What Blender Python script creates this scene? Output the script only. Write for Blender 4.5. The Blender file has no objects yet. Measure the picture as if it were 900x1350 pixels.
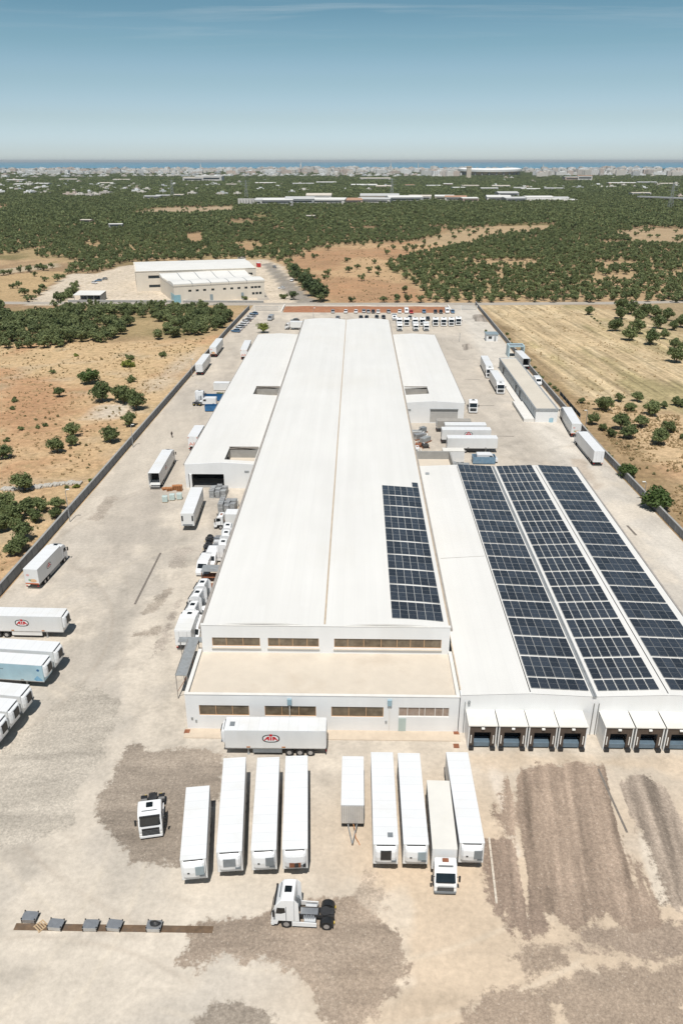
import bpy, math, random
import numpy as np
from mathutils import Vector, Matrix
R = math.radians
random.seed(7)
rng = np.random.default_rng(11)
SC = bpy.context.scene
COL = SC.collection

# ------------------------------------------------------------ camera, sky, sun, exposure
CAM_H, FOC, PITCH, YAW = 67.3, 1035.0, math.atan(463/1035), math.atan(21/math.hypot(1035, 463))
cam = bpy.data.cameras.new('camera'); cam.sensor_fit = 'VERTICAL'; cam.sensor_height = 36.0
cam.lens = 36.0*FOC/1350; cam.clip_start = 1.0; cam.clip_end = 200000
co = bpy.data.objects.new('camera', cam); COL.objects.link(co)
co.location = (0, 0, CAM_H); co.rotation_euler = (math.pi/2-PITCH, 0, YAW)
SC.camera = co

SUN_DIR = Vector((0.035, 0.47, -1.0)).normalized()          # the way the light travels
sl = bpy.data.lights.new('sun', 'SUN'); sl.energy = 3.7; sl.angle = R(0.53); sl.color = (1.0, 0.955, 0.89)
so = bpy.data.objects.new('sun', sl); COL.objects.link(so)
so.rotation_euler = SUN_DIR.to_track_quat('-Z', 'Y').to_euler(); so.location = (0, -50, 200)

W = bpy.data.worlds.new('World'); SC.world = W; W.use_nodes = True
nt = W.node_tree; nt.nodes.clear()
def N(t, kind, **kw):
    n = t.nodes.new(kind)
    for k, v in kw.items():
        if k in n.inputs: n.inputs[k].default_value = v
        else: setattr(n, k, v)
    return n
def LK(t, a, b): t.links.new(a, b)
sky = N(nt, 'ShaderNodeTexSky', sky_type='NISHITA', sun_disc=False, sun_elevation=math.asin(-SUN_DIR.z),
        sun_rotation=math.atan2(-SUN_DIR.x, -SUN_DIR.y), altitude=60.0, air_density=1.0, dust_density=0.4, ozone_density=1.5)
# thin high cirrus, laid out on the sky's own directions
tc = N(nt, 'ShaderNodeTexCoord')
sx = N(nt, 'ShaderNodeSeparateXYZ'); LK(nt, tc.outputs['Generated'], sx.inputs[0])
dv = N(nt, 'ShaderNodeMath', operation='MAXIMUM'); LK(nt, sx.outputs['Z'], dv.inputs[0]); dv.inputs[1].default_value = 0.03
px_ = N(nt, 'ShaderNodeMath', operation='DIVIDE'); LK(nt, sx.outputs['X'], px_.inputs[0]); LK(nt, dv.outputs[0], px_.inputs[1])
py_ = N(nt, 'ShaderNodeMath', operation='DIVIDE'); LK(nt, sx.outputs['Y'], py_.inputs[0]); LK(nt, dv.outputs[0], py_.inputs[1])
cb = N(nt, 'ShaderNodeCombineXYZ'); LK(nt, px_.outputs[0], cb.inputs[0]); LK(nt, py_.outputs[0], cb.inputs[1])
mp = N(nt, 'ShaderNodeMapping'); mp.inputs['Rotation'].default_value = (0, 0, R(12)); mp.inputs['Scale'].default_value = (0.55, 2.2, 1)
LK(nt, cb.outputs[0], mp.inputs[0])
cn = N(nt, 'ShaderNodeTexNoise', Scale=0.8, Detail=7.0, Roughness=0.6, Distortion=0.6); LK(nt, mp.outputs[0], cn.inputs['Vector'])
cr = N(nt, 'ShaderNodeMapRange'); cr.inputs['From Min'].default_value = 0.50; cr.inputs['From Max'].default_value = 0.80; cr.inputs['To Max'].default_value = 0.45
LK(nt, cn.outputs['Fac'], cr.inputs['Value'])
ce = N(nt, 'ShaderNodeMapRange'); ce.inputs['From Min'].default_value = 0.105; ce.inputs['From Max'].default_value = 0.165
LK(nt, sx.outputs['Z'], ce.inputs['Value'])
cm = N(nt, 'ShaderNodeMath', operation='MULTIPLY'); LK(nt, cr.outputs[0], cm.inputs[0]); LK(nt, ce.outputs[0], cm.inputs[1])
# sky tint: pale and cool low down, deeper blue above, dimmed overhead to darken shadows
zr_ = N(nt, 'ShaderNodeMapRange'); zr_.inputs['From Max'].default_value = .5; LK(nt, sx.outputs['Z'], zr_.inputs['Value'])
rp = N(nt, 'ShaderNodeValToRGB'); LK(nt, zr_.outputs[0], rp.inputs[0]); rp.color_ramp.interpolation = 'EASE'
STOPS = [(0.0016, (0.526, 0.638, 0.837)), (0.0352, (0.487, 0.6, 0.815)), (0.0976, (0.441, 0.518, 0.63)), (0.1728, (0.396, 0.484, 0.534)), (0.2448, (0.321, 0.445, 0.463)), (0.3064, (0.255, 0.399, 0.416)), (0.95, (0.158, 0.247, 0.258))]
while len(rp.color_ramp.elements) < len(STOPS): rp.color_ramp.elements.new(.5)
for e_, (p_, c_) in zip(rp.color_ramp.elements, STOPS): e_.position = p_
for e_, (p_, c_) in zip(rp.color_ramp.elements, STOPS): e_.color = (*c_, 1)
mt = N(nt, 'ShaderNodeMix', data_type='RGBA', blend_type='MULTIPLY'); mt.inputs['Factor'].default_value = 1; LK(nt, sky.outputs[0], mt.inputs[6]); LK(nt, rp.outputs[0], mt.inputs[7])
hs = N(nt, 'ShaderNodeHueSaturation', Hue=0.5, Saturation=0.92, Value=2.5); LK(nt, mt.outputs[2], hs.inputs['Color'])
mxs = N(nt, 'ShaderNodeMix', data_type='RGBA'); LK(nt, cm.outputs[0], mxs.inputs['Factor']); LK(nt, hs.outputs[0], mxs.inputs[6])
mxs.inputs[7].default_value = (9.5, 10.5, 11.0, 1)
bg = N(nt, 'ShaderNodeBackground', Strength=0.055); LK(nt, mxs.outputs[2], bg.inputs['Color'])
wo = N(nt, 'ShaderNodeOutputWorld'); LK(nt, bg.outputs[0], wo.inputs['Surface'])

SC.view_settings.view_transform = 'Standard'; SC.view_settings.look = 'None'
SC.view_settings.gamma = 1.0; SC.view_settings.use_curve_mapping = False
SC.view_settings.exposure = 0.31
SC.cycles.max_bounces = 6; SC.cycles.diffuse_bounces = 3; SC.cycles.glossy_bounces = 3
SC.cycles.transparent_max_bounces = 8; SC.cycles.volume_bounces = 0
SC.cycles.use_denoising = True

# ------------------------------------------------------------ surveying: where the ray of a measured point meets a level
def ray(x, y):
    d = np.array([(x-450)/FOC, math.cos(PITCH)+(675-y)/FOC*math.sin(PITCH), -math.sin(PITCH)+(675-y)/FOC*math.cos(PITCH)])
    c, s = math.cos(YAW), math.sin(YAW)
    return np.array([c*d[0]-s*d[1], s*d[0]+c*d[1], d[2]])
def G(x, y, z=0.0):
    d = ray(x, y); t = (z-CAM_H)/d[2]
    return Vector((d[0]*t, d[1]*t, z))

# ------------------------------------------------------------ numpy value noise and polygon masks
_perm = rng.random((257, 257))
def vnoise(x, y):
    xi = np.floor(x).astype(int); yi = np.floor(y).astype(int); fx = x-xi; fy = y-yi
    fx = fx*fx*(3-2*fx); fy = fy*fy*(3-2*fy); a = xi % 256; b = yi % 256
    g = _perm
    return (g[a, b]*(1-fx)+g[a+1, b]*fx)*(1-fy)+(g[a, b+1]*(1-fx)+g[a+1, b+1]*fx)*fy
def fbm(x, y, s, o=4, seed=0, gain=.5):
    r = 0; amp = 0.5; tot = 0
    for k in range(o):
        r = r+amp*vnoise(x/s+17.3*k+seed*3.7, y/s+9.1*k+seed*5.1); tot += amp; amp *= gain; s = s/2.03
    return r/tot
def sdist(px, py, poly):
    """signed distance to a closed polygon, positive inside"""
    d = np.full(px.shape, 1e9); ins = np.zeros(px.shape, bool); n = len(poly)
    for i in range(n):
        x0, y0 = poly[i][0], poly[i][1]; x1, y1 = poly[(i+1) % n][0], poly[(i+1) % n][1]
        ex, ey = x1-x0, y1-y0; L = ex*ex+ey*ey+1e-9
        t = np.clip(((px-x0)*ex+(py-y0)*ey)/L, 0, 1)
        d = np.minimum(d, (px-x0-t*ex)**2+(py-y0-t*ey)**2)
        c = ((y0 > py) != (y1 > py)) & (px < ex*(py-y0)/(ey if abs(ey) > 1e-9 else 1e-9)+x0)
        ins ^= c
    d = np.sqrt(d)
    return np.where(ins, d, -d)
def smooth(v, a, b):
    t = np.clip((v-a)/(b-a), 0, 1); return t*t*(3-2*t)
def GP(pts): return [G(x, y) for x, y in pts]

# ------------------------------------------------------------ materials
MATS = {}
def mat(name, col, rough=0.6, var=0.12, scale=0.6, metal=0.0, bump=0.0, bscale=8.0, spec=0.5, dirt=None, streak=1.0):
    """one procedural material: colour broken up by two scales of noise, optional dirt colour in patches"""
    m = bpy.data.materials.new(name); m.use_nodes = True; t = m.node_tree
    b = t.nodes['Principled BSDF']; b.inputs['Roughness'].default_value = rough; b.inputs['Metallic'].default_value = metal
    b.inputs['Specular IOR Level'].default_value = spec
    g = N(t, 'ShaderNodeNewGeometry')
    mpn = N(t, 'ShaderNodeMapping'); mpn.inputs['Scale'].default_value = (1, 1, 1/streak); LK(t, g.outputs['Position'], mpn.inputs[0])
    n1 = N(t, 'ShaderNodeTexNoise', Scale=scale, Detail=6.0, Roughness=0.62); LK(t, mpn.outputs[0], n1.inputs['Vector'])
    r1 = N(t, 'ShaderNodeMapRange'); r1.inputs['From Min'].default_value = .3; r1.inputs['From Max'].default_value = .7
    r1.inputs['To Min'].default_value = 1-var; r1.inputs['To Max'].default_value = 1+var*.6; LK(t, n1.outputs['Fac'], r1.inputs['Value'])
    mx = N(t, 'ShaderNodeMix', data_type='RGBA', blend_type='MULTIPLY'); mx.inputs['Factor'].default_value = 1
    mx.inputs[6].default_value = (*col, 1); LK(t, r1.outputs[0], mx.inputs[7])
    out = mx.outputs[2]
    if dirt:
        n2 = N(t, 'ShaderNodeTexNoise', Scale=scale*.37, Detail=7.0, Roughness=.65); LK(t, mpn.outputs[0], n2.inputs['Vector'])
        r2 = N(t, 'ShaderNodeMapRange'); r2.inputs['From Min'].default_value = .52; r2.inputs['From Max'].default_value = .72
        r2.inputs['To Max'].default_value = dirt[3]; LK(t, n2.outputs['Fac'], r2.inputs['Value'])
        m2 = N(t, 'ShaderNodeMix', data_type='RGBA'); LK(t, r2.outputs[0], m2.inputs['Factor']); LK(t, out, m2.inputs[6]); m2.inputs[7].default_value = (*dirt[:3], 1)
        out = m2.outputs[2]
    LK(t, out, b.inputs['Base Color'])
    if bump:
        n3 = N(t, 'ShaderNodeTexNoise', Scale=bscale, Detail=5.0); LK(t, g.outputs['Position'], n3.inputs['Vector'])
        bp = N(t, 'ShaderNodeBump', Strength=bump, Distance=.1); LK(t, n3.outputs['Fac'], bp.inputs['Height']); LK(t, bp.outputs[0], b.inputs['Normal'])
    MATS[name] = m
    return m
M_WHITE = mat('white wall render', (.77, .775, .775), .75, .06, .25, dirt=(.62, .58, .52, .22), streak=5)
M_ROOF = mat('white roof membrane', (.745, .735, .71), .55, .035, .06, dirt=(.69, .66, .60, .4))
def sheets(m, pitch, dark, sy=.02):
    """faint sheet laps across the slope and stains drawn out along it"""
    t = m.node_tree; b = t.nodes['Principled BSDF']; src = b.inputs['Base Color'].links[0].from_socket
    g = N(t, 'ShaderNodeNewGeometry'); sp = N(t, 'ShaderNodeSeparateXYZ'); LK(t, g.outputs['Position'], sp.inputs[0])
    cbb = N(t, 'ShaderNodeCombineXYZ'); LK(t, sp.outputs[1], cbb.inputs[0]); LK(t, sp.outputs[0], cbb.inputs[1])
    bk = N(t, 'ShaderNodeTexBrick', offset=.5, squash=1.0); LK(t, cbb.outputs[0], bk.inputs['Vector'])
    for k, v in (('Scale', 1.0), ('Mortar Size', .05), ('Brick Width', 24.0), ('Row Height', pitch), ('Mortar Smooth', .5)): bk.inputs[k].default_value = v
    bk.inputs['Color1'].default_value = (1, 1, 1, 1); bk.inputs['Color2'].default_value = (.975, .975, .97, 1); bk.inputs['Mortar'].default_value = (dark, dark, dark, 1)
    mpp = N(t, 'ShaderNodeMapping'); mpp.inputs['Scale'].default_value = (.5, sy, .5); LK(t, g.outputs['Position'], mpp.inputs[0])
    ns = N(t, 'ShaderNodeTexNoise', Scale=1.0, Detail=8.0, Roughness=.7); LK(t, mpp.outputs[0], ns.inputs['Vector'])
    rg = N(t, 'ShaderNodeMapRange'); LK(t, ns.outputs['Fac'], rg.inputs['Value'])
    for k, v in (('From Min', .35), ('From Max', .65), ('To Min', .965), ('To Max', 1.015)): rg.inputs[k].default_value = v
    m1 = N(t, 'ShaderNodeMix', data_type='RGBA', blend_type='MULTIPLY'); m1.inputs['Factor'].default_value = 1; LK(t, src, m1.inputs[6]); LK(t, bk.outputs['Color'], m1.inputs[7])
    m2 = N(t, 'ShaderNodeMix', data_type='RGBA', blend_type='MULTIPLY'); m2.inputs['Factor'].default_value = 1; LK(t, m1.outputs[2], m2.inputs[6]); LK(t, rg.outputs[0], m2.inputs[7]); LK(t, m2.outputs[2], b.inputs['Base Color'])
sheets(M_ROOF, 1.55, .95)
M_ROOF2 = mat('light roof sheet', (.74, .73, .70), .6, .05, .15, dirt=(.62, .58, .52, .3))
M_TERR = mat('gravelled terrace roof', (.62, .55, .46), .9, .07, .5, bump=.3, dirt=(.50, .42, .33, .5))
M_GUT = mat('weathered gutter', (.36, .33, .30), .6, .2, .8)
M_TAN = mat('tan flashing', (.55, .44, .32), .7, .2, .9)
M_COP = mat('coping stone', (.74, .72, .68), .7, .08, .5)
M_GLASSB = mat('dusty brown glazing', (.16, .125, .085), .28, .45, 1.1, dirt=(.30, .26, .20, .6))
M_FRAMEO = mat('ochre window frame', (.58, .36, .2), .55, .15, 1)
M_TRUCK = mat('white truck paint', (.80, .81, .82), .3, .03, .5, dirt=(.68, .66, .62, .25))
M_TRUCKR = mat('white box roof', (.76, .77, .785), .4, .03, .35, dirt=(.66, .63, .56, .5))
M_BOXSIDE = mat('white fluted box panel', (.74, .745, .74), .4, .05, .6, dirt=(.60, .57, .52, .3), streak=4)
def bows(m, pitch):
    """faint cross seams of a box roof, every pitch metres along the body"""
    t = m.node_tree; b = t.nodes['Principled BSDF']; src = b.inputs['Base Color'].links[0].from_socket; tcd = N(t, 'ShaderNodeTexCoord')
    bk = N(t, 'ShaderNodeTexBrick', offset=0.0, squash=1.0); mpb = N(t, 'ShaderNodeMapping'); mpb.inputs['Location'].default_value = (4.5, .4, 0); LK(t, tcd.outputs['Object'], mpb.inputs[0]); LK(t, mpb.outputs[0], bk.inputs['Vector'])
    for k, v in (('Scale', 1.0), ('Mortar Size', .03), ('Brick Width', 9.0), ('Row Height', pitch), ('Mortar Smooth', .3)): bk.inputs[k].default_value = v
    bk.inputs['Color1'].default_value = (1, 1, 1, 1); bk.inputs['Color2'].default_value = (.975, .975, .965, 1); bk.inputs['Mortar'].default_value = (.86, .86, .85, 1)
    mm_ = N(t, 'ShaderNodeMix', data_type='RGBA', blend_type='MULTIPLY'); mm_.inputs['Factor'].default_value = 1; LK(t, src, mm_.inputs[6]); LK(t, bk.outputs['Color'], mm_.inputs[7]); LK(t, mm_.outputs[2], b.inputs['Base Color'])
bows(M_TRUCKR, 1.22)
M_CREAM = mat('cream canvas roof', (.73, .71, .66), .6, .06, .4, dirt=(.66, .60, .46, .3))
M_DARK = mat('black plastic', (.02, .021, .023), .45, .3, 2)
M_CHAS = mat('dark chassis steel', (.035, .035, .037), .55, .35, 1.5, dirt=(.12, .10, .08, .5))
M_TYRE = mat('tyre rubber', (.022, .022, .023), .85, .3, 2)
M_RIM = mat('steel rim', (.45, .45, .46), .4, .15, 3, metal=.6)
M_ALU = mat('aluminium', (.55, .56, .57), .35, .15, 2, metal=.7)
M_GLASS = mat('dark vehicle glass', (.012, .016, .018), .08, .3, 1.2, spec=.8)
M_GREYP = mat('grey grille panel', (.20, .22, .235), .5, .15, 1.5)
M_TEALP = mat('blue grey grille panel', (.27, .33, .36), .45, .12, 1.5)
M_BLUE = mat('pale blue print', (.42, .60, .68), .45, .14, .5, dirt=(.62, .72, .76, .5))
M_BLUED = mat('deep blue paint', (.03, .14, .32), .45, .2, 1)
M_BLUEM = mat('faded blue steel', (.16, .27, .38), .5, .2, 1.2, dirt=(.35, .36, .36, .4))
M_RED = mat('signal red', (.60, .012, .018), .4, .06, 2)
M_ORANGE = mat('worn orange paint', (.50, .23, .10), .5, .2, 2)
M_YEL = mat('yellow paint', (.85, .6, .03), .4, .1, 2)
M_STEEL = mat('galvanised steel', (.38, .40, .41), .5, .2, 1.5, metal=.3, dirt=(.28, .26, .24, .4))
M_CONC = mat('grey concrete', (.34, .335, .32), .85, .15, .8, bump=.2, dirt=(.22, .21, .2, .4))
M_WALLG = mat('grey block wall', (.23, .24, .25), .85, .18, .8, bump=.2, dirt=(.15, .15, .15, .5))
M_BROWN = mat('brown rubber dock seal', (.085, .062, .048), .75, .25, 1.2)
M_LEVEL = mat('blue grey dock leveller', (.12, .17, .215), .45, .15, 1.5)
M_WOOD = mat('pallet timber', (.50, .36, .22), .8, .25, 3)
M_RUST = mat('rusty iron', (.26, .10, .05), .85, .35, 2)
M_BEIGE = mat('beige plaster', (.60, .55, .47), .8, .07, .2, dirt=(.50, .45, .38, .3), streak=5)
M_WRAP = mat('mint plastic wrap', (.50, .60, .58), .35, .12, 2)
M_CRATE = mat('grey plastic crates', (.30, .31, .32), .5, .45, 3)
M_FACADE = mat('blue grey glazed facade', (.25, .31, .35), .35, .2, .6)
M_HOLE = mat('painted interior shade', (.02, .02, .022), .9, .2, 1)  # near black stands in for the shade inside open bays, tails and skips
M_LAMP = mat('lamp cover', (.85, .85, .82), .3, .03, 1)
M_BARK = mat('olive bark', (.14, .11, .085), .95, .3, 3)
M_SKIN = mat('skin', (.42, .26, .19), .6, .05, 3)
M_CLOTH = mat('dark work clothes', (.05, .038, .034), .9, .2, 3)

# ------------------------------------------------------------ mesh builder
class MB:
    def __init__(s): s.v = []; s.f = []; s.m = []
    def add(s, vs, fs, mi=0):
        o = len(s.v); s.v += [tuple(p) for p in vs]; s.f += [tuple(i+o for i in f) for f in fs]; s.m += [mi]*len(fs); return s
    def box(s, x0, x1, y0, y1, z0, z1, mi=0):
        return s.add([(x0, y0, z0), (x1, y0, z0), (x1, y1, z0), (x0, y1, z0), (x0, y0, z1), (x1, y0, z1), (x1, y1, z1), (x0, y1, z1)],
                     [(0, 3, 2, 1), (4, 5, 6, 7), (0, 1, 5, 4), (1, 2, 6, 5), (2, 3, 7, 6), (3, 0, 4, 7)], mi)
    def loft(s, rings, cap=True, mi=0):
        n = len(rings[0]); vs = [p for r in rings for p in r]; fs = []
        for k in range(len(rings)-1):
            for i in range(n):
                j = (i+1) % n; fs.append((k*n+i, k*n+j, (k+1)*n+j, (k+1)*n+i))
        if cap: fs += [tuple(range(n))[::-1], tuple((len(rings)-1)*n+i for i in range(n))]
        return s.add(vs, fs, mi)
    def cyl(s, a, b, r, r2=None, n=12, mi=0):
        a = Vector(a); b = Vector(b); d = (b-a).normalized(); u = d.orthogonal().normalized(); w = d.cross(u); r2 = r if r2 is None else r2
        rg = [[c+(u*math.cos(2*math.pi*i/n)+w*math.sin(2*math.pi*i/n))*q for i in range(n)] for c, q in ((a, r), (b, r2))]
        return s.loft(rg, True, mi)
    def prism_x(s, prof, x0, x1, mi=0, inset=0.0):
        """profile of (y,z) points swept along x; inset rounds both ends"""
        if inset:
            cy = sum(p[0] for p in prof)/len(prof); cz = sum(p[1] for p in prof)/len(prof)
            sm = [(cy+(y-cy)*(1-inset*.5), cz+(z-cz)*(1-inset*.5)) for y, z in prof]; e = inset
            sec = [(x0, sm), (x0+e, prof), (x1-e, prof), (x1, sm)]
        else: sec = [(x0, prof), (x1, prof)]
        return s.loft([[(x, y, z) for y, z in pf] for x, pf in sec], True, mi)
    def prism_y(s, prof, y0, y1, mi=0): return s.loft([[(x, y, z) for x, z in prof] for y in (y0, y1)], True, mi)
    def prism_z(s, prof, z0, z1, mi=0): return s.loft([[(x, y, z) for x, y in prof] for z in (z0, z1)], True, mi)
    def poly(s, pts, mi=0): return s.add(pts, [tuple(range(len(pts)))], mi)
    def rbox(s, x0, x1, y0, y1, z0, z1, b=.06, mi=0):
        """box with chamfered edges"""
        def ring(z, i): return [(x0+b+i, y0+i, z), (x1-b-i, y0+i, z), (x1-i, y0+b+i, z), (x1-i, y1-b-i, z), (x1-b-i, y1-i, z), (x0+b+i, y1-i, z), (x0+i, y1-b-i, z), (x0+i, y0+b+i, z)]
        return s.loft([ring(z0, b*.5), ring(z0+b*.6, 0), ring(z1-b*.6, 0), ring(z1, b*.5)], True, mi)
    def build(s, name, mats, parent=None, fix=True, smoothed=False):
        me = bpy.data.meshes.new(name); me.from_pydata(s.v, [], s.f)
        for m in (mats if isinstance(mats, (list, tuple)) else [mats]): me.materials.append(m)
        if any(s.m): me.polygons.foreach_set('material_index', s.m)
        if fix:
            import bmesh
            bm = bmesh.new(); bm.from_mesh(me); bmesh.ops.recalc_face_normals(bm, faces=bm.faces); bm.to_mesh(me); bm.free()
        if smoothed: me.polygons.foreach_set('use_smooth', [True]*len(me.polygons))
        o = bpy.data.objects.new(name, me); COL.objects.link(o)
        if parent: o.parent = parent
        return o
def tag(o, label, cat, group=None):
    o['label'] = label; o['category'] = cat
    if group: o['group'] = group
    return o
def thing(name, label, cat, loc=(0, 0, 0), rz=0.0, group=None):
    o = bpy.data.objects.new(name, None); o.empty_display_size = .5; COL.objects.link(o)
    o.location = loc; o.rotation_euler = (0, 0, rz)
    return tag(o, label, cat, group)
def struct(o, kind='structure'): o['kind'] = kind; return o
def dup(o, parent=None):
    c = o.copy(); COL.objects.link(c)
    if parent: c.parent = parent
    for ch in KIDS(o): dup(ch, c)
    return c
def KIDS(o): return [c for c in o.children]
def place(o, loc, rz, label, group=None):
    o.location = loc; o.rotation_euler = (0, 0, rz); o['label'] = label
    if group: o['group'] = group
    return o
ORD = ['first', 'second', 'third', 'fourth', 'fifth', 'sixth', 'seventh', 'eighth', 'ninth', 'tenth', 'eleventh', 'twelfth',
       'thirteenth', 'fourteenth', 'fifteenth', 'sixteenth', 'seventeenth', 'eighteenth', 'nineteenth', 'twentieth']
# ============================================================ terrain: one sheet out to the horizon
def grid_mesh(xs, ys, name, z=0.0):
    X, Y = np.meshgrid(xs, ys); nx, ny = len(xs), len(ys)
    co_ = np.stack([X.ravel(), Y.ravel(), np.full(X.size, z)], 1).astype(np.float32)
    i = np.arange((nx-1)*(ny-1)); r = i//(nx-1); c = i % (nx-1); a = r*nx+c
    q = np.stack([a, a+1, a+1+nx, a+nx], 1).astype(np.int32)
    me = bpy.data.meshes.new(name); me.vertices.add(len(co_)); me.vertices.foreach_set('co', co_.ravel())
    me.loops.add(q.size); me.loops.foreach_set('vertex_index', q.ravel())
    me.polygons.add(len(q)); me.polygons.foreach_set('loop_start', np.arange(0, q.size, 4, dtype=np.int32))
    me.update(calc_edges=True); me.validate()
    o = bpy.data.objects.new(name, me); COL.objects.link(o)
    return o, X.ravel(), Y.ravel()
def paint(o, name, rgb, extra=None):
    a = o.data.color_attributes.new(name, 'FLOAT_COLOR', 'POINT')
    d = np.ones((len(rgb), 4), np.float32); d[:, :3] = rgb
    if extra is not None: d[:, 3] = extra
    a.data.foreach_set('color', d.ravel())
def blend(c, col, m): return c*(1-m[:, None])+np.array(col)[None, :]*m[:, None]

def spread_axis(lo, hi, step, far, g=1.09):
    a = list(np.arange(lo, hi+step*.5, step)); s = step
    while a[-1] < far: s *= g; a.append(a[-1]+s)
    s = step
    while a[0] > -far: s *= g; a.insert(0, a[0]-s)
    return np.array(a)
txs = spread_axis(-300, 360, 3.5, 40000, 1.12)
tys = list(np.arange(20, 560, 3.0)); s_ = 3.0
while tys[-1] < 9000: s_ *= 1.028; tys.append(tys[-1]+s_)
while tys[-1] < 36000: s_ *= 1.25; tys.append(tys[-1]+s_)
tys = np.array([-3000, -800, -200, -60]+tys)
terrain, TX, TY = grid_mesh(txs, tys, 'ground'); struct(terrain)
f1 = fbm(TX, TY, 60, 5, 1); f2 = fbm(TX, TY, 18, 4, 2); f3 = fbm(TX, TY, 260, 4, 3); f4 = fbm(TX, TY, 9, 3, 4)
C_SOIL = (.33, .235, .15); C_STRAW = (.585, .435, .265); C_RED = (.47, .28, .165); C_GREEN = (.17, .165, .075); C_PALE = (.60, .535, .45)
tcol = np.tile(np.array(C_SOIL), (len(TX), 1))
tcol = blend(tcol, C_GREEN, smooth(f1, .42, .66)*.75)
tcol = blend(tcol, C_STRAW, smooth(f3+.35*(f2-.5), .56, .68)*.5)
def soft(poly, w, seed=0, amp=3.0):
    s = sdist(TX, TY, poly)+amp*(fbm(TX, TY, 14, 3, 20+seed)-.5)*2
    return smooth(s, -w, w)
BARE = []           # world polygons kept free of grove trees
def zone(pts, col, w=3, amp=4, mix=1.0, bare=True, seed=0):
    global tcol
    p = GP(pts); m = soft(p, w, seed, amp); tcol = blend(tcol, col, m*mix)
    if bare: BARE.append(p)
    return m
# left open field: dry grass over reddish soil
m = zone([(-260, 462), (60, 452), (215, 450), (262, 446), (300, 440), (135, 640), (0, 790), (-300, 900)], C_STRAW, 4)
tcol = blend(tcol, C_RED, m*smooth(f2*.6+f1*.5, .49, .68)*.8)
tcol = blend(tcol, (.40, .34, .25), m*smooth(f4, .58, .75)*.6)
m = zone([(-60, 530), (70, 520), (165, 520), (150, 560), (110, 612), (0, 620), (-80, 620)], C_RED, 8, 8, .45)
tcol = blend(tcol, (.55, .42, .26), m*smooth(f4, .5, .7)*.6)
zone([(115, 553), (132, 533), (172, 532), (176, 542), (150, 552)], C_PALE, 2, 2)
zone([(-80, 640), (0, 634), (70, 632), (120, 628), (165, 600), (180, 585), (186, 587), (160, 615), (125, 636), (60, 640), (0, 643), (-80, 650)], (.50, .38, .25), 1, 1)
zone([(190, 512), (225, 480), (262, 458), (275, 456), (240, 492), (200, 525)], (.56, .47, .36), 3, 3)
# left pale fields and lot beyond the road
zone([(-120, 395), (0, 364), (60, 357), (92, 359), (35, 399), (-60, 402)], (.46, .34, .20), 2, 3)
zone([(33, 403), (92, 361), (122, 361), (70, 403)], C_PALE, .8, .5)
zone([(-100, 364), (0, 355), (75, 347), (80, 352), (0, 362), (-100, 372)], (.45, .38, .28), 2, 1)
# forecourt of the far factory
zone([(75, 402), (100, 388), (108, 366), (165, 350), (350, 342), (372, 350), (395, 378), (402, 402)], (.62, .55, .46), 1, .6)
zone([(390, 402), (345, 348), (358, 346), (400, 384), (425, 402)], (.30, .28, .255), .8, .5)
# bare reddish waste ground behind
m = zone([(400, 360), (372, 345), (425, 326), (470, 322), (560, 318), (640, 316), (515, 345), (505, 352), (540, 372), (563, 398), (440, 400)], (.40, .255, .155), 4, 5)
tcol = blend(tcol, C_RED, m*smooth(f2, .48, .66)*.6); tcol = blend(tcol, C_STRAW, m*smooth(f1, .5, .66)*.6)
zone([(545, 322), (590, 304), (640, 299), (735, 296), (722, 304), (640, 313), (620, 324)], (.44, .335, .215), 5, 6)
zone([(800, 306), (850, 300), (1000, 306), (1000, 326), (845, 322)], (.42, .32, .21), 5, 6)
zone([(165, 283), (210, 274), (310, 272), (312, 280), (250, 283)], (.42, .33, .23), 6, 8)
for q in ([(245, 310), (265, 306), (272, 320), (250, 324)], [(300, 326), (330, 318), (356, 326), (330, 334)], [(160, 330), (175, 327), (182, 333)],
          [(110, 322), (130, 320), (138, 328), (112, 330)], [(560, 300), (590, 300), (588, 308)], [(-10, 270), (12, 270), (12, 276), (-10, 277)]):
    zone(q, (.42, .28, .17), 6, 9, .8)
# right mown field with greener strips, bare olive ground around
m = zone([(632, 402), (770, 402), (850, 420), (1000, 475), (1000, 580), (900, 545), (760, 522), (735, 520), (690, 470)], (.57, .455, .295), 2.5, 2)
field_mask = m.copy(); fa, fc = G(690, 410), G(900, 530); fd = (fc-fa).normalized(); al = TX*fd.x+TY*fd.y; ax = -TX*fd.y+TY*fd.x
st = .55*fbm(ax*7, al*.35, 42, 4, 5)+.45*fbm(TX, TY, 34, 4, 8)
tcol = blend(tcol, (.35, .315, .165), m*smooth(st, .48, .62)*smooth(200-TX+60*f1, 20, 130)*.7)
tcol = blend(tcol, (.64, .53, .36), m*smooth(fbm(ax*12, al*.3, 36, 4, 6), .52, .62)*.8)
zone([(790, 402), (900, 398), (1000, 410), (1000, 474), (850, 420)], (.36, .29, .19), 4, 4, .8, False)
m = zone([(735, 524), (770, 524), (900, 548), (1000, 580), (1000, 900), (900, 712), (790, 600)], (.57, .43, .275), 3, 3)
tcol = blend(tcol, C_RED, m*smooth(f2, .56, .72)*.5); tcol = blend(tcol, (.27, .225, .11), m*smooth(f1, .52, .68)*.5)
zone([(640, 408), (650, 412), (770, 530), (900, 640), (900, 715), (780, 590), (735, 535), (690, 475)], (.30, .215, .125), 1.5, 2, .7, False)
tcol *= (0.84+.32*f4)[:, None]*np.array((1.02, .985, .94))[None, :]
paint(terrain, 'soil', tcol, field_mask)
M_SOIL = bpy.data.materials.new('dry soil and grass'); M_SOIL.use_nodes = True; t = M_SOIL.node_tree; b = t.nodes['Principled BSDF']
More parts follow.
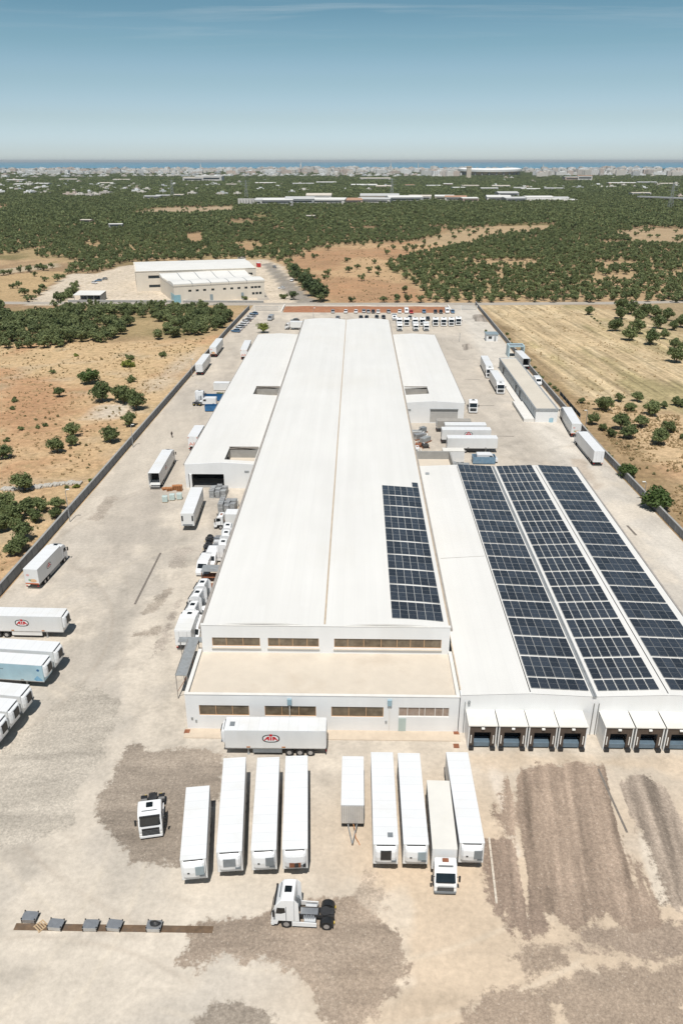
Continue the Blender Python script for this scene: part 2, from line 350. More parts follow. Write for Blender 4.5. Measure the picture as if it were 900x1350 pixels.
b.inputs['Roughness'].default_value = .95; b.inputs['Specular IOR Level'].default_value = .1
at = N(t, 'ShaderNodeVertexColor', layer_name='soil'); g_ = N(t, 'ShaderNodeNewGeometry')
n1 = N(t, 'ShaderNodeTexNoise', Scale=.55, Detail=10.0, Roughness=.8); LK(t, g_.outputs['Position'], n1.inputs['Vector'])
r1 = N(t, 'ShaderNodeMapRange'); LK(t, n1.outputs['Fac'], r1.inputs['Value'])
for k, v in (('From Min', .34), ('From Max', .66), ('To Min', .60), ('To Max', 1.28)): r1.inputs[k].default_value = v
mx = N(t, 'ShaderNodeMix', data_type='RGBA', blend_type='MULTIPLY'); mx.inputs['Factor'].default_value = 1
LK(t, at.outputs[0], mx.inputs[6]); LK(t, r1.outputs[0], mx.inputs[7])
n2 = N(t, 'ShaderNodeTexNoise', Scale=.22, Detail=9.0, Roughness=.75); LK(t, g_.outputs['Position'], n2.inputs['Vector'])
r2 = N(t, 'ShaderNodeMapRange'); LK(t, n2.outputs['Fac'], r2.inputs['Value'])
for k, v in (('From Min', .52), ('From Max', .66), ('To Max', .55)): r2.inputs[k].default_value = v
m2 = N(t, 'ShaderNodeMix', data_type='RGBA'); LK(t, r2.outputs[0], m2.inputs['Factor']); LK(t, mx.outputs[2], m2.inputs[6]); m2.inputs[7].default_value = (.24, .20, .10, 1)
# swathes left by the mower, only where the field mask says so
rt_ = N(t, 'ShaderNodeMapping', vector_type='POINT'); rt_.inputs['Rotation'].default_value = (0, 0, -math.atan2(fd.y, fd.x)); LK(t, g_.outputs['Position'], rt_.inputs[0])
rs_ = N(t, 'ShaderNodeMapping', vector_type='POINT'); rs_.inputs['Scale'].default_value = (.022, .42, 1); LK(t, rt_.outputs[0], rs_.inputs[0])
n5 = N(t, 'ShaderNodeTexNoise', Scale=1.0, Detail=6.0, Roughness=.65); LK(t, rs_.outputs[0], n5.inputs['Vector'])
r5_ = N(t, 'ShaderNodeMapRange'); LK(t, n5.outputs['Fac'], r5_.inputs['Value'])
for k, v in (('From Min', .36), ('From Max', .64), ('To Min', .66), ('To Max', 1.22)): r5_.inputs[k].default_value = v
m5 = N(t, 'ShaderNodeMix', data_type='RGBA', blend_type='MULTIPLY'); LK(t, at.outputs['Alpha'], m5.inputs['Factor']); LK(t, m2.outputs[2], m5.inputs[6]); LK(t, r5_.outputs[0], m5.inputs[7])
LK(t, m5.outputs[2], b.inputs['Base Color'])
bp = N(t, 'ShaderNodeBump', Strength=.7, Distance=.5); LK(t, n1.outputs['Fac'], bp.inputs['Height']); LK(t, bp.outputs[0], b.inputs['Normal'])
terrain.data.materials.append(M_SOIL)

# ------------------------------------------------------------ the sea
sea_m = bpy.data.materials.new('sea water'); sea_m.use_nodes = True; t = sea_m.node_tree; b = t.nodes['Principled BSDF']
b.inputs['Base Color'].default_value = (.09, .26, .37, 1); b.inputs['Roughness'].default_value = .35; b.inputs['Specular IOR Level'].default_value = .15
g_ = N(t, 'ShaderNodeNewGeometry'); n1 = N(t, 'ShaderNodeTexNoise', Scale=.004, Detail=4.0); LK(t, g_.outputs['Position'], n1.inputs['Vector'])
bp = N(t, 'ShaderNodeBump', Strength=.3, Distance=2.0); LK(t, n1.outputs['Fac'], bp.inputs['Height']); LK(t, bp.outputs[0], b.inputs['Normal'])
sm_ = MB(); shore = [(-14000, 9600), (-6000, 8800), (-3600, 7900), (-2300, 8300), (-1000, 7600), (300, 8000), (1500, 7500), (3000, 7800), (5000, 7000), (9000, 6700), (16000, 6000)]
sm_.poly([(x, y, 1.2) for x, y in shore]+[(46000, 6000, 1.2), (46000, 47000, 1.2), (-46000, 47000, 1.2), (-46000, 9600, 1.2)])
struct(sm_.build('sea', sea_m, fix=False))

# ------------------------------------------------------------ the yard: concrete and compacted grit inside the walls
LW = [(-60.6, 20), (-59.5, 113), (-58.2, 164), (-54.7, 336), (-52.5, 396)]     # foot of the left wall
RW = [(64.2, 20), (63.4, 137), (61.3, 186), (60.4, 300), (60.3, 411)]
ys_ = np.concatenate([np.arange(18, 40, .5), np.arange(40, 84, .22), np.arange(84, 120, .4), np.arange(120, 200, .8), np.arange(200, 411, 1.5)])
us = np.linspace(0, 1, 470)
lx = np.interp(ys_, [p[1] for p in LW], [p[0] for p in LW]); rx = np.interp(ys_, [p[1] for p in RW], [p[0] for p in RW])
yard, YX, YY = grid_mesh(us, ys_, 'yard', .03); struct(yard)
YX = (lx[:, None]*(1-us[None, :])+rx[:, None]*us[None, :]).ravel()
cc = np.stack([YX, YY, np.full(YX.size, .03)], 1).astype(np.float32); yard.data.vertices.foreach_set('co', cc.ravel()); yard.data.update()
q1 = fbm(YX, YY, 34, 5, 31); q2 = fbm(YX, YY, 7, 4, 32); q3 = fbm(YX, YY, 2.2, 3, 33)
ycol = np.tile(np.array((.535, .478, .405)), (len(YX), 1))
ycol = blend(ycol, (.585, .46, .335), smooth(-YY, -84, -60)*smooth(YX, -14, 6)*.8)          # sandier in front
ycol = blend(ycol, (.63, .59, .53), smooth(YX, 44, 52)*smooth(YY, 88, 100)*.7)
ycol = blend(ycol, (.46, .42, .37), smooth(q1, .48, .62)*.45)
ycol = blend(ycol, (.62, .55, .46), smooth(q2*.5+q1*.5, .54, .64)*.55)
pcol = ycol.copy(); grit = np.full(len(YX), -9.0)
def patch(pts, col, mix=.9, w=.5, amp=1.4, gr=1.0, seed=0, sx_=1.0, sy_=1.0, sz=4.0):
    """a resurfaced or gritty patch: soft ones tint the yard, gritty ones get a crisp broken edge in the shader"""
    global ycol, grit, pcol
    p = GP(pts); xs = [q.x for q in p]; ys = [q.y for q in p]; k = (YX > min(xs)-6) & (YX < max(xs)+6) & (YY > min(ys)-6) & (YY < max(ys)+6); X_, Y_ = YX[k], YY[k]
    s = sdist(X_, Y_, p)+(1.0 if sx_ > 2.3 else 0)+amp*2.6*(fbm(X_*sx_, Y_*sy_, sz, 6, 40+seed, .6)-.5)
    if gr < .5: m = smooth(s, -w, w)*mix; ycol[k] = blend(ycol[k], col, m); return
    up = s > grit[k]; kk = np.where(k)[0][up]; grit[kk] = s[up]; pcol[kk] = ycol[kk]*(1-mix)+np.array(col)*mix
GREY = (.285, .238, .193); GRY2 = (.41, .37, .315)
# broad grey resurfaced lane on the left
patch([(0, 1000), (60, 935), (100, 905), (165, 925), (170, 950), (130, 1010), (85, 1080), (40, 1105), (0, 1130), (-60, 1140), (-60, 1000)], GRY2, .75, .9, 2.2, .5, 1)
patch([(140, 800), (175, 745), (215, 700), (235, 720), (190, 790), (165, 860), (130, 870)], (.41, .37, .32), .6, 1.5, 3, .4, 2)
patch([(110, 760), (140, 700), (185, 650), (240, 600), (290, 500), (320, 455), (300, 520), (255, 590), (215, 690), (170, 745)], (.42, .375, .325), .6, 2.5, 4, .4, 3)
patch([(165, 840), (215, 822), (214, 836), (170, 842)], GREY, .7, .5, 1.2, .6, 4)
patch([(192, 808), (206, 786), (226, 775), (224, 792), (205, 808)], GREY, .6, .6, 1.2, .6, 5)
patch([(222, 748), (228, 726), (250, 722), (262, 727), (246, 732), (244, 748)], (.33, .29, .25), .8, .5, .8, .6, 6)
patch([(190, 880), (205, 845), (230, 800), (236, 790), (232, 815), (212, 860)], (.33, .28, .24), .6, .7, 1.6, .5, 7)
patch([(120, 685), (140, 657), (152, 655), (148, 668), (130, 690)], (.34, .29, .24), .7, .7, 1.6, .5, 8)
patch([(520, 560), (500, 520), (560, 440), (610, 440), (640, 500), (690, 560), (720, 600), (600, 600)], (.46, .415, .36), .6, 3, 4, .3, 9)
patch([(612, 462), (606, 455), (618, 453), (624, 460)], (.27, .235, .2), .8, .7, 1, .5, 10)
patch([(624, 424), (622, 416), (640, 413), (648, 420), (640, 425)], (.2, .17, .145), .8, 1.2, 2, .5, 11)
patch([(760, 622), (752, 606), (770, 605), (790, 640), (784, 645)], (.43, .36, .29), .7, .9, 2, .4, 12)
# dark grit around the tractor and in the corners
patch([(124, 1048), (150, 1012), (166, 985), (185, 978), (200, 990), (240, 988), (294, 996), (292, 1052), (280, 1075), (262, 1132), (232, 1140), (178, 1134), (170, 1112), (140, 1096), (130, 1088)], GREY, .95, .35, .9, 1, 13)
patch([(236, 1262), (252, 1236), (285, 1214), (310, 1206), (375, 1190), (430, 1200), (470, 1190), (515, 1240), (530, 1275), (495, 1330), (450, 1365), (380, 1290), (300, 1260), (262, 1282)], (.31, .242, .187), .85, .8, 2.0, 1, 14)
patch([(250, 1360), (285, 1318), (320, 1316), (375, 1360)], GREY, .8, .6, 1.2, 1, 15)
patch([(590, 1360), (640, 1315), (700, 1308), (735, 1330), (700, 1362)], (.31, .24, .185), .85, .6, 1.2, 1, 16)
patch([(700, 1305), (790, 1290), (830, 1275), (910, 1270), (910, 1360), (760, 1355), (740, 1325)], (.31, .242, .187), .85, .7, 1.6, 1, 17)
patch([(668, 1262), (690, 1245), (745, 1242), (742, 1268), (700, 1284)], (.31, .242, .187), .85, .5, 1.0, 1, 18)
patch([(750, 1250), (775, 1215), (830, 1222), (905, 1215), (905, 1258), (860, 1268), (800, 1258)], (.30, .235, .185), .9, .5, 1.0, 1, 19)
# grit swept into long tongues in front of the docks
DK = dict(w=.4, amp=1.25, sx_=2.6, sy_=.30, sz=5)
patch([(664, 1075), (676, 1028), (700, 1018), (745, 1015), (790, 1015), (806, 1060), (826, 1120), (852, 1190), (858, 1215), (835, 1220), (800, 1200), (770, 1215), (735, 1205), (715, 1195), (690, 1150), (678, 1110)], (.285, .218, .168), .97, gr=1, seed=20, **DK)
patch([(640, 1112), (668, 1110), (692, 1150), (712, 1224), (690, 1230), (662, 1190)], (.27, .205, .16), .97, gr=1, seed=21, **DK)
patch([(820, 1040), (850, 1030), (868, 1045), (905, 1120), (915, 1180), (890, 1190), (850, 1100)], (.27, .22, .18), .85, gr=1, seed=22, **DK)
patch([(642, 1010), (655, 1010), (672, 1080), (690, 1130), (680, 1130), (655, 1060)], (.70, .62, .53), .7, .5, 1.0, 0, 23, 2.0, .4)
patch([(842, 1100), (862, 1130), (885, 1190), (870, 1190), (846, 1120)], (.68, .60, .50), .8, .4, .8, 0, 24, 2.0, .4)
patch([(460, 1200), (480, 1150), (500, 1148), (505, 1180), (485, 1200)], (.36, .29, .23), .6, .8, 2.0, .5, 25)
patch([(615, 995), (900, 1000), (900, 1020), (790, 1012), (640, 1012)], (.60, .48, .355), .6, 1.0, 1.5, 0, 26)
stk = fbm(YX*4.0-YY*.5, YY*.22, 5, 5, 90, .65)          # scrape marks running away from the docks
pcol = pcol*(1+(stk-.5)[:, None]*1.9*smooth(YX, 13, 17)[:, None]*smooth(YY, 50, 58)[:, None])
grit = grit-np.where((YX > 14) & (YY > 54), 1.7*smooth(fbm(YX*3.4-YY*.4, YY*.2, 5, 4, 94), .57, .74), 0)   # sand showing through between the scrapes
stk = fbm(YX*.35+YY*.25, YY*2.2-YX*.2, 5, 5, 91, .6); pcol = pcol*(1+(stk-.5)[:, None]*.8*smooth(-YX, -14, -8)[:, None])
# long sweeping brush marks of dust across the front and down the lane
sw = fbm(YX*.22+YY*.1, YY*1.5, 4, 5, 92, .62); ycol = ycol*(1+(sw-.5)[:, None]*.42*smooth(-YY, -60, -46)[:, None])
sw = fbm(YX*1.3+YY*.28, YY*.14, 4, 5, 93, .62); ycol = ycol*(1+(sw-.5)[:, None]*.36*smooth(YY, 62, 76)[:, None])
ycol = ycol*(1-.14*smooth(fbm(YX, YY, 3.0, 5, 96, .65), .56, .72)*smooth(fbm(YX, YY, 25, 3, 97), .45, .6))[:, None]
# wheel tracks swung across the front
for k, (cx, cy, r) in enumerate(((-6, 95, 47), (-4, 92, 49.3), (-30, 20, 31), (-28, 19, 33), (-60, 60, 34), (-58, 58, 36.4), (-70, 100, 36), (-71, 98, 33.6), (40, 10, 40), (41, 8, 42.3), (10, 120, 70), (10, 118, 72.3))):
    rr = np.hypot(YX-cx, YY-cy); m = np.exp(-((rr-r)/.28)**2)*smooth(fbm(YX, YY, 9, 3, 98+k), .4, .6)*.30; ycol = blend(ycol, (.66, .58, .47) if k % 4 < 2 else (.38, .32, .26), m)
pcol *= (.86+.28*q3)[:, None]
ycol *= (.90+.2*q3)[:, None]*(.95+.1*q2)[:, None]
paint(yard, 'soil', ycol, np.clip(.5+grit/8, 0, 1)); paint(yard, 'patch', pcol)
M_YARD = bpy.data.materials.new('yard concrete and grit'); M_YARD.use_nodes = True; t = M_YARD.node_tree; b = t.nodes['Principled BSDF']
b.inputs['Roughness'].default_value = .9; b.inputs['Specular IOR Level'].default_value = .2
at = N(t, 'ShaderNodeVertexColor', layer_name='soil'); g_ = N(t, 'ShaderNodeNewGeometry')
n1 = N(t, 'ShaderNodeTexNoise', Scale=1.6, Detail=8.0, Roughness=.7); LK(t, g_.outputs['Position'], n1.inputs['Vector'])
n2 = N(t, 'ShaderNodeTexNoise', Scale=3.2, Detail=6.0, Roughness=.9); LK(t, g_.outputs['Position'], n2.inputs['Vector'])
r1 = N(t, 'ShaderNodeMapRange'); LK(t, n1.outputs['Fac'], r1.inputs['Value'])
for k, v in (('From Min', .3), ('From Max', .7), ('To Min', .84), ('To Max', 1.12)): r1.inputs[k].default_value = v
r2 = N(t, 'ShaderNodeMapRange'); LK(t, n2.outputs['Fac'], r2.inputs['Value'])
for k, v in (('From Min', .33), ('From Max', .67), ('To Min', .74), ('To Max', 1.36)): r2.inputs[k].default_value = v
n4 = N(t, 'ShaderNodeTexNoise', Scale=1.1, Detail=9.0, Roughness=.75); LK(t, g_.outputs['Position'], n4.inputs['Vector'])
ed = N(t, 'ShaderNodeMath', operation='MULTIPLY_ADD'); LK(t, n4.outputs['Fac'], ed.inputs[0]); ed.inputs[1].default_value = .56; ed.inputs[2].default_value = -.28
sm2 = N(t, 'ShaderNodeMath', operation='ADD'); LK(t, at.outputs['Alpha'], sm2.inputs[0]); LK(t, ed.outputs[0], sm2.inputs[1])
mk = N(t, 'ShaderNodeMapRange', interpolation_type='SMOOTHSTEP'); LK(t, sm2.outputs[0], mk.inputs['Value']); mk.inputs['From Min'].default_value = .455; mk.inputs['From Max'].default_value = .545
pc = N(t, 'ShaderNodeVertexColor', layer_name='patch'); mgc = N(t, 'ShaderNodeMix', data_type='RGBA'); LK(t, mk.outputs[0], mgc.inputs['Factor']); LK(t, at.outputs[0], mgc.inputs[6]); LK(t, pc.outputs[0], mgc.inputs[7])
# pale stones scattered in the grit
vs = N(t, 'ShaderNodeTexVoronoi', Scale=2.2); LK(t, g_.outputs['Position'], vs.inputs['Vector']); vr = N(t, 'ShaderNodeMapRange'); LK(t, vs.outputs['Distance'], vr.inputs['Value'])
for k, v in (('From Min', .10), ('From Max', .22), ('To Min', 1.0), ('To Max', 0.0)): vr.inputs[k].default_value = v
vm = N(t, 'ShaderNodeMath', operation='MULTIPLY'); LK(t, vr.outputs[0], vm.inputs[0]); LK(t, mk.outputs[0], vm.inputs[1]); vm2 = N(t, 'ShaderNodeMath', operation='MULTIPLY'); LK(t, vm.outputs[0], vm2.inputs[0]); vm2.inputs[1].default_value = .38
mst = N(t, 'ShaderNodeMix', data_type='RGBA'); LK(t, vm2.outputs[0], mst.inputs['Factor']); LK(t, mgc.outputs[2], mst.inputs[6]); mst.inputs[7].default_value = (.55, .48, .40, 1)
mg = N(t, 'ShaderNodeMix', data_type='FLOAT'); LK(t, mk.outputs[0], mg.inputs[0]); mg.inputs[2].default_value = 1.0; LK(t, r2.outputs[0], mg.inputs[3])
mm = N(t, 'ShaderNodeMath', operation='MULTIPLY'); LK(t, r1.outputs[0], mm.inputs[0]); LK(t, mg.outputs[0], mm.inputs[1])
mx = N(t, 'ShaderNodeMix', data_type='RGBA', blend_type='MULTIPLY'); mx.inputs['Factor'].default_value = 1
LK(t, mst.outputs[2], mx.inputs[6]); LK(t, mm.outputs[0], mx.inputs[7]); LK(t, mx.outputs[2], b.inputs['Base Color'])
bp = N(t, 'ShaderNodeBump', Strength=.35, Distance=.15); LK(t, mm.outputs[0], bp.inputs['Height']); LK(t, bp.outputs[0], b.inputs['Normal'])
yard.data.materials.append(M_YARD)

# ------------------------------------------------------------ roads, kerbs, red soil bank
M_ROAD = mat('worn pale asphalt', (.40, .36, .31), .9, .1, .4, bump=.2, dirt=(.34, .28, .21, .6))
def strip(pts, w, z, name, m):
    mb = MB(); n = len(pts); L = []; Rr = []
    for i, p in enumerate(pts):
        a = Vector(pts[max(i-1, 0)]); c = Vector(pts[min(i+1, n-1)]); d = (c-a).normalized(); nn = Vector((-d.y, d.x))
        L.append((p[0]+nn.x*w/2, p[1]+nn.y*w/2, z)); Rr.append((p[0]-nn.x*w/2, p[1]-nn.y*w/2, z))
    mb.add(L+Rr, [(n+i, n+i+1, i+1, i) for i in range(n-1)])
    return struct(mb.build(name, m, fix=False))
strip([(-420, 418), (-184, 413), (-70, 411), (0, 412.5), (60, 414), (130, 418), (175, 424), (300, 445)], 8.0, .02, 'road', M_ROAD)
strip([(-49, 425), (-60, 480), (-78, 560), (-90, 640)], 6.0, .04, 'road', M_ROAD)
M_REDS = mat('red earth', (.36, .16, .085), .95, .25, .5, bump=.6, bscale=2, dirt=(.42, .25, .14, .6))
bk = MB(); bk.loft([[(x, 387.5, .04), (x, 391, .5+.2*math.sin(x*.31)), (x, 400, .8+.25*math.sin(x*.23+1)), (x, 405, .04)] for x in np.linspace(-35.5, 45.5, 40)], True)
struct(bk.build('red_soil_bank', M_REDS))
M_KERB = mat('whitewashed kerb', (.74, .71, .66), .8, .1, 1)
for x in (-36.3, 46.2):
    struct(MB().box(x-.35, x+.35, 386.5, 406, .03, .9).build('white_kerb', M_KERB))
kb = MB(); a = G(644, 1105); c = G(654, 1192)
for k in range(9):
    u0, u1 = k/9+.004, (k+1)/9-.004
    kb.prism_z([(a.x+(c.x-a.x)*u0-.11, a.y+(c.y-a.y)*u0), (a.x+(c.x-a.x)*u0+.11, a.y+(c.y-a.y)*u0), (a.x+(c.x-a.x)*u1+.11, a.y+(c.y-a.y)*u1), (a.x+(c.x-a.x)*u1-.11, a.y+(c.y-a.y)*u1)], .03, .17)
struct(kb.build('kerb', mat('worn kerb stone', (.62, .55, .46), .85, .2, 2)))
M_DRAIN = mat('drain slot iron', (.20, .175, .15), .8, .3, 2)
for (p, q, w) in (((212, 729), (178, 797), .38), ((617, 535), (651, 535), .4), ((654, 575), (677, 575.5), .4), ((612, 500), (632, 500.5), .4),
                  ((600, 473.5), (617, 474), .4), ((826, 693), (838, 706), .5), ((788, 1014), (826, 1098), .26)):
    a, c = G(*p), G(*q); strip([(a.x, a.y), (c.x, c.y)], w, .042, 'drain_channel', M_DRAIN)
# narrow apron along the front wall
struct(MB().box(-21.6, 13.6, 79.3, 81.1, .0, .13).build('apron', mat('concrete apron', (.56, .47, .37), .9, .1, .8, bump=.2, dirt=(.42, .33, .25, .5))))
for q in ((247, 965), (601, 967), (601, 984)):
    a = G(*q); struct(MB().box(a.x-.35, a.x+.35, a.y-.35, a.y+.35, .03, .14 if a.y < 79.2 else .15).build('drain_cover', M_RUST))
# ============================================================ the big warehouse
def wall_y(mb, x0, x1, y0, y1, z0, z1, ops, mi=0):
    """wall lying along x, pierced by (xa, xb, za, zb) openings"""
    c = x0
    for xa, xb, za, zb in sorted(ops):
        if xa > c: mb.box(c, xa, y0, y1, z0, z1, mi)
        if za > z0: mb.box(xa, xb, y0, y1, z0, za, mi)
        if zb < z1: mb.box(xa, xb, y0, y1, zb, z1, mi)
        c = xb
    if c < x1: mb.box(c, x1, y0, y1, z0, z1, mi)
def window_y(parent, xa, xb, za, zb, y, divs, fm=M_FRAMEO, gm=M_GLASSB, depth=.14, fw=.07):
    f = MB()
    f.box(xa, xb, y+depth-.06, y+depth, za, za+fw); f.box(xa, xb, y+depth-.06, y+depth, zb-fw, zb)
    xs = [xa+fw/2]+list(divs)+[xb-fw/2]
    for x in xs: f.box(x-fw/2, x+fw/2, y+depth-.075, y+depth-.003, za+fw, zb-fw)
    w = f.build('window', fm, parent)
    MB().box(xa, xb, y+depth+.002, y+depth+.03, za, zb).build('pane', gm, w)
    return w
WH = thing('warehouse', 'long white warehouse with twin shallow vaulted roofs and a flat terrace over its front annex', 'warehouse', (-4, 81.1, 0))
def wp(o): o.parent = WH; o.location = (4, -81.1, 0); return o
low = [(-19.7, -13.3, 2.25, 3.85), (-11.3, -4.75, 2.25, 3.85), (-2.8, 3.85, 2.25, 3.85), (5.75, 12.2, 2.4, 3.85)]
mb = MB(); wall_y(mb, -21.4, 13.4, 81.1, 81.45, 0, 5.5, low)
mb.box(-21.4, -21.05, 81.45, 91.2, 0, 5.5); mb.box(13.05, 13.4, 81.45, 91.2, 0, 5.5)
wp(mb.build('annex_wall', M_WHITE))
wp(MB().box(-21.05, 13.05, 81.45, 91.2, 4.7, 5.05).build('terrace', M_TERR))
cp = MB(); cp.box(-21.46, 13.46, 81.04, 81.5, 5.503, 5.57); cp.box(-21.46, -21.0, 81.5, 91.2, 5.503, 5.57); cp.box(13.0, 13.46, 81.5, 91.2, 5.503, 5.57)
wp(cp.build('coping', M_COP))
for (xa, xb, za, zb) in low[:3]:
    wp(window_y(None, xa, xb, za, zb, 81.1, [xa+(xb-xa)*k/3 for k in (1, 2)]))
M_CURT = mat('pale curtained glazing', (.33, .25, .20), .35, .3, 1.6, dirt=(.5, .44, .40, .6))
wp(window_y(None, 5.75, 12.2, 2.4, 3.85, 81.1, [6.9, 8.4, 9.1, 10.4, 11.4], M_COP, M_CURT))
wp(MB().box(5.8, 6.75, 81.03, 81.097, .14, 2.2).build('door', mat('pale green steel door', (.42, .50, .48), .5, .06, 1)))
for x in (-8.1, 4.6):
    d = MB(); d.cyl((x, 81.0, .15), (x, 81.0, 4.6), .055, n=8); wp(d.build('downpipe', M_COP))
    wp(MB().rbox(x-.28, x+.28, 80.82, 81.09, 4.2, 5.1, .04).build('rainwater_hopper', mat('blue grey hopper', (.30, .42, .48), .5, .1, 1)))
for x, z in ((-20.7, 1.6), (-20.2, 1.2), (4.2, 1.4)):
    wp(MB().box(x-.12, x+.12, 81.0, 81.095, z, z+.35).build('wall_box', M_STEEL))
# upper front wall
up = [(-19.5, -12.9, 6.05, 7.45), (-11.8, -4.8, 6.05, 7.45), (-2.7, 12.0, 6.0, 7.45)]
mb = MB(); wall_y(mb, -20.9, 13.1, 91.2, 91.6, 0, 9.4, up); wp(mb.build('front_wall', M_WHITE))
wp(MB().box(-20.95, 13.15, 91.15, 91.65, 9.403, 9.46).build('parapet_cap', M_ROOF))
sl_ = MB()
for xa, xb, za, zb in up: sl_.box(xa-.1, xb+.1, 90.98, 91.197, za-.28, za-.16)
wp(sl_.build('window_sill', M_TERR))
for (xa, xb, za, zb), n in zip(up, (3, 4, 7)):
    wp(window_y(None, xa, xb, za, zb, 91.2, [xa+(xb-xa)*(k+.12*math.sin(k*5))/n for k in range(1, n)]))
mb = MB(); mb.box(-20.9, -20.6, 91.6, 318.3, 0, 9.1); mb.box(12.8, 13.1, 91.6, 318.3, 0, 9.1); mb.box(-20.6, 12.8, 318.0, 318.3, 0, 9.1)
wp(mb.build('side_wall', M_WHITE))
VR = .62
def vault(x0, x1, z, x):
    u = (x-x0)/(x1-x0)*2-1; return z+VR*(1-abs(u)**2.2)
def vault_mesh(x0, x1, y0, y1, z, n=14, th=.25):
    prof = [(x0+(x1-x0)*k/n, vault(x0, x1, z, x0+(x1-x0)*k/n)) for k in range(n+1)]
    full = prof+[(x, zz-th) for x, zz in reversed(prof)]
    mb = MB(); ys = np.linspace(y0, y1, 13)
    for k in range(len(ys)-1): mb.loft([[(x, yy, zz) for x, zz in full] for yy in (ys[k], ys[k+1])], k in (0, len(ys)-2))
    return mb
for x0, x1 in ((-20.75, -4.12), (-3.88, 12.95)): wp(vault_mesh(x0, x1, 91.28, 318.4, 9.2).build('roof_vault', M_ROOF, fix=False))
wp(MB().box(-4.10, -3.90, 91.68, 318.4, 9.0, 9.24).build('valley_gutter', M_TAN))
g2 = MB(); g2.box(-21.25, -20.95, 91.2, 318.4, 8.75, 9.12); wp(g2.build('eaves_gutter', M_GUT))
g2 = MB(); g2.box(13.15, 13.42, 91.2, 318.4, 8.8, 9.15); wp(g2.build('eaves_gutter', M_GUT))
wp(MB().box(12.96, 13.12, 91.7, 318.4, 9.1, 9.22).build('edge_flashing', M_TAN))
wp(MB().box(13.125, 13.3, 91.2, 318.4, 9.153, 9.26).build('edge_shadow_strip', M_GUT))  # dark strip stands in for the wall's shadow along the right edge
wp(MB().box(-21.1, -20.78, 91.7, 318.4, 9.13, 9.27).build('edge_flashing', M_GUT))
# roof seams, a hairline proud of the membrane
for x0, x1 in ((-20.75, -4.12), (-3.88, 12.95)):
    for y in (120, 152, 184, 216, 248, 280):
        n = 8; sm = MB()
        for k in range(n):
            a, c = x0+(x1-x0)*k/n, x0+(x1-x0)*(k+1)/n; za, zc = vault(x0, x1, 9.2, a)+.006, vault(x0, x1, 9.2, c)+.006
            sm.add([(a, y, za), (c, y, zc), (c, y+.09, zc), (a, y+.09, za)], [(0, 1, 2, 3)])
        wp(sm.build('roof_seam', M_ROOF2, fix=False))

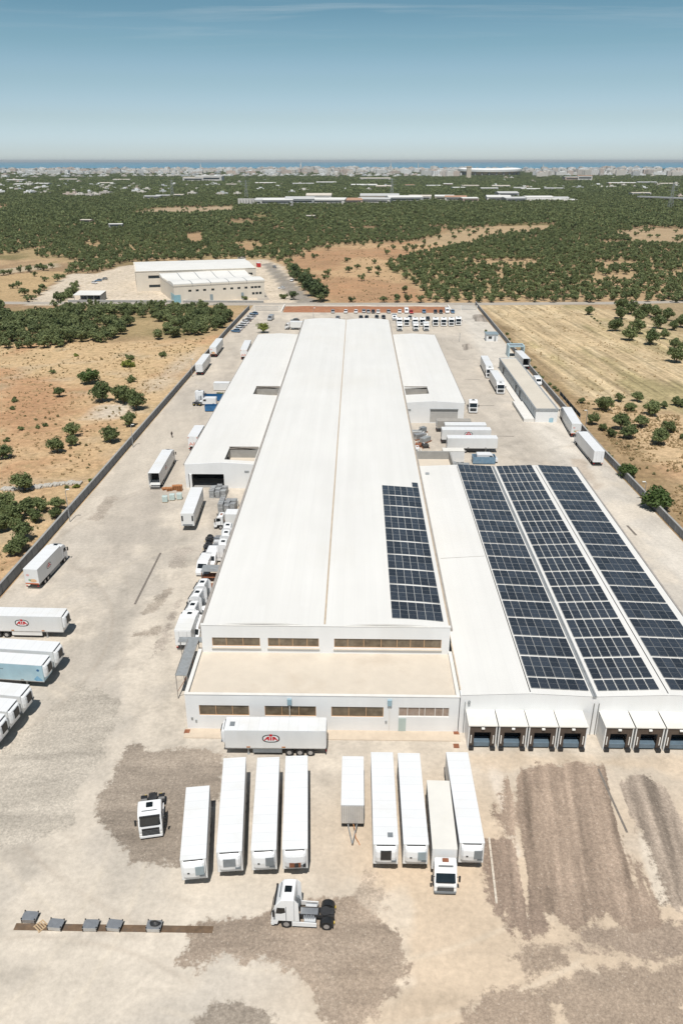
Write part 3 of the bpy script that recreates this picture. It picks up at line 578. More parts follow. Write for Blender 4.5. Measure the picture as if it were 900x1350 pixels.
# ============================================================ gabled side wings with walled roof wells
def wing(name, label, x0, x1, y0, y1, zf, rise, wells, door, extra=None, xr=None):
    t = thing(name, label, 'warehouse wing', ((x0+x1)/2, y0, 0)); off = (-(x0+x1)/2, -y0, 0)
    def pp(o): o.parent = t; o.location = off; return o
    xr = (x0+x1)/2 if xr is None else xr
    def zr(x): return zf+rise*(1-abs(x-xr)/((xr-x0) if x < xr else (x1-xr)))
    mb = MB(); wall_y(mb, x0, x1, y0, y0+.35, 0, zf-.02, [door])
    mb.add([(x0, y0, zf-.02), (x1, y0, zf-.02), (xr, y0, zf+rise-.02), (x0, y0+.35, zf-.02), (x1, y0+.35, zf-.02), (xr, y0+.35, zf+rise-.02)], [(0, 1, 2), (3, 5, 4), (0, 2, 5, 3), (1, 4, 5, 2)])
    pp(mb.build('front_wall', M_WHITE))
    mb = MB(); mb.box(x0, x0+.3, y0+.35, y1, 0, zf-.25); mb.box(x1-.3, x1, y0+.35, y1, 0, zf-.25); mb.box(x0+.3, x1-.3, y1-.3, y1, 0, zf-.25)
    pp(mb.build('side_wall', M_WHITE))
    # roof in rectangles, leaving the wells open
    xs = sorted({x0-.1, xr, x1+.1} | {w[0] for w in wells} | {w[1] for w in wells}); ysr = sorted({y0+.36, y1+.1} | {w[2] for w in wells} | {w[3] for w in wells})
    mb = MB()
    for i in range(len(xs)-1):
        for j in range(len(ysr)-1):
            cx, cy = (xs[i]+xs[i+1])/2, (ysr[j]+ysr[j+1])/2
            if any(w[0] < cx < w[1] and w[2] < cy < w[3] for w in wells): continue
            a, c, za, zc = xs[i], xs[i+1], zr(xs[i]), zr(xs[i+1]); p, q = ysr[j], ysr[j+1]
            mb.add([(a, p, za), (c, p, zc), (c, q, zc), (a, q, za), (a, p, za-.2), (c, p, zc-.2), (c, q, zc-.2), (a, q, za-.2)],
                   [(0, 1, 2, 3), (7, 6, 5, 4), (0, 4, 5, 1), (2, 6, 7, 3), (1, 5, 6, 2), (3, 7, 4, 0)])
    pp(mb.build('roof', M_ROOF, fix=False))
    for (a, c, p, q) in wells:
        pp(MB().box(a-.3, c+.3, p-.3, q+.3, zf-2.3, zf-2.1).build('well_floor', M_TERR))
        w = MB(); w.box(a-.2, c+.2, q+.005, q+.25, zf-2.1, zf-.21); w.box(a-.25, a-.005, p, q, zf-2.1, zf-.21); w.box(a-.2, c+.2, p-.25, p-.005, zf-2.1, zf-.21)
        w.box(c+.005, c+.25, p, q, zf-2.1, zf-.21)
        pp(w.build('well_wall', M_CONC))
        e = MB(); e.box(a-.1, c+.1, q+.0, q+.12, zr(c)-.1, zr(a)+.16 if zr(a) > zr(c) else zr(c)+.16); pp(e.build('well_coping', M_GUT))
    gt = MB(); gt.box(x0-.32, x0-.12, y0+.3, y1, zf-.35, zf-.02); gt.box(x1+.12, x1+.32, y0+.3, y1, zf-.35, zf-.02)
    pp(gt.build('eaves_gutter', M_GUT))
    xa, xb, za, zb = door
    if extra == 'shutter':
        s = MB(); n = 14
        for k in range(n): s.box(xa, xb, y0+.2+.02*(k % 2), y0+.3, za+(zb-za)*k/n, za+(zb-za)*(k+1)/n-.01)
        pp(s.build('roller_shutter', mat('grey roller shutter', (.45, .44, .42), .6, .08, 1)))
        pp(MB().box(xa-.1, xb+.1, y0-.12, y0-.003, zb, zb+.22).build('shutter_box', M_STEEL))
    else:
        pp(MB().box(xa-.05, xb+.4, y0+6.0, y0+6.2, 0, zf-.4).build('inner_wall', M_HOLE))
        pp(MB().box(xa+.25, xa+.75, y0-.35, y0-.004, 0, zb).build('door_post', M_WHITE))
    pp(MB().box(x0+.4, x1-.4, y0+.36, y1-.35, .0, .06).build('floor_slab', M_CONC))
    return t, pp
lw, lp = wing('side_wing', 'white side wing on the left with an open dark bay and two roof wells', -37.9, -21.3, 163, 306, 5.7, .5,
              [(-29.3, -22.6, 165.0, 173.2), (-29.4, -22.5, 219.0, 227.2)], (-37.2, -29.3, 0, 3.4), xr=-29.6)
lp(MB().box(-24.6, -23.6, 162.9, 162.998, 3.9, 4.3).build('wall_vent', M_STEEL))
rw, rp_ = wing('side_wing', 'white side wing on the right with a grey roller shutter and one roof well', 13.6, 30.2, 212, 305.5, 5.9, .5,
               [(14.4, 21.0, 219.8, 227.0)], (20.8, 28.5, .1, 4.0), 'shutter', xr=21.6)
rp_(MB().box(14.6, 15.4, 211.9, 211.998, 3.6, 4.1).build('wall_vent', M_STEEL))
# walled yard terrace between warehouse and the docks
wt = thing('roof_terrace_block', 'low walled block with an open sandy floor wedged behind the solar roofs', 'terrace', (18, 164, 0))
def tp(o): o.parent = wt; o.location = (-18, -164, 0); return o
tp(MB().box(13.6, 22.1, 162.6, 173.4, 0, 3.6).build('base', M_WHITE))
tp(MB().box(14.0, 21.8, 163.2, 172.9, 3.603, 3.66).build('terrace_floor', M_TERR))
w = MB(); w.box(13.6, 22.1, 173.0, 173.4, 3.603, 5.5); w.box(21.8, 22.1, 163.2, 173.0, 3.603, 5.5); tp(w.build('parapet', M_CONC))

# ============================================================ dock hall with the solar roofs
DH = thing('loading_dock_hall', 'white loading dock hall with two gabled solar roofs beside the long warehouse', 'dock hall', (31, 81.5, 0))
def dp(o): o.parent = DH; o.location = (-31, -81.5, 0); return o
ZV, ZR = 5.98, 6.36
RX = [(13.55, ZV), (22.2, ZR), (30.2, ZV), (39.4, ZR), (48.4, ZV)]
def dz(x):
    for (a, za), (c, zc) in zip(RX, RX[1:]):
        if a <= x <= c: return za+(zc-za)*(x-a)/(c-a)
    return ZV
mb = MB(); mb.box(13.5, 48.4, 81.0, 81.4, 0, ZV-.02); mb.box(13.5, 13.8, 81.4, 162, 0, ZV-.02); mb.box(48.1, 48.4, 81.4, 162, 0, ZV-.02); mb.box(13.8, 48.1, 161.7, 162, 0, ZV-.02)
for a, r, c in ((0, 1, 2), (2, 3, 4)):
    for y in (81.0, 161.7):
        P0, P1, P2 = RX[a], RX[r], RX[c]
        mb.add([(P0[0], y, ZV-.02), (P2[0], y, ZV-.02), (P1[0], y, ZR-.02), (P0[0], y+.3, ZV-.02), (P2[0], y+.3, ZV-.02), (P1[0], y+.3, ZR-.02)], [(0, 1, 2), (3, 5, 4), (0, 2, 5, 3), (1, 4, 5, 2)])
dp(mb.build('wall', M_WHITE))
for (a, za), (c, zc) in zip(RX, RX[1:]):
    e = .06; mb = MB()
    for y0, y1 in ((80.95, 122), (122.0, 162.1)):
        mb.add([(a+e, y0, za), (c-e, y0, zc), (c-e, y1, zc), (a+e, y1, za), (a+e, y0, za-.018), (c-e, y0, zc-.018), (c-e, y1, zc-.018), (a+e, y1, za-.018)],
               [(0, 1, 2, 3), (7, 6, 5, 4), (0, 4, 5, 1), (2, 6, 7, 3), (1, 5, 6, 2), (3, 7, 4, 0)])
    dp(mb.build('roof_slope', M_ROOF, fix=False))
gv = MB(); gv.box(29.95, 30.14, 80.8, 162.2, ZV, ZV+.14); gv.box(30.26, 30.45, 80.8, 162.2, ZV, ZV+.14); gv.box(30.14, 30.26, 80.8, 162.2, ZV-.015, ZV+.01)
dp(gv.build('valley_gutter', M_STEEL))
dp(MB().box(48.45, 48.75, 81.4, 162.2, ZV-.3, ZV+.02).build('eaves_gutter', M_GUT))
dp(MB().add([(14.5, 118.0, dz(14.5)+.008), (22.0, 118.4, dz(22.0)+.008), (22.0, 118.52, dz(22.0)+.008), (14.5, 118.14, dz(14.5)+.008)], [(0, 1, 2, 3)]).build('roof_seam', M_GUT, fix=False))
dp(MB().box(15.0, 15.8, 156.5, 157.2, dz(15.4)-.05, dz(15.4)+.35).build('roof_vent', M_STEEL))
dp(MB().box(13.44, 13.6, 82, 162, ZV+.02, ZV+.12).build('edge_flashing', M_TAN))
for x in (14.1, 30.3, 30.9):
    d = MB(); d.cyl((x, 80.88, .1), (x, 80.88, 5.0), .06, n=8); dp(d.build('downpipe', M_CONC if x > 20 else M_STEEL))
for z in (4.6, 5.0): dp(MB().cyl((14.6, 80.98, z), (14.6, 80.86, z), .17, n=14).build('wall_lamp', M_STEEL))
def dock(x):
    sh = dp(MB().box(x, x+.14, 78.05, 80.99, 0, 3.55).build('dock_shelter', M_BOXSIDE)); MB().box(x+3.36, x+3.5, 78.05, 80.99, 0, 3.55).build('shelter_side', M_BOXSIDE, sh)
    MB().add([(x-.05, 77.95, 3.55), (x+3.55, 77.95, 3.55), (x+3.55, 80.99, 3.62), (x-.05, 80.99, 3.62), (x-.05, 77.95, 3.68), (x+3.55, 77.95, 3.68), (x+3.55, 80.99, 3.75), (x-.05, 80.99, 3.75)],
             [(0, 3, 2, 1), (4, 5, 6, 7), (0, 1, 5, 4), (1, 2, 6, 5), (2, 3, 7, 6), (3, 0, 4, 7)]).build('shelter_roof', M_CREAM, sh)
    fr = MB(); wall_y(fr, x+.14, x+3.36, 78.1, 78.3, .12, 3.53, [(x+.72, x+2.78, .12, 2.55)]); fr.build('dock_seal', M_BROWN, sh)
    
    for u in (.3, 3.06): MB().box(x+u, x+u+.12, 78.0, 78.098, .9, 2.1).build('guide_strip', M_COP, sh)
    MB().box(x+.6, x+2.9, 79.4, 79.5, .1, 2.6).build('dock_door', M_HOLE, sh)
    MB().rbox(x+.76, x+2.74, 78.15, 79.3, .3, 1.0, .06).build('dock_leveller', M_LEVEL, sh)
    for u in (.12, 2.78): MB().rbox(x+u, x+u+.6, 77.6, 78.08, .08, .5, .04).build('bumper', M_DARK, sh)
    MB().rbox(x+1.55, x+1.95, 77.86, 78.09, 3.14, 3.34, .03).build('dock_lamp', M_LAMP, sh)
for x in (14.3, 18.02, 21.72, 25.42, 31.1, 34.85, 38.6, 42.35): dock(x)

# ============================================================ solar banks
M_PV = bpy.data.materials.new('solar cells'); M_PV.use_nodes = True; t = M_PV.node_tree; b = t.nodes['Principled BSDF']
b.inputs['Roughness'].default_value = .2; b.inputs['Specular IOR Level'].default_value = .5
tcn = N(t, 'ShaderNodeTexCoord'); bk_ = N(t, 'ShaderNodeTexBrick', offset=0.0, squash=1.0)
for k, v in (('Scale', 1.0), ('Mortar Size', .012), ('Brick Width', .186), ('Row Height', .178), ('Mortar Smooth', .1)): bk_.inputs[k].default_value = v
bk_.inputs['Color1'].default_value = (.020, .026, .036, 1); bk_.inputs['Color2'].default_value = (.025, .032, .043, 1); bk_.inputs['Mortar'].default_value = (.075, .09, .11, 1)
LK(t, tcn.outputs['Object'], bk_.inputs['Vector'])
oi = N(t, 'ShaderNodeObjectInfo'); r1 = N(t, 'ShaderNodeMapRange'); LK(t, oi.outputs['Random'], r1.inputs['Value']); r1.inputs['To Min'].default_value = .75; r1.inputs['To Max'].default_value = 1.35
mx = N(t, 'ShaderNodeMix', data_type='RGBA', blend_type='MULTIPLY'); mx.inputs['Factor'].default_value = 1; LK(t, bk_.outputs['Color'], mx.inputs[6]); LK(t, r1.outputs[0], mx.inputs[7])
LK(t, mx.outputs[2], b.inputs['Base Color'])
M_PVF = mat('panel frame', (.30, .31, .32), .4, .1, 2)
pm = MB(); pw, pl = 1.15, 2.20
pm.box(-pw/2, pw/2, -pl/2, pl/2, 0, .04); e = .022
pm.add([(-pw/2+e, -pl/2+e, .043), (pw/2-e, -pl/2+e, .043), (pw/2-e, -.012, .043), (-pw/2+e, -.012, .043)], [(0, 1, 2, 3)], 1)
pm.add([(-pw/2+e, .012, .043), (pw/2-e, .012, .043), (pw/2-e, pl/2-e, .043), (-pw/2+e, pl/2-e, .043)], [(0, 1, 2, 3)], 1)
po = pm.build('solar_panel', [M_PVF, M_PV]); PVM = po.data; bpy.data.objects.remove(po)
def bank(x0, x1, y, rows, label, group, zfun, cols=6, only=None):
    """bank of modules on rails on a slope from x0 to x1"""
    xm = (x0+x1)/2; z0, z1 = zfun(x0), zfun(x1); sl = math.atan2(z1-z0, x1-x0)
    t = thing('solar_panel_bank', label, 'solar panels', (xm, y, (z0+z1)/2), 0, group); t.rotation_euler = (0, -sl, 0)
    L = x1-x0; p = L/cols; rl = MB()
    for r in range(rows):
        for k in (-.6, .6): rl.box(-L/2+(0 if only is None else only*p), -L/2+(L if only is None else (only+1)*p), (r-(rows-1)/2)*2.25+k-.03, (r-(rows-1)/2)*2.25+k+.03, .02, .098)
    rl.build('mounting_rail', M_ALU, t)
    for r in range(rows):
        for c in range(cols):
            if only is not None and c != only: continue
            o = bpy.data.objects.new('solar_panel', PVM); COL.objects.link(o); o.parent = t
            o.location = (-L/2+p*(c+.5), (r-(rows-1)/2)*2.25, .1)
RB = 4.87
for i in range(10):
    bank(5.2, 12.3, 92.7+2.25+RB*i, 2, f'{ORD[i]} solar bank from the front end of the array on the long warehouse roof', 'solar banks on the warehouse roof', lambda x: vault(-3.88, 12.95, 9.2, x)+.03)
bank(5.2, 12.3, 92.7+1.1+RB*10, 1, 'single odd panel added behind the far end of the warehouse roof array', 'solar banks on the warehouse roof', lambda x: vault(-3.88, 12.95, 9.2, x)+.03, only=5)
for nm, x0, x1 in (('left', 22.4, 29.75), ('middle', 30.85, 38.6), ('right', 39.95, 47.3)):
    for i in range(17):
        y, rows = (83.1, 1) if i == 0 else (84.5+2.25+RB*(i-1), 2)
        if y+2.25 > 162.4: continue
        bank(x0, x1, y, rows, (f'{ORD[i]} solar bank from the docks in the {nm} strip of the dock hall roof' if i else f'single row solar bank nearest the docks in the {nm} strip'), f'solar banks in the {nm} strip', dz)

# ============================================================ office block on the right, platform, gatehouse, gantries
ob = thing('office_block', 'long low office block with a beige flat roof and blue grey glazed side', 'office', (53.4, 213.4, 0))
def op(o): o.parent = ob; o.location = (-53.4, -213.4, 0); return o
mb = MB(); mb.box(50.5, 56.6, 213.4, 213.7, 0, 3.75); mb.box(56.3, 56.6, 213.7, 276, 0, 3.75); mb.box(50.8, 56.3, 275.7, 276, 0, 3.75); mb.box(50.5, 50.8, 213.7, 276, 0, .5)
op(mb.build('wall', M_WHITE))
fc = MB()
for k in range(40): fc.box(50.52+.03*(k % 2), 50.72, 213.72+k*1.555, 213.72+(k+1)*1.555-.02, .5, 3.5)
op(fc.build('facade_panel', M_FACADE))
for y in (266, 243, 236.5):
    op(MB().box(50.40, 50.515, y, y+1.2, .52, 2.6).build('door', M_DARK))
op(MB().box(50.75, 56.35, 213.65, 275.8, 3.55, 3.62).build('roof_deck', M_BEIGE))
pp_ = MB(); pp_.box(50.35, 56.75, 213.25, 213.64, 3.3, 3.95); pp_.box(50.35, 50.74, 213.64, 276.1, 3.503, 3.8); pp_.box(56.36, 56.75, 213.64, 276.1, 3.4, 3.85); pp_.box(50.74, 56.36, 275.81, 276.1, 3.4, 3.9)
op(pp_.build('parapet', M_STEEL))
pf = thing('loading_platform', 'low white concrete platform in front of the glazed office side', 'platform', (48.8, 222, 0))
MB().box(-1.4, 1.55, -8.4, 9.4, 0, .9).build('deck', M_COP, pf); MB().box(-1.5, -1.42, -8.4, 9.4, .4, 1.0).build('edge_guard', M_STEEL, pf)
pf = thing('concrete_ramp', 'low pale concrete ramp running beside the far half of the office', 'ramp', (49.3, 252, 0))
MB().loft([[(-.9, -20, 0), (1.0, -20, 0), (1.0, -20, .5), (-.9, -20, .5)], [(-.9, 20, 0), (1.0, 20, 0), (1.0, 20, .3), (-.9, 20, .3)]]).build('deck', M_COP, pf)
gh = thing('gatehouse', 'small white gatehouse with a blue grey roof near the right fence', 'gatehouse', (55.4, 323.5, 0))
MB().box(-2.4, 2.2, -1.6, 3.2, 0, 2.8).build('wall', M_WHITE, gh); MB().box(-2.7, 2.5, -1.9, 3.5, 2.803, 3.05).build('roof', M_TEALP, gh)
MB().box(-1.6, -.2, -1.66, -1.603, 1.1, 2.1).build('window', M_GLASS, gh); MB().box(.7, 1.5, -1.66, -1.603, .03, 2.1).build('door', M_STEEL, gh)
gn = thing('wash_portal', 'pale blue steel portal frame standing over the end of the parked box trailer', 'portal', (59.9, 296, 0))
f = MB(); f.box(-3, -2.5, -2.4, 2.4, 0, 4.3); f.box(2.5, 3, -2.4, 2.4, 0, 4.3); f.box(-2.5, 2.5, 1.6, 2.4, 3.8, 4.3); f.box(-2.5, 2.5, -2.4, -1.7, 3.85, 4.3); f.build('frame', mat('pale blue frame', (.42, .55, .60), .5, .1, 1), gn)
MB().box(-2.4, 2.4, -1.6, 1.5, 3.9, 4.1).build('brush_housing', M_GREYP, gn)
# railed pen by the truck rank
fe = thing('railing', 'thin low steel railing ending in a tall post by the truck rank', 'railing', (36, 321, 0))
r = MB()
for k in range(9): r.box(-5.9+k*1.48-.03, -5.9+k*1.48+.03, -.03, .03, 0, 1.1)
r.box(-5.9, 6, -.025, .025, .55, .6); r.box(-5.9, 6, -.025, .025, 1.1, 1.16); r.build('rail', M_GUT, fe); MB().cyl((6, 0, 0), (6, 0, 3.6), .09, n=8).build('post', M_STEEL, fe)

# ============================================================ perimeter walls, gates and lamp posts
def perimeter(pts, h, label, m, th=.3, y0=0):
    t = thing('perimeter_wall', label, 'wall', (pts[0][0], pts[0][1], 0)); mb = MB(); cap = MB(); pil = MB()
    for (xa, ya), (xb, yb) in zip(pts, pts[1:]):
        d = Vector((xb-xa, yb-ya)); L = d.length; d /= L; n = Vector((-d.y, d.x)); k = int(L/2.5)
        for i in range(k):
            u0, u1 = L*i/k, L*(i+1)/k-.015; hh = h
            def q(u, w): return (xa+d.x*u+n.x*w-pts[0][0], ya+d.y*u+n.y*w-pts[0][1])
            mb.prism_z([q(u0, -th/2), q(u1, -th/2), q(u1, th/2), q(u0, th/2)], 0, hh)
            cap.prism_z([q(u0, -th/2-.06), q(u1, -th/2-.06), q(u1, th/2+.06), q(u0, th/2+.06)], hh+.003, hh+.1)
            pil.prism_z([q(u0-.1, -th/2-.07), q(u0+.1, -th/2-.07), q(u0+.1, th/2+.07), q(u0-.1, th/2+.07)], 0, hh-.01)
    mb.build('panel', m, t, fix=False); cap.build('coping', M_CONC, t, fix=False); pil.build('pier', m, t, fix=False)
    return t
perimeter([(-61.6, 90)]+[(x-.5, y) for x, y in LW[1:]], 1.9, 'long dark grey boundary wall between the left yard and the dry field', M_WALLG)
perimeter([(64.6, 90)]+[(x+.5, y) for x, y in RW[1:]], 1.7, 'long grey boundary wall between the right lane and the mown field', M_WALLG)
def gate(x0, x1, y, label):
    t = thing('sliding_gate', label, 'gate', ((x0+x1)/2, y, 0)); h = (x1-x0)/2
    r = MB(); r.box(-h, h, -.05, .05, .15, .28); r.box(-h, h, -.05, .05, 2.0, 2.12)
    for k in range(int(2*h/.35)+1): r.box(-h+k*.35-.03, -h+k*.35+.03, -.03, .03, .28, 2.0)
    r.build('gate_leaf', M_STEEL, t); p = MB(); p.box(-h-.5, -h-.1, -.2, .2, 0, 2.3); p.box(h+.1, h+.5, -.2, .2, 0, 2.3); p.build('gate_pier', M_COP, t)
gate(-49.5, -38, 392, 'pale barred sliding gate at the far left corner of the yard')
gate(52, 59, 396, 'grey barred sliding gate at the far right corner of the yard')
mf = thing('mesh_fence', 'dark netting fence panels standing beside the hedge behind the office', 'fence', (62.6, 224, 0))
r = MB()
for k in range(7): r.box(-.05, .05, -12+k*4-.05, -12+k*4+.05, 0, 3.0)
r.build('post', M_GUT, mf); r = MB()
for k in range(6): r.box(-.02, .02, -11.9+k*4, -8.1+k*4, 1.75, 2.9)
r.build('netting', mat('dark green netting', (.035, .05, .055), .9, .2, 2), mf)
def lamp_post(x, y, h, label, arm=1):
    t = thing('lamp_post', label, 'lamp post', (x, y, 0)); MB().cyl((0, 0, 0), (0, 0, h), .10, .06, n=8).build('pole', M_STEEL, t)
    MB().cyl((0, 0, h-.05), (.9*arm, 0, h+.15), .04, n=6).build('arm', M_STEEL, t); MB().rbox(.5*arm-.35, .5*arm+.35, -.14, .14, h+.12, h+.26, .04).build('lamp_head', M_LAMP, t)
lamp_post(-58.0, 144.4, 7, 'tall grey lamp post by the left boundary wall near the nearest olive clump')
lamp_post(-57.0, 190, 6, 'grey lamp post on the left boundary wall beside a lone round olive tree')
lamp_post(-55.6, 262, 6, 'grey lamp post on the left boundary wall by the parked box trailers')
lamp_post(62.2, 157, 4.5, 'short grey lamp post on the right boundary wall beside the fig tree', -1)
lamp_post(63.2, 208, 5, 'white topped lamp post beyond the right wall among small olives', -1)
lamp_post(-20.9+2, 352, 8, 'tall thin lamp post behind the far end of the warehouse')

# ============================================================ walkway gantry on the left of the annex
gy = thing('steel_walkway', 'raised galvanised steel walkway on thin legs beside the front annex', 'walkway', (-23.2, 91.5, 0))
MB().box(-.8, .8, -4.3, 4.3, 3.9, 4.02).build('deck', M_STEEL, gy)
MB().box(-2.3, 2.0, 4.32, 5.6, 3.5, 3.62).build('landing', M_STEEL, gy)
MB().box(.82, 1.9, -1, 4.3, 2.6, 2.7).build('lower_deck', M_GUT, gy)
for x, y in ((-.75, -4.2), (.75, -4.2), (-.75, 0), (.75, 0), (-2.2, 5.5), (-.75, 4.25), (.75, 4.25)):
    MB().cyl((x, y, 0), (x, y, 3.9 if y < 4.6 else 3.5), .07, n=6).build('leg', M_GUT, gy)
br = MB(); br.cyl((-.75, -4.2, 1.2), (.75, -4.2, 3.7), .04, n=5); br.cyl((.75, -4.2, .3), (.75, 0, 3.6), .05, n=5); br.build('brace', M_RUST, gy)
for s in (-.8, .8):
    r = MB(); r.box(s-.03, s+.03, -4.3, 4.3, 4.03, 4.14); r.build('kick_plate', M_GUT, gy)
# steel plates set over the trench in the front yard
a = G(20, 1222); c = G(281, 1226)
struct(MB().add([(a.x, a.y-.38, .045), (c.x, c.y-.38, .045), (c.x, c.y+.38, .045), (a.x, a.y+.38, .045)], [(0, 1, 2, 3)]).build('trench_slot', mat('rusted trench cover', (.16, .105, .065), .9, .35, 1.2, dirt=(.09, .085, .08, .8)), fix=False))
for (x, y, lab) in ((41, 1212, 'leftmost galvanised trestle table standing just behind the trench'), (75, 1222, 'galvanised trestle table on the trench next to the broken pallet'), (121, 1223, 'middle galvanised trestle table astride the rusty trench'),
                    (152, 1223, 'galvanised trestle table on the trench just left of the covered one'), (204, 1224, 'galvanised trestle table carrying a black tarpaulin bundle')):
    g = G(x, y); t = thing('trestle_table', lab, 'trestle', (g.x, g.y, .04), R(random.uniform(-6, 3)), 'trestles along the trench'); t.scale = (.8, .8, .72)
    MB().rbox(-.9, .9, -.62, .62, .62, .7, .03).build('table_top', M_ALU, t); MB().box(-.85, .85, -.6, -.56, .1, .61).build('side_plate', M_ALU, t)
    for lx_, ly_ in ((-.82, -.55), (.82, -.55), (-.82, .55), (.82, .55)): MB().box(lx_-.06, lx_+.06, ly_-.06, ly_+.06, 0, .86).build('leg', M_DARK, t)
g = G(203, 1217, .8)
tb = MB(); rg = []
for k in range(5):
    z = .0+.12*k; q = (1.0, 1.05, .8, .5, .2)[k]; rg.append([(math.cos(a_)*.62*q*(1+.2*math.sin(3*a_+k)), math.sin(a_)*.42*q*(1+.15*math.cos(2*a_+k)), z) for a_ in np.linspace(0, 2*math.pi, 14, endpoint=False)])
tb.loft(rg); o = tb.build('tarpaulin_bundle', M_DARK); o.location = (g.x+.05, g.y+.1, .547); o.scale = (.8, .8, .8); tag(o, 'crumpled black tarpaulin bundle lying on the rightmost trestle', 'tarpaulin')
# ============================================================ vehicles: +y is forward, base on the ground
def wheel(parent, x, y, r=.5, w=.3, name='wheel'):
    o = MB().cyl((-w/2, 0, 0), (w/2, 0, 0), r, n=18).build(name, M_TYRE, parent); o.location = (x, y, r)
    MB().cyl((-w/2-.015, 0, 0), (w/2+.015, 0, 0), r*.56, n=14).build('rim', M_RIM, o); return o
def emblem(parent, x, y, z, w, face=1):
    """white oval with a dark ring and red A I A lettering on the +x or -x side"""
    h = w*.56; n = 40
    def se(a, sx, sy): c, s = math.cos(a), math.sin(a); return (math.copysign(abs(c)**.72, c)*sx, math.copysign(abs(s)**.86, s)*sy)
    def P3(u, v, d): return (x+face*d, y+face*u, z+v)
    A = [2*math.pi*k/n for k in range(n)]
    o = MB().poly([P3(*se(a, w/2, h/2), .006) for a in A]).build('emblem', M_TRUCK, parent)
    out = [P3(*se(a, w/2, h/2), .010) for a in A]; inn = [P3(*se(a, w/2*.87, h/2*.78), .010) for a in A]
    MB().add(out+inn, [(i, (i+1) % n, n+(i+1) % n, n+i) for i in range(n)]).build('emblem_ring', mat_ring, o)
    L = MB(); s = w/2
    for sg in (1, -1):
        q = lambda pts: [P3(u*s*sg, v*s, .012) for u, v in pts]
        L.poly(q([(-.84, -.27), (-.66, -.27), (-.30, .13), (-.30, .27), (-.42, .27)])); L.poly(q([(-.36, -.27), (-.18, -.27), (-.18, .27), (-.36, .27)])); L.poly(q([(-.62, -.12), (-.36, -.12), (-.36, .01), (-.50, .01)]))
    L.poly([P3(u*s, v*s, .012) for u, v in ((-.09, -.27), (.09, -.27), (.09, .22), (-.09, .22))]); L.poly([P3(u*s, v*s, .014) for u, v in ((-.16, .30), (.16, .30), (.16, .62), (-.16, .62))])
    L.build('emblem_lettering', M_RED, o)
mat_ring = mat('dark green emblem ring', (.02, .035, .03), .4, .1, 3)
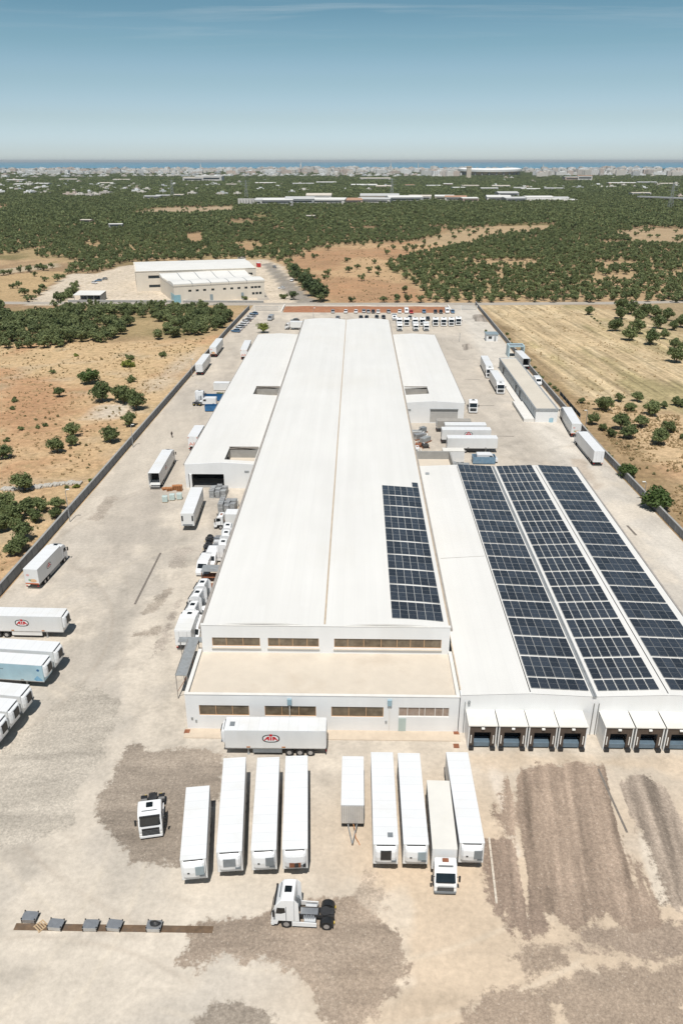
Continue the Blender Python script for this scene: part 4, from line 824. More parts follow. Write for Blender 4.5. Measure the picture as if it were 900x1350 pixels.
def semi(label, L=13.4, unit='right', side=None, logo=(), group='refrigerated semi trailers', roofm=None, rear=None, gear=True, name='semi_trailer', h=3.95, guard=M_DARK):
    t = thing(name, label, 'trailer', group=group); a, b_ = -L/2, L/2
    if rear == 'open':
        s = MB(); s.box(-1.28, -1.22, a, b_, 1.2, h-.06); s.box(1.22, 1.28, a, b_, 1.2, h-.06); s.box(-1.22, 1.22, b_-.06, b_, 1.2, h-.06); s.box(-1.22, 1.22, a, b_-.06, 1.2, 1.3)
        body = s.build('body', side or M_BOXSIDE, t); MB().box(-1.2, 1.2, a+3.2, a+3.3, 1.3, h-.06).build('tail_shade_sheet', M_HOLE, t)  # black sheet in place of the shade deep in the open body
    else:
        body = MB().rbox(-1.28, 1.28, a, b_, 1.2, h-.06, .05).build('body', side or M_BOXSIDE, t)
    MB().rbox(-1.29, 1.29, a-.01, b_+.01, h-.058, h, .03).build('roof', roofm or M_TRUCKR, t)
    tr = MB()
    for x in (-1.285, 1.285): tr.box(x-.012, x+.012, a, b_, 1.18, 1.30)
    tr.build('bottom_rail', M_ALU, t)
    if unit:
        # bulged refrigeration unit on the front bulkhead
        sec = []
        for z, d, hw in ((1.75, .12, 1.0), (1.95, .42, 1.08), (2.6, .52, 1.12), (3.3, .50, 1.12), (3.62, .38, 1.10), (3.78, .10, 1.02)):
            sec.append([(-hw, b_+.002, z), (-hw, b_+d*.55, z), (-hw*.8, b_+d*.9, z), (0, b_+d, z), (hw*.8, b_+d*.9, z), (hw, b_+d*.55, z), (hw, b_+.002, z)])
        u = MB().loft(sec).build('refrigeration_unit', M_TRUCK, t)
        MB().box(-.95, .95, b_+.003, b_+.10, 3.79, 3.86).build('air_slot', M_DARK, u)
        def face(x0, x1, z0, z1, m, nm, d=.535):
            q = MB(); q.add([(x0, b_+d-abs(x0)*.04, z0), (x1, b_+d-abs(x1)*.04, z0), (x1, b_+d-.03-abs(x1)*.04, z1), (x0, b_+d-.03-abs(x0)*.04, z1), (x0, b_+.1, z0), (x1, b_+.1, z0), (x1, b_+.1, z1), (x0, b_+.1, z1)],
                            [(0, 1, 2, 3), (7, 6, 5, 4), (0, 4, 5, 1), (2, 6, 7, 3), (1, 5, 6, 2), (3, 7, 4, 0)]); return q.build(nm, m, u)
        if unit in ('right', 'rightdark'):      # seen from the front, the panel sits to the right: local -x
            face(-1.02, -.18, 2.3, 3.35, M_TEALP if unit == 'right' else M_GREYP, 'grille', .56); face(.40, .62, 2.55, 2.68, M_DARK, 'maker_badge', .56)
        elif unit == 'centre': face(-.62, .62, 2.45, 3.4, M_GREYP, 'grille', .57)
        elif unit == 'dark': face(-.55, .55, 2.35, 3.5, M_DARK, 'grille', .57)
        elif unit == 'open':
            face(-.58, .58, 1.95, 2.55, M_RUST, 'engine_bay', .56); face(-.35, .05, 2.0, 2.5, M_CHAS, 'engine', .57); face(-1.05, -.8, 1.95, 2.3, M_DARK, 'hatch', .54)
        lv = MB()
        for k in range(3): lv.box(-1.08, -.55, b_+.30, b_+.47, 1.98+k*.09, 2.02+k*.09)
        lv.build('louvre', M_GREYP, u)
    ch = MB(); ch.box(-.55, -.40, a+.2, b_-.3, .78, 1.19); ch.box(.40, .55, a+.2, b_-.3, .78, 1.19)
    for y in np.arange(a+.6, b_-.5, 1.6): ch.box(-.4, .4, y, y+.12, .9, 1.1)
    ch.box(-1.2, 1.2, a-.02, a+.1, .5, .66); ch.build('chassis', M_CHAS, t)
    if gear:
        for y in (a+1.9, a+3.2, a+4.5):
            for x in (-1.06, 1.06): wheel(t, x, y, .52, .38)
        for x in (-.85, .85): MB().box(x-.08, x+.08, b_-2.9, b_-2.7, .05, 1.19).box(x-.18, x+.18, b_-2.95, b_-2.65, 0, .05).build('landing_leg', M_STEEL, t)
        for x in (-1.22, 1.22):
            MB().box(x-.025, x+.025, a+5.4, b_-3.4, .5, 1.14).build('side_guard', guard, t)
    dr = MB(); 
    if rear is None:
        for x0, x1 in ((-1.2, -.015), (.015, 1.2)):
            d_ = MB().box(x0, x1, a-.05, a-.003, 1.28, h-.14).build('rear_door', M_TRUCK, t)
            for u in (.35, .8): MB().cyl((x0+(x1-x0)*u, a-.08, 1.25), (x0+(x1-x0)*u, a-.08, h-.16), .022, n=6).build('lock_bar', M_ALU, d_)
    elif rear == 'picture':
        MB().box(-1.2, 1.2, a-.05, a-.003, 1.28, h-.14).build('rear_door', M_TRUCK, t)
        pk = MB(); zs = 1.4
        pk.poly([(.1+.75*math.cos(k*.314)*.9, a-.056, 1.85+.33*math.sin(k*.314)) for k in range(20)], 0)
        pk.poly([(-.45+.28*math.cos(k*.314), a-.056, 1.95+.22*math.sin(k*.314)) for k in range(20)], 1)
        pk.poly([(-.65+.33*math.cos(k*.314), a-.058, 2.95+.26*math.sin(k*.314)) for k in range(20)], 2)
        pk.add([(-1.19, a-.057, 1.29), (1.19, a-.057, 1.29), (1.19, a-.057, 1.5), (-1.19, a-.057, 1.5)], [(0, 1, 2, 3)], 3)
        pk.build('rear_picture', [mat('peach print', (.75, .45, .25), .5, .15, 2), mat('leaf green print', (.25, .45, .25), .5, .15, 2), mat('pink print', (.70, .40, .38), .5, .1, 2), M_ORANGE], t)
    elif rear == 'red':
        for x0, x1 in ((-1.2, -.015), (.015, 1.2)): MB().box(x0, x1, a-.05, a-.003, 1.28, h-.14).build('rear_door', M_TRUCK, t)
        rp = MB()
        for x in (-1.1, 1.1): rp.box(x-.1, x+.1, a-.09, a-.052, h-.55, h-.2)
        for k in range(7): rp.box(-1.05+k*.3, -.85+k*.3, a-.08, a-.053, 1.45+.12*(k % 3), 1.85+.25*((k*2) % 3))
        rp.build('rear_picture', mat('salmon print', (.66, .26, .18), .5, .2, 2), t)
    for x in (-1.0, 1.0): MB().box(x-.2, x+.2, a-.06, a-.021, .68, .8).build('tail_light', M_RED, t)
    for x in (-1.29, 1.29):
        for y in (a+L*.4, a+L*.75): MB().box(x-.012, x+.012, y, y+.45, 1.32, 1.5).build('marker_plate', M_ORANGE if logo else M_STEEL, t)
    for f in logo: emblem(t, 1.28*f, .5, 2.72, 2.15, f)
    return t
def cab(t, y0, style='modern', h=3.75, skirts=True, roofm=None):
    """driver's cab with its nose at y = y0"""
    if style == 'short': prof = [(y0-.02, .45), (y0, 1.25), (y0-.1, 1.62), (y0-.62, 2.5), (y0-.8, 2.72), (y0-1.0, h-.12), (y0-1.75, h), (y0-1.9, h-.1), (y0-1.9, .95), (y0-.7, .95), (y0-.55, .45)]
    else: prof = [(y0-.03, .42), (y0, 1.3), (y0-.08, 1.85), (y0-.40, 2.85), (y0-.62, 3.22), (y0-1.05, h-.10), (y0-1.5, h), (y0-2.22, h), (y0-2.28, h-.2), (y0-2.28, .95), (y0-.7, .95), (y0-.55, .42)]
    cb_ = MB().prism_x(prof, -1.24, 1.24, inset=.13).build('cab', M_TRUCK, t)
    short = style == 'short'
    z0, z1 = (1.68, 2.46) if short else (1.92, 2.83); ya, yb = (y0-.12, y0-.60) if short else (y0-.10, y0-.39)
    def slab(x, y0_, z0_, y1_, z1_, th, m, nm, par): return MB().loft([[(-x, y0_+th, z0_), (x, y0_+th, z0_), (x, y0_-.06, z0_), (-x, y0_-.06, z0_)], [(-x*.96, y1_+th, z1_), (x*.96, y1_+th, z1_), (x*.96, y1_-.06, z1_), (-x*.96, y1_-.06, z1_)]]).build(nm, m, par)
    ws = slab(1.10, ya, z0, yb, z1, .025, M_GLASS, 'windscreen', cb_)
    slab(.95, ya+.01, z0-.02, ya-.03, z0+.06, .04, M_DARK, 'wiper', cb_)
    if not short:
        MB().box(-1.08, 1.08, y0-.58, y0-.30, 2.86, 3.0).build('sun_visor', M_DARK, cb_)
    MB().box(-.92, .92, y0-.12, y0+.03, .70, 1.62 if not short else 1.2).build('grille', M_DARK, cb_)
    gl = MB()
    for k in range(4): gl.box(-.86, .86, y0+.032, y0+.042, .80+.18*k, .83+.18*k)
    gl.build('grille_bar', M_GREYP, cb_)
    for x in (-1.06, 1.06): MB().rbox(x-.13, x+.13, y0-.2, y0+.02, .70, .92, .03).build('headlight', M_LAMP, cb_)
    MB().rbox(-1.22, 1.22, y0-.3, y0+.03, .32, .62, .06).build('bumper', M_TRUCK if not short else M_GREYP, cb_)
    for s in (-1, 1):
        zt = 2.75 if not short else 2.45
        sw = MB().prism_x([(y0-.48, z0+.05), (y0-.62, zt), (y0-1.35, zt), (y0-1.42, z0+.22), (y0-1.0, z0+.05)], 1.238*s-.01, 1.238*s+.012).build('side_window', M_GLASS, cb_)
        MB().rbox(1.52*s-.11, 1.52*s+.11, y0-.42, y0-.22, z0+.0, z0+.72, .04).build('mirror', M_DARK, cb_)
        MB().cyl((1.2*s, y0-.35, z0+.6), (1.5*s, y0-.32, z0+.6), .03, n=5).build('mirror_arm', M_DARK, cb_)
        MB().box(1.24*s-.02, 1.24*s+.02, y0-1.5, y0-1.44, 1.0, 2.9 if not short else 2.5).build('door_seam', M_GREYP, cb_)
    MB().rbox(-.36, .36, y0-1.95 if not short else y0-1.7, y0-1.25, h-.06, h+.05, .05).build('roof_hatch', M_GLASS if not short else M_RUST, cb_)
    MB().box(-.8, .8, y0-.9, y0-.82, h-.17, h-.08).build('roof_lamp_bar', M_GREYP, cb_)
    if short: cb_.scale.x = .9
    return cb_
def tractor(label, style='modern', h=3.75, group='tractor units'):
    t = thing('tractor_unit', label, 'lorry', group=group); cb_ = cab(t, 3.0, style, h)
    # cab side deflectors behind the cab
    for s in (-1, 1):
        MB().prism_x([(.72, 1.0), (.72, h-.05), (.35, h-.5), (.28, 1.0)], 1.2*s-.03, 1.2*s+.03).build('side_fairing', M_TRUCK, t)
        MB().prism_x([(1.0, .38), (1.0, .92), (-1.35, .86), (-1.35, .38)], 1.20*s-.04, 1.20*s+.04).build('side_skirt', M_TRUCK, t)
        MB().cyl((.80*s, -.15, .72), (.80*s, -1.25, .72), .33, n=14).build('fuel_tank', M_ALU, t)
        # arched rear mudguard
        q = [(-2.3+.66*math.cos(a_), .52+.64*math.sin(a_)) for a_ in np.linspace(.1, math.pi-.1, 9)]; q2 = [(-2.3+.60*math.cos(a_), .52+.58*math.sin(a_)) for a_ in np.linspace(math.pi-.1, .1, 9)]
        MB().prism_x(q+q2, .98*s-.34, .98*s+.34).build('mudguard', M_DARK, t)
        wheel(t, 1.03*s, 1.55, .5, .32); wheel(t, .95*s, -2.3, .5, .58)
        MB().box(.85*s-.12, .85*s+.12, -3.06, -3.0, .62, .74).build('tail_light', M_YEL, t)
    c = MB(); c.box(-.48, -.36, -3.0, .8, .72, 1.0); c.box(.36, .48, -3.0, .8, .72, 1.0)
    for y in (-2.95, -1.5, -.8, .1, .6): c.box(-.36, .36, y, y+.14, .76, .94)
    c.build('chassis', M_CHAS, t)
    MB().cyl((0, -2.1, 1.0), (0, -2.1, 1.14), .52, n=16).box(-.3, .3, -2.95, -2.2, 1.0, 1.09).build('fifth_wheel', M_CHAS, t)
    d = MB(); d.box(-.36, .36, -1.4, .3, .945, 1.0); 
    for k in range(5): d.box(-.95, -.5 if k % 2 else -.55, -.2-.22*k, -.06-.22*k, 1.03, 1.10)
    d.build('catwalk', M_ALU, t)
    cl = MB(); 
    for k in range(3): cl.cyl((-.35+.3*k, .66, 1.2), (-.3+.3*k, .64, 2.2), .05, n=6)
    cl.cyl((.5, .55, 1.1), (.5, .55, 2.3), .16, n=8); cl.build('air_lines', M_GREYP, t)
    return t
def rigid(label, L=8.2, style='modern', h=3.9, rear=None, logo=(), roofm=None, ch=3.6, group='box lorries', side=None):
    """lorry with a box body; the box ends where the cab starts; y = 0 is mid length"""
    tot = L+2.35; t = thing('box_lorry', label, 'lorry', group=group); y0 = tot/2; b_ = y0-2.35; a = b_-L
    cab(t, y0, style, ch)
    if rear == 'open':
        s = MB(); s.box(-1.26, -1.2, a, b_, 1.0, h-.05); s.box(1.2, 1.26, a, b_, 1.0, h-.05); s.box(-1.2, 1.2, b_-.06, b_, 1.0, h-.05); s.box(-1.2, 1.2, a, b_-.06, 1.0, 1.12); s.build('box_body', side or M_BOXSIDE, t)
        MB().box(-1.19, 1.19, a+3, a+3.1, 1.12, h-.05).build('tail_shade_sheet', M_HOLE, t)  # near black sheet stands for the shade inside the open box
        MB().box(-1.15, 1.15, a-.35, a-.02, .62, .85).build('tail_lift', M_ALU, t)
    else:
        MB().rbox(-1.26, 1.26, a, b_, 1.0, h-.05, .05).build('box_body', side or M_BOXSIDE, t)
        if rear == 'picture':
            pk = MB(); pk.poly([(.25+.62*math.cos(k*.314), a-.012, 1.7+.33*math.sin(k*.314)) for k in range(20)], 0)
            pk.poly([(-.35+.25*math.cos(k*.314), a-.012, 1.8+.2*math.sin(k*.314)) for k in range(20)], 1)
            pk.poly([(-.6+.3*math.cos(k*.314), a-.013, 2.75+.22*math.sin(k*.314)) for k in range(20)], 2)
            pk.add([(-1.2, a-.014, 1.02), (1.2, a-.014, 1.02), (1.2, a-.014, 1.25), (-1.2, a-.014, 1.25)], [(0, 1, 2, 3)], 3)
            pk.build('rear_picture', [mat('peach print', (.75, .48, .28), .5, .15, 2), mat('leaf green print', (.28, .48, .28), .5, .15, 2), mat('pink print', (.70, .42, .40), .5, .1, 2), mat('red orange band', (.55, .14, .05), .5, .15, 2)], t)
        else:
            for x0, x1 in ((-1.18, -.01), (.01, 1.18)):
                d_ = MB().box(x0, x1, a-.04, a-.003, 1.05, h-.12).build('rear_door', M_TRUCK, t); MB().cyl((x0+.6, a-.06, 1.05), (x0+.6, a-.06, h-.15), .02, n=6).build('lock_bar', M_ALU, d_)
    MB().rbox(-1.27, 1.27, a-.01, b_+.01, h-.047, h, .03).build('roof', roofm or M_TRUCKR, t)
    c = MB(); c.box(-.5, -.36, a+.2, b_+.6, .7, .99); c.box(.36, .5, a+.2, b_+.6, .7, .99); c.box(-1.15, 1.15, a, a+.1, .45, .6); c.build('chassis', M_CHAS, t)
    for s in (-1, 1):
        wheel(t, 1.03*s, y0-1.4, .48, .3); wheel(t, .97*s, a+2.1, .48, .5)
        if L > 7.5: wheel(t, .97*s, a+3.3, .48, .5)
        MB().box(1.2*s-.02, 1.2*s+.02, a+4.2, b_-1.0, .45, .95).build('side_guard', M_GREYP, t)
        MB().box(1.0*s-.15, 1.0*s+.15, a-.03, a-.003, .62, .74).build('tail_light', M_RED, t)
    for f in logo: emblem(t, 1.26*f, b_-L*.55, 2.55, 1.7, f)
    return t
CARC = {'white': mat('white car paint', (.75, .76, .77), .25, .03, 1), 'silver': mat('silver car paint', (.42, .44, .46), .3, .05, 1, metal=.4), 'dark': mat('dark car paint', (.03, .035, .045), .25, .1, 1),
        'red': mat('red car paint', (.50, .03, .03), .3, .05, 1), 'blue': mat('blue car paint', (.10, .20, .33), .3, .05, 1), 'grey': mat('grey car paint', (.18, .19, .20), .3, .05, 1)}
def car(label, col='white', group='parked cars', van=False):
    t = thing('parked_van' if van else 'parked_car', label, 'van' if van else 'car', group=group); L, w = (5.2, .98) if van else (4.2, .88); m = CARC[col]; a = L/2
    if van:
        low = [(-a, .35), (a-.05, .35), (a, .8), (a-.15, 1.1), (a-.8, 1.25), (a-1.35, 2.05), (a-1.9, 2.3), (-a+.15, 2.3), (-a, 2.1)]
        b_ = MB().prism_x(low, -w, w, inset=.1).build('body', m, t)
        MB().loft([[(-w*.82, a-.83, 1.32), (w*.82, a-.83, 1.32), (w*.82, a-.95, 1.3), (-w*.82, a-.95, 1.3)], [(-w*.78, a-1.30, 2.0), (w*.78, a-1.30, 2.0), (w*.78, a-1.42, 2.0), (-w*.78, a-1.42, 2.0)]]).build('windscreen', M_GLASS, b_)
        for s in (-1, 1): MB().prism_x([(a-1.25, 1.3), (a-1.5, 1.9), (a-2.2, 1.9), (a-2.2, 1.3)], s*w-.012, s*w+.012).build('side_window', M_GLASS, b_)
    else:
        low = [(-a, .35), (a-.1, .35), (a, .6), (a-.1, .78), (a-1.15, .92), (-a+.25, .98), (-a, .9)]
        b_ = MB().prism_x(low, -w, w, inset=.1).build('body', m, t)
        rf = [(a-1.2, .93), (a-1.85, 1.42), (-a+.95, 1.46), (-a+.2, .98)]
        gh_ = MB().prism_x(rf, -w+.1, w-.1, inset=.12).build('cabin_glass', M_GLASS, b_)
        MB().prism_x([(a-1.8, 1.39), (a-1.95, 1.47), (-a+.9, 1.5), (-a+.75, 1.4)], -w+.14, w-.14, inset=.08).build('roof', m, b_)
    for s in (-1, 1):
        wheel(t, (w-.1)*s, a-.8, .32, .2); wheel(t, (w-.1)*s, -a+.8, .32, .2)
        MB().rbox(s*(w-.3)-.18, s*(w-.3)+.18, a-.12, a-.02, .55, .72, .02).build('headlight', M_LAMP, b_)
        MB().box(s*(w-.2)-.14, s*(w-.2)+.14, -a-.02, -a+.03, .62, .8).build('tail_light', M_RED, b_)
    return t
def along(rear, front, z, off=0.0):
    """pose of a vehicle whose roof line runs from one measured roof point to another"""
    a, c = G(*rear, z), G(*front, z); d = c-a; m = (a+c)/2
    return (m.x, m.y, .035), math.atan2(-d.x, d.y), d.length
def put(t, rear, front, z, shift=0.0):
    loc, rz, L = along(rear, front, z); t.location = (loc[0]-math.sin(rz)*shift, loc[1]+math.cos(rz)*shift, .035); t.rotation_euler = (0, 0, rz); return t
def Ln(r, f, z): return max(4, along(r, f, z)[2])
H_ = 3.95
# front yard, left group of four trailers
for (r, f, u, lab) in (((261, 1037), (254.5, 1133), 'right', 'shortest of four white trailers parked side by side, next to the dark grit'),
                       ((309.5, 999), (302, 1123), 'centre', 'white trailer with a rounded grey central grille, second in the left front row'),
                       ((353.8, 998.6), (347.4, 1120.8), 'rightdark', 'white trailer with a dark square grille, third in the left front row'),
                       ((391, 996.6), (388.6, 1119.4), 'open', 'white trailer with an open rusty engine bay on its front'),
                       ((503.2, 991.9), (508.6, 1113.3), 'dark', 'white trailer with black central grille and a small dark roof vent'),
                       ((538.4, 993), (548.3, 1113.3), 'right', 'white trailer between the vented trailer and the cream roofed lorry'),
                       ((602, 991.9), (622.2, 1111.5), 'rightdark', 'rightmost white trailer in the front yard beside the kerb')):
    t = semi(lab, Ln(r, f, H_), u); put(t, r, f, H_)
    if u == 'dark': MB().box(-.75, -.2, 5.3, 5.9, 3.952, 4.0).build('roof_vent', M_GREYP, t)
# logo trailer across the front of the annex: its nose points left
t = semi('white trailer with a red oval logo parked across the annex front', Ln((429, 964), (295, 963), H_), 'dark', M_BOXSIDE, (1, -1), guard=M_GREYP); a, c = G(429, 964, H_), G(295, 963, H_)
t.location = ((a.x+c.x)/2, (a.y+c.y)/2+1.28, .035); t.rotation_euler = (0, 0, math.atan2(-(c.x-a.x), c.y-a.y))
MB().box(-.5, .3, 5.0, 5.6, 3.952, 4.0).build('roof_vent', M_GREYP, t)
# small drawbar trailer with an aluminium front
t = thing('drawbar_trailer', 'short white drawbar trailer with a ribbed aluminium front and loose hoses', 'trailer', (0, 68.5, .035)); 
MB().rbox(-1.25, 1.25, -3.8, 3.8, .9, 3.5, .05).build('body', M_BOXSIDE, t); MB().rbox(-1.26, 1.26, -3.82, 3.81, 3.503, 3.58, .03).build('roof', M_TRUCKR, t)
f = MB()
for k in range(12): f.box(-1.22+k*.205, -1.08+k*.205, -3.87, -3.803, .95, 3.45)
f.build('front_panel', M_ALU, t); MB().box(-1.2, 1.2, -3.7, 3.7, .7, .89).build('chassis', M_CHAS, t)
for x in (-1.0, 1.0):
    for y in (-2.2, 1.8, 2.9): wheel(t, x, y, .45, .35)
MB().cyl((-.5, -3.7, .75), (0, -6.3, .6), .06, n=8).cyl((.5, -3.7, .75), (0, -6.3, .6), .06, n=8).build('drawbar', M_STEEL, t)
hz = MB(); pts = [(.1, -3.9, .9), (.3, -4.6, .7), (.35, -5.2, .35), (.7, -5.7, .1), (.8, -6.0, .06)]
for p, q in zip(pts, pts[1:]): hz.cyl(p, q, .05, n=6)
hz.build('hose', M_ORANGE, t)
# cream roofed lorry in the gap
r, f = (577, 1029.2), (586.3, 1119.6); L = Ln(r, f, 3.85); t = rigid('cream roofed box lorry facing forward between two white trailers', L, 'short', 3.85, roofm=M_CREAM, ch=3.3); put(t, r, f, 3.85, 1.17)
# tractor units in front
t = tractor('white tractor unit facing the camera on the dark grit, front left', h=3.45); a, c = G(205, 1053), G(198.5, 1108)
t.location = ((a.x+c.x)/2, (a.y+c.y)/2, .035); t.rotation_euler = (0, 0, math.atan2(-(c.x-a.x), c.y-a.y)+.05)
t = tractor('white tall cab tractor unit seen from its side in the front yard', h=3.85); a, c = G(428, 1224), G(380.5, 1221.5); d = (c-a).normalized(); n = Vector((-d.y, d.x, 0))
if n.y < 0: n = -n
m = (a+c)/2+n*1.0+d*.38; t.location = (m.x, m.y, .035); t.rotation_euler = (0, 0, math.atan2(-d.x, d.y))
# left row: trailers with their noses to the lane
def side_trailer(far, near, back, lab, unit='dark', side=None, logo=(), L=13.5, rz=None, guard=M_DARK):
    fa, ne = G(*far, H_), G(*near, H_); nose = (fa+ne)/2; w = (fa-ne); d = Vector((w.y, -w.x, 0)).normalized() if rz is None else Vector((-math.sin(rz), math.cos(rz), 0))
    t = semi(lab, L, unit, side, logo, guard=guard); c = nose-d*L/2; t.location = (c.x, c.y, .035); t.rotation_euler = (0, 0, math.atan2(-d.x, d.y)); return t
rzl = R(-88.5)
side_trailer((88.8, 801.2), (80.7, 814.5), None, 'white trailer with a red oval logo at the head of the left row', 'dark', M_BOXSIDE, (1, -1), rz=R(-91), guard=M_BOXSIDE)
side_trailer((82.3, 846), (66.8, 859.9), None, 'white trailer just behind the pale blue one, logo half hidden', 'dark', None, (1, -1), rz=R(-95))
tb_ = side_trailer((66, 863.9), (54.6, 877.8), None, 'trailer with a pale blue printed side in the left row', 'dark', M_BLUE, (), rz=R(-95))
q = MB(); rr = random.Random(4)
for k in range(13): q.box(1.282, 1.288, .9-k*.2, 1.03-k*.2, 3.0, 3.1+.07*rr.random())
q.build('side_lettering', mat('dark grey print', (.06, .08, .10), .5, .1, 3), tb_)
MB().poly([(1.290, 6.1+.2*math.cos(k*.4), 3.1+.2*math.sin(k*.4)) for k in range(16)]).build('side_roundel', M_BLUED, tb_)
MB().poly([(1.290, 5.3+1.2*u, 1.3+v) for u, v in ((0, .3), (.5, .9), (.9, .4), (1.1, .1), (.3, 0))]).build('side_splash', mat('mid blue print', (.20, .42, .60), .5, .2, 1.5), tb_)
side_trailer((40.4, 901.4), (25.3, 919.8), None, 'first of three plain white trailers at the lower left edge', 'dark', rz=R(-97))
side_trailer((23.6, 921.5), (8.1, 938.9), None, 'middle of three plain white trailers at the lower left edge', 'dark', rz=R(-97))
side_trailer((7.3, 941.3), (-7.5, 959), None, 'nearest of three plain white trailers, cut by the left edge', 'dark', rz=R(-97))
# left lane lorries
def lorry(r, f, z, lab, **k):
    L = Ln(r, f, z); t = rigid(lab, L, h=z, **k); put(t, r, f, z, 1.17); return t
lorry((39.7, 750.8), (70.8, 719), 3.9, 'white box lorry with a red oval logo and a food picture on its tail', rear='picture', logo=(1, -1))
lorry((202.5, 623.8), (220.8, 593), 3.9, 'white box lorry with its tail open and dark inside, on the left lane', rear='open', logo=(1, -1))
r, f = (259.6, 642.5), (246.5, 677); t = semi('white trailer without tractor in front of the open dark bay', Ln(r, f, H_), None, rear=None, group='parked box trailers'); put(t, r, f, H_)
b_ = Ln(r, f, H_)/2
fr = MB(); fr.box(-1.15, -.85, b_+.003, b_+.05, 2.3, 3.4); fr.box(.85, 1.15, b_+.003, b_+.05, 2.3, 3.4); fr.build('front_vent', M_DARK, t); MB().box(-.95, .95, b_+.003, b_+.06, 1.3, 1.6).build('front_bumper', M_GREYP, t)
for (r, f, lab, re) in (((254, 575.3), (263.1, 560.6), 'white box trailer half hidden behind the left wing eaves', 'red'), ((262, 480.2), (272.5, 466.5), 'nearer of two white box lorries along the left wall', None),
                        ((280.5, 457.5), (289.6, 446), 'farther of two white box lorries along the left wall, orange tail', 'picture'), ((321.4, 460.7), (326.9, 448.4), 'white box trailer standing at the far end of the left wing', 'red')):
    t = semi(lab, Ln(r, f, H_), None, rear=re, group='parked box trailers'); put(t, r, f, H_)
# right lane
lorry((637.9, 468.9), (644.8, 482), 3.9, 'white box lorry facing the camera, farther of the pair by the office', group='right lane lorries')
lorry((650.1, 488), (658.9, 501.8), 3.9, 'white box lorry facing the camera, nearer of the pair by the office', group='right lane lorries')
t = tractor('white tractor unit facing the camera alone in the right yard'); a = G(623.5, 545.5); t.location = (a.x, a.y+3, .035); t.rotation_euler = (0, 0, R(178))
lorry((760, 558.7), (746.6, 536.6), 3.9, 'white box lorry with a reddish printed tail by the right wall', rear='picture', group='right lane lorries')
lorry((789.8, 594.7), (767.3, 569), 3.9, 'white box lorry with plain rear doors, nearest along the right wall', group='right lane lorries')
t = semi('white box trailer with open dark tail behind the office', 13, None, rear='open', group='parked box trailers'); t.location = (59.6, 281, .035); t.rotation_euler = (0, 0, R(2))
place(car('', 'white', van=True), (59.8, 255, .035), R(180), 'white van behind the office near the right wall')
# cluster of trailers parked crosswise on the right yard
M_TARP = mat('weathered grey tarpaulin', (.36, .34, .31), .8, .15, .7, dirt=(.25, .22, .19, .5))
def cross(x0, x1, y, lab, z=3.9, side=None, logo=(), roofm=None, unit=None, rear=None):
    a, c = G(x0, y, z), G(x1, y, z); L = c.x-a.x; t = semi(lab, L, unit, side, logo, 'crosswise parked trailers', roofm, rear, h=z); t.location = ((a.x+c.x)/2, (a.y+c.y)/2+1.28, .035); t.rotation_euler = (0, 0, R(-90)); return t
cross(576, 621, 555.5, 'grey tarpaulin trailer at the back of the crosswise cluster', 3.2, M_TARP, (), M_TARP)
cross(586.7, 641, 560.5, 'plain white trailer second from the back of the crosswise cluster')
cross(582.8, 647.3, 567, 'white trailer with a half hidden red oval logo in the crosswise cluster', logo=(1, -1))
cross(590, 656, 578, 'nearest plain white trailer of the crosswise cluster')
t = thing('flatbed_lorry', 'white flatbed lorry with a black bed beside the ribbed container', 'lorry', (18.2, 183.8, .035), R(90)); cab(t, 4.4, 'short', 2.9); MB().box(-1.2, 1.2, -4.6, 2.0, .9, 1.1).build('bed', M_DARK, t)
MB().box(-.5, .5, -4.5, 2.4, .65, .89).build('chassis', M_CHAS, t)
for s in (-1, 1): wheel(t, s, 3.1, .45, .3); wheel(t, s, -2.6, .45, .5)
MB().box(-1.2, 1.2, 1.9, 2.0, 1.1, 1.9).build('headboard', M_TRUCK, t)
def container(lab, loc, rz, L, w, h, m, roofm=None, rib=.3, name='ribbed_container', group=None):
    t = thing(name, lab, 'container', loc, rz, group); b_ = MB(); b_.box(-w/2, w/2, -L/2, L/2, .15, h)
    for k in range(int(L/rib)):
        y = -L/2+.1+k*rib
        b_.box(-w/2-.05, -w/2-.002, y, y+rib*.5, .2, h-.1); b_.box(w/2+.002, w/2+.05, y, y+rib*.5, .2, h-.1)
    b_.build('shell', m, t); MB().rbox(-w/2-.06, w/2+.06, -L/2-.02, L/2+.02, h+.002, h+.08, .03).build('lid', roofm or m, t)
    for x in (-w/2+.1, w/2-.1): MB().box(x-.08, x+.08, -L/2, L/2, 0, .149).build('skid', M_CHAS, t)
    return t
container('pale ribbed container lying crosswise beside the flatbed', (23.9, 181.6, .035), R(90), 5.2, 2.4, 2.9, M_BOXSIDE, M_CREAM, .6)
t = thing('flat_trailer', 'low grey flat trailer behind the solar roof edge', 'trailer', (22.8, 176.6, .035), R(90)); MB().box(-1.2, 1.2, -4.5, 4.5, .8, 1.0).build('bed', M_STEEL, t)
for s in (-1, 1):
    for y in (-3, -1.8, 3): wheel(t, .95*s, y, .42, .3)
q = MB()
for k in range(6): q.box(-.9+.1*k, .6, -3.5+k*1.1, -2.9+k*1.1, 1.003, 1.2+.15*(k % 3))
q.build('load', M_STEEL, t)
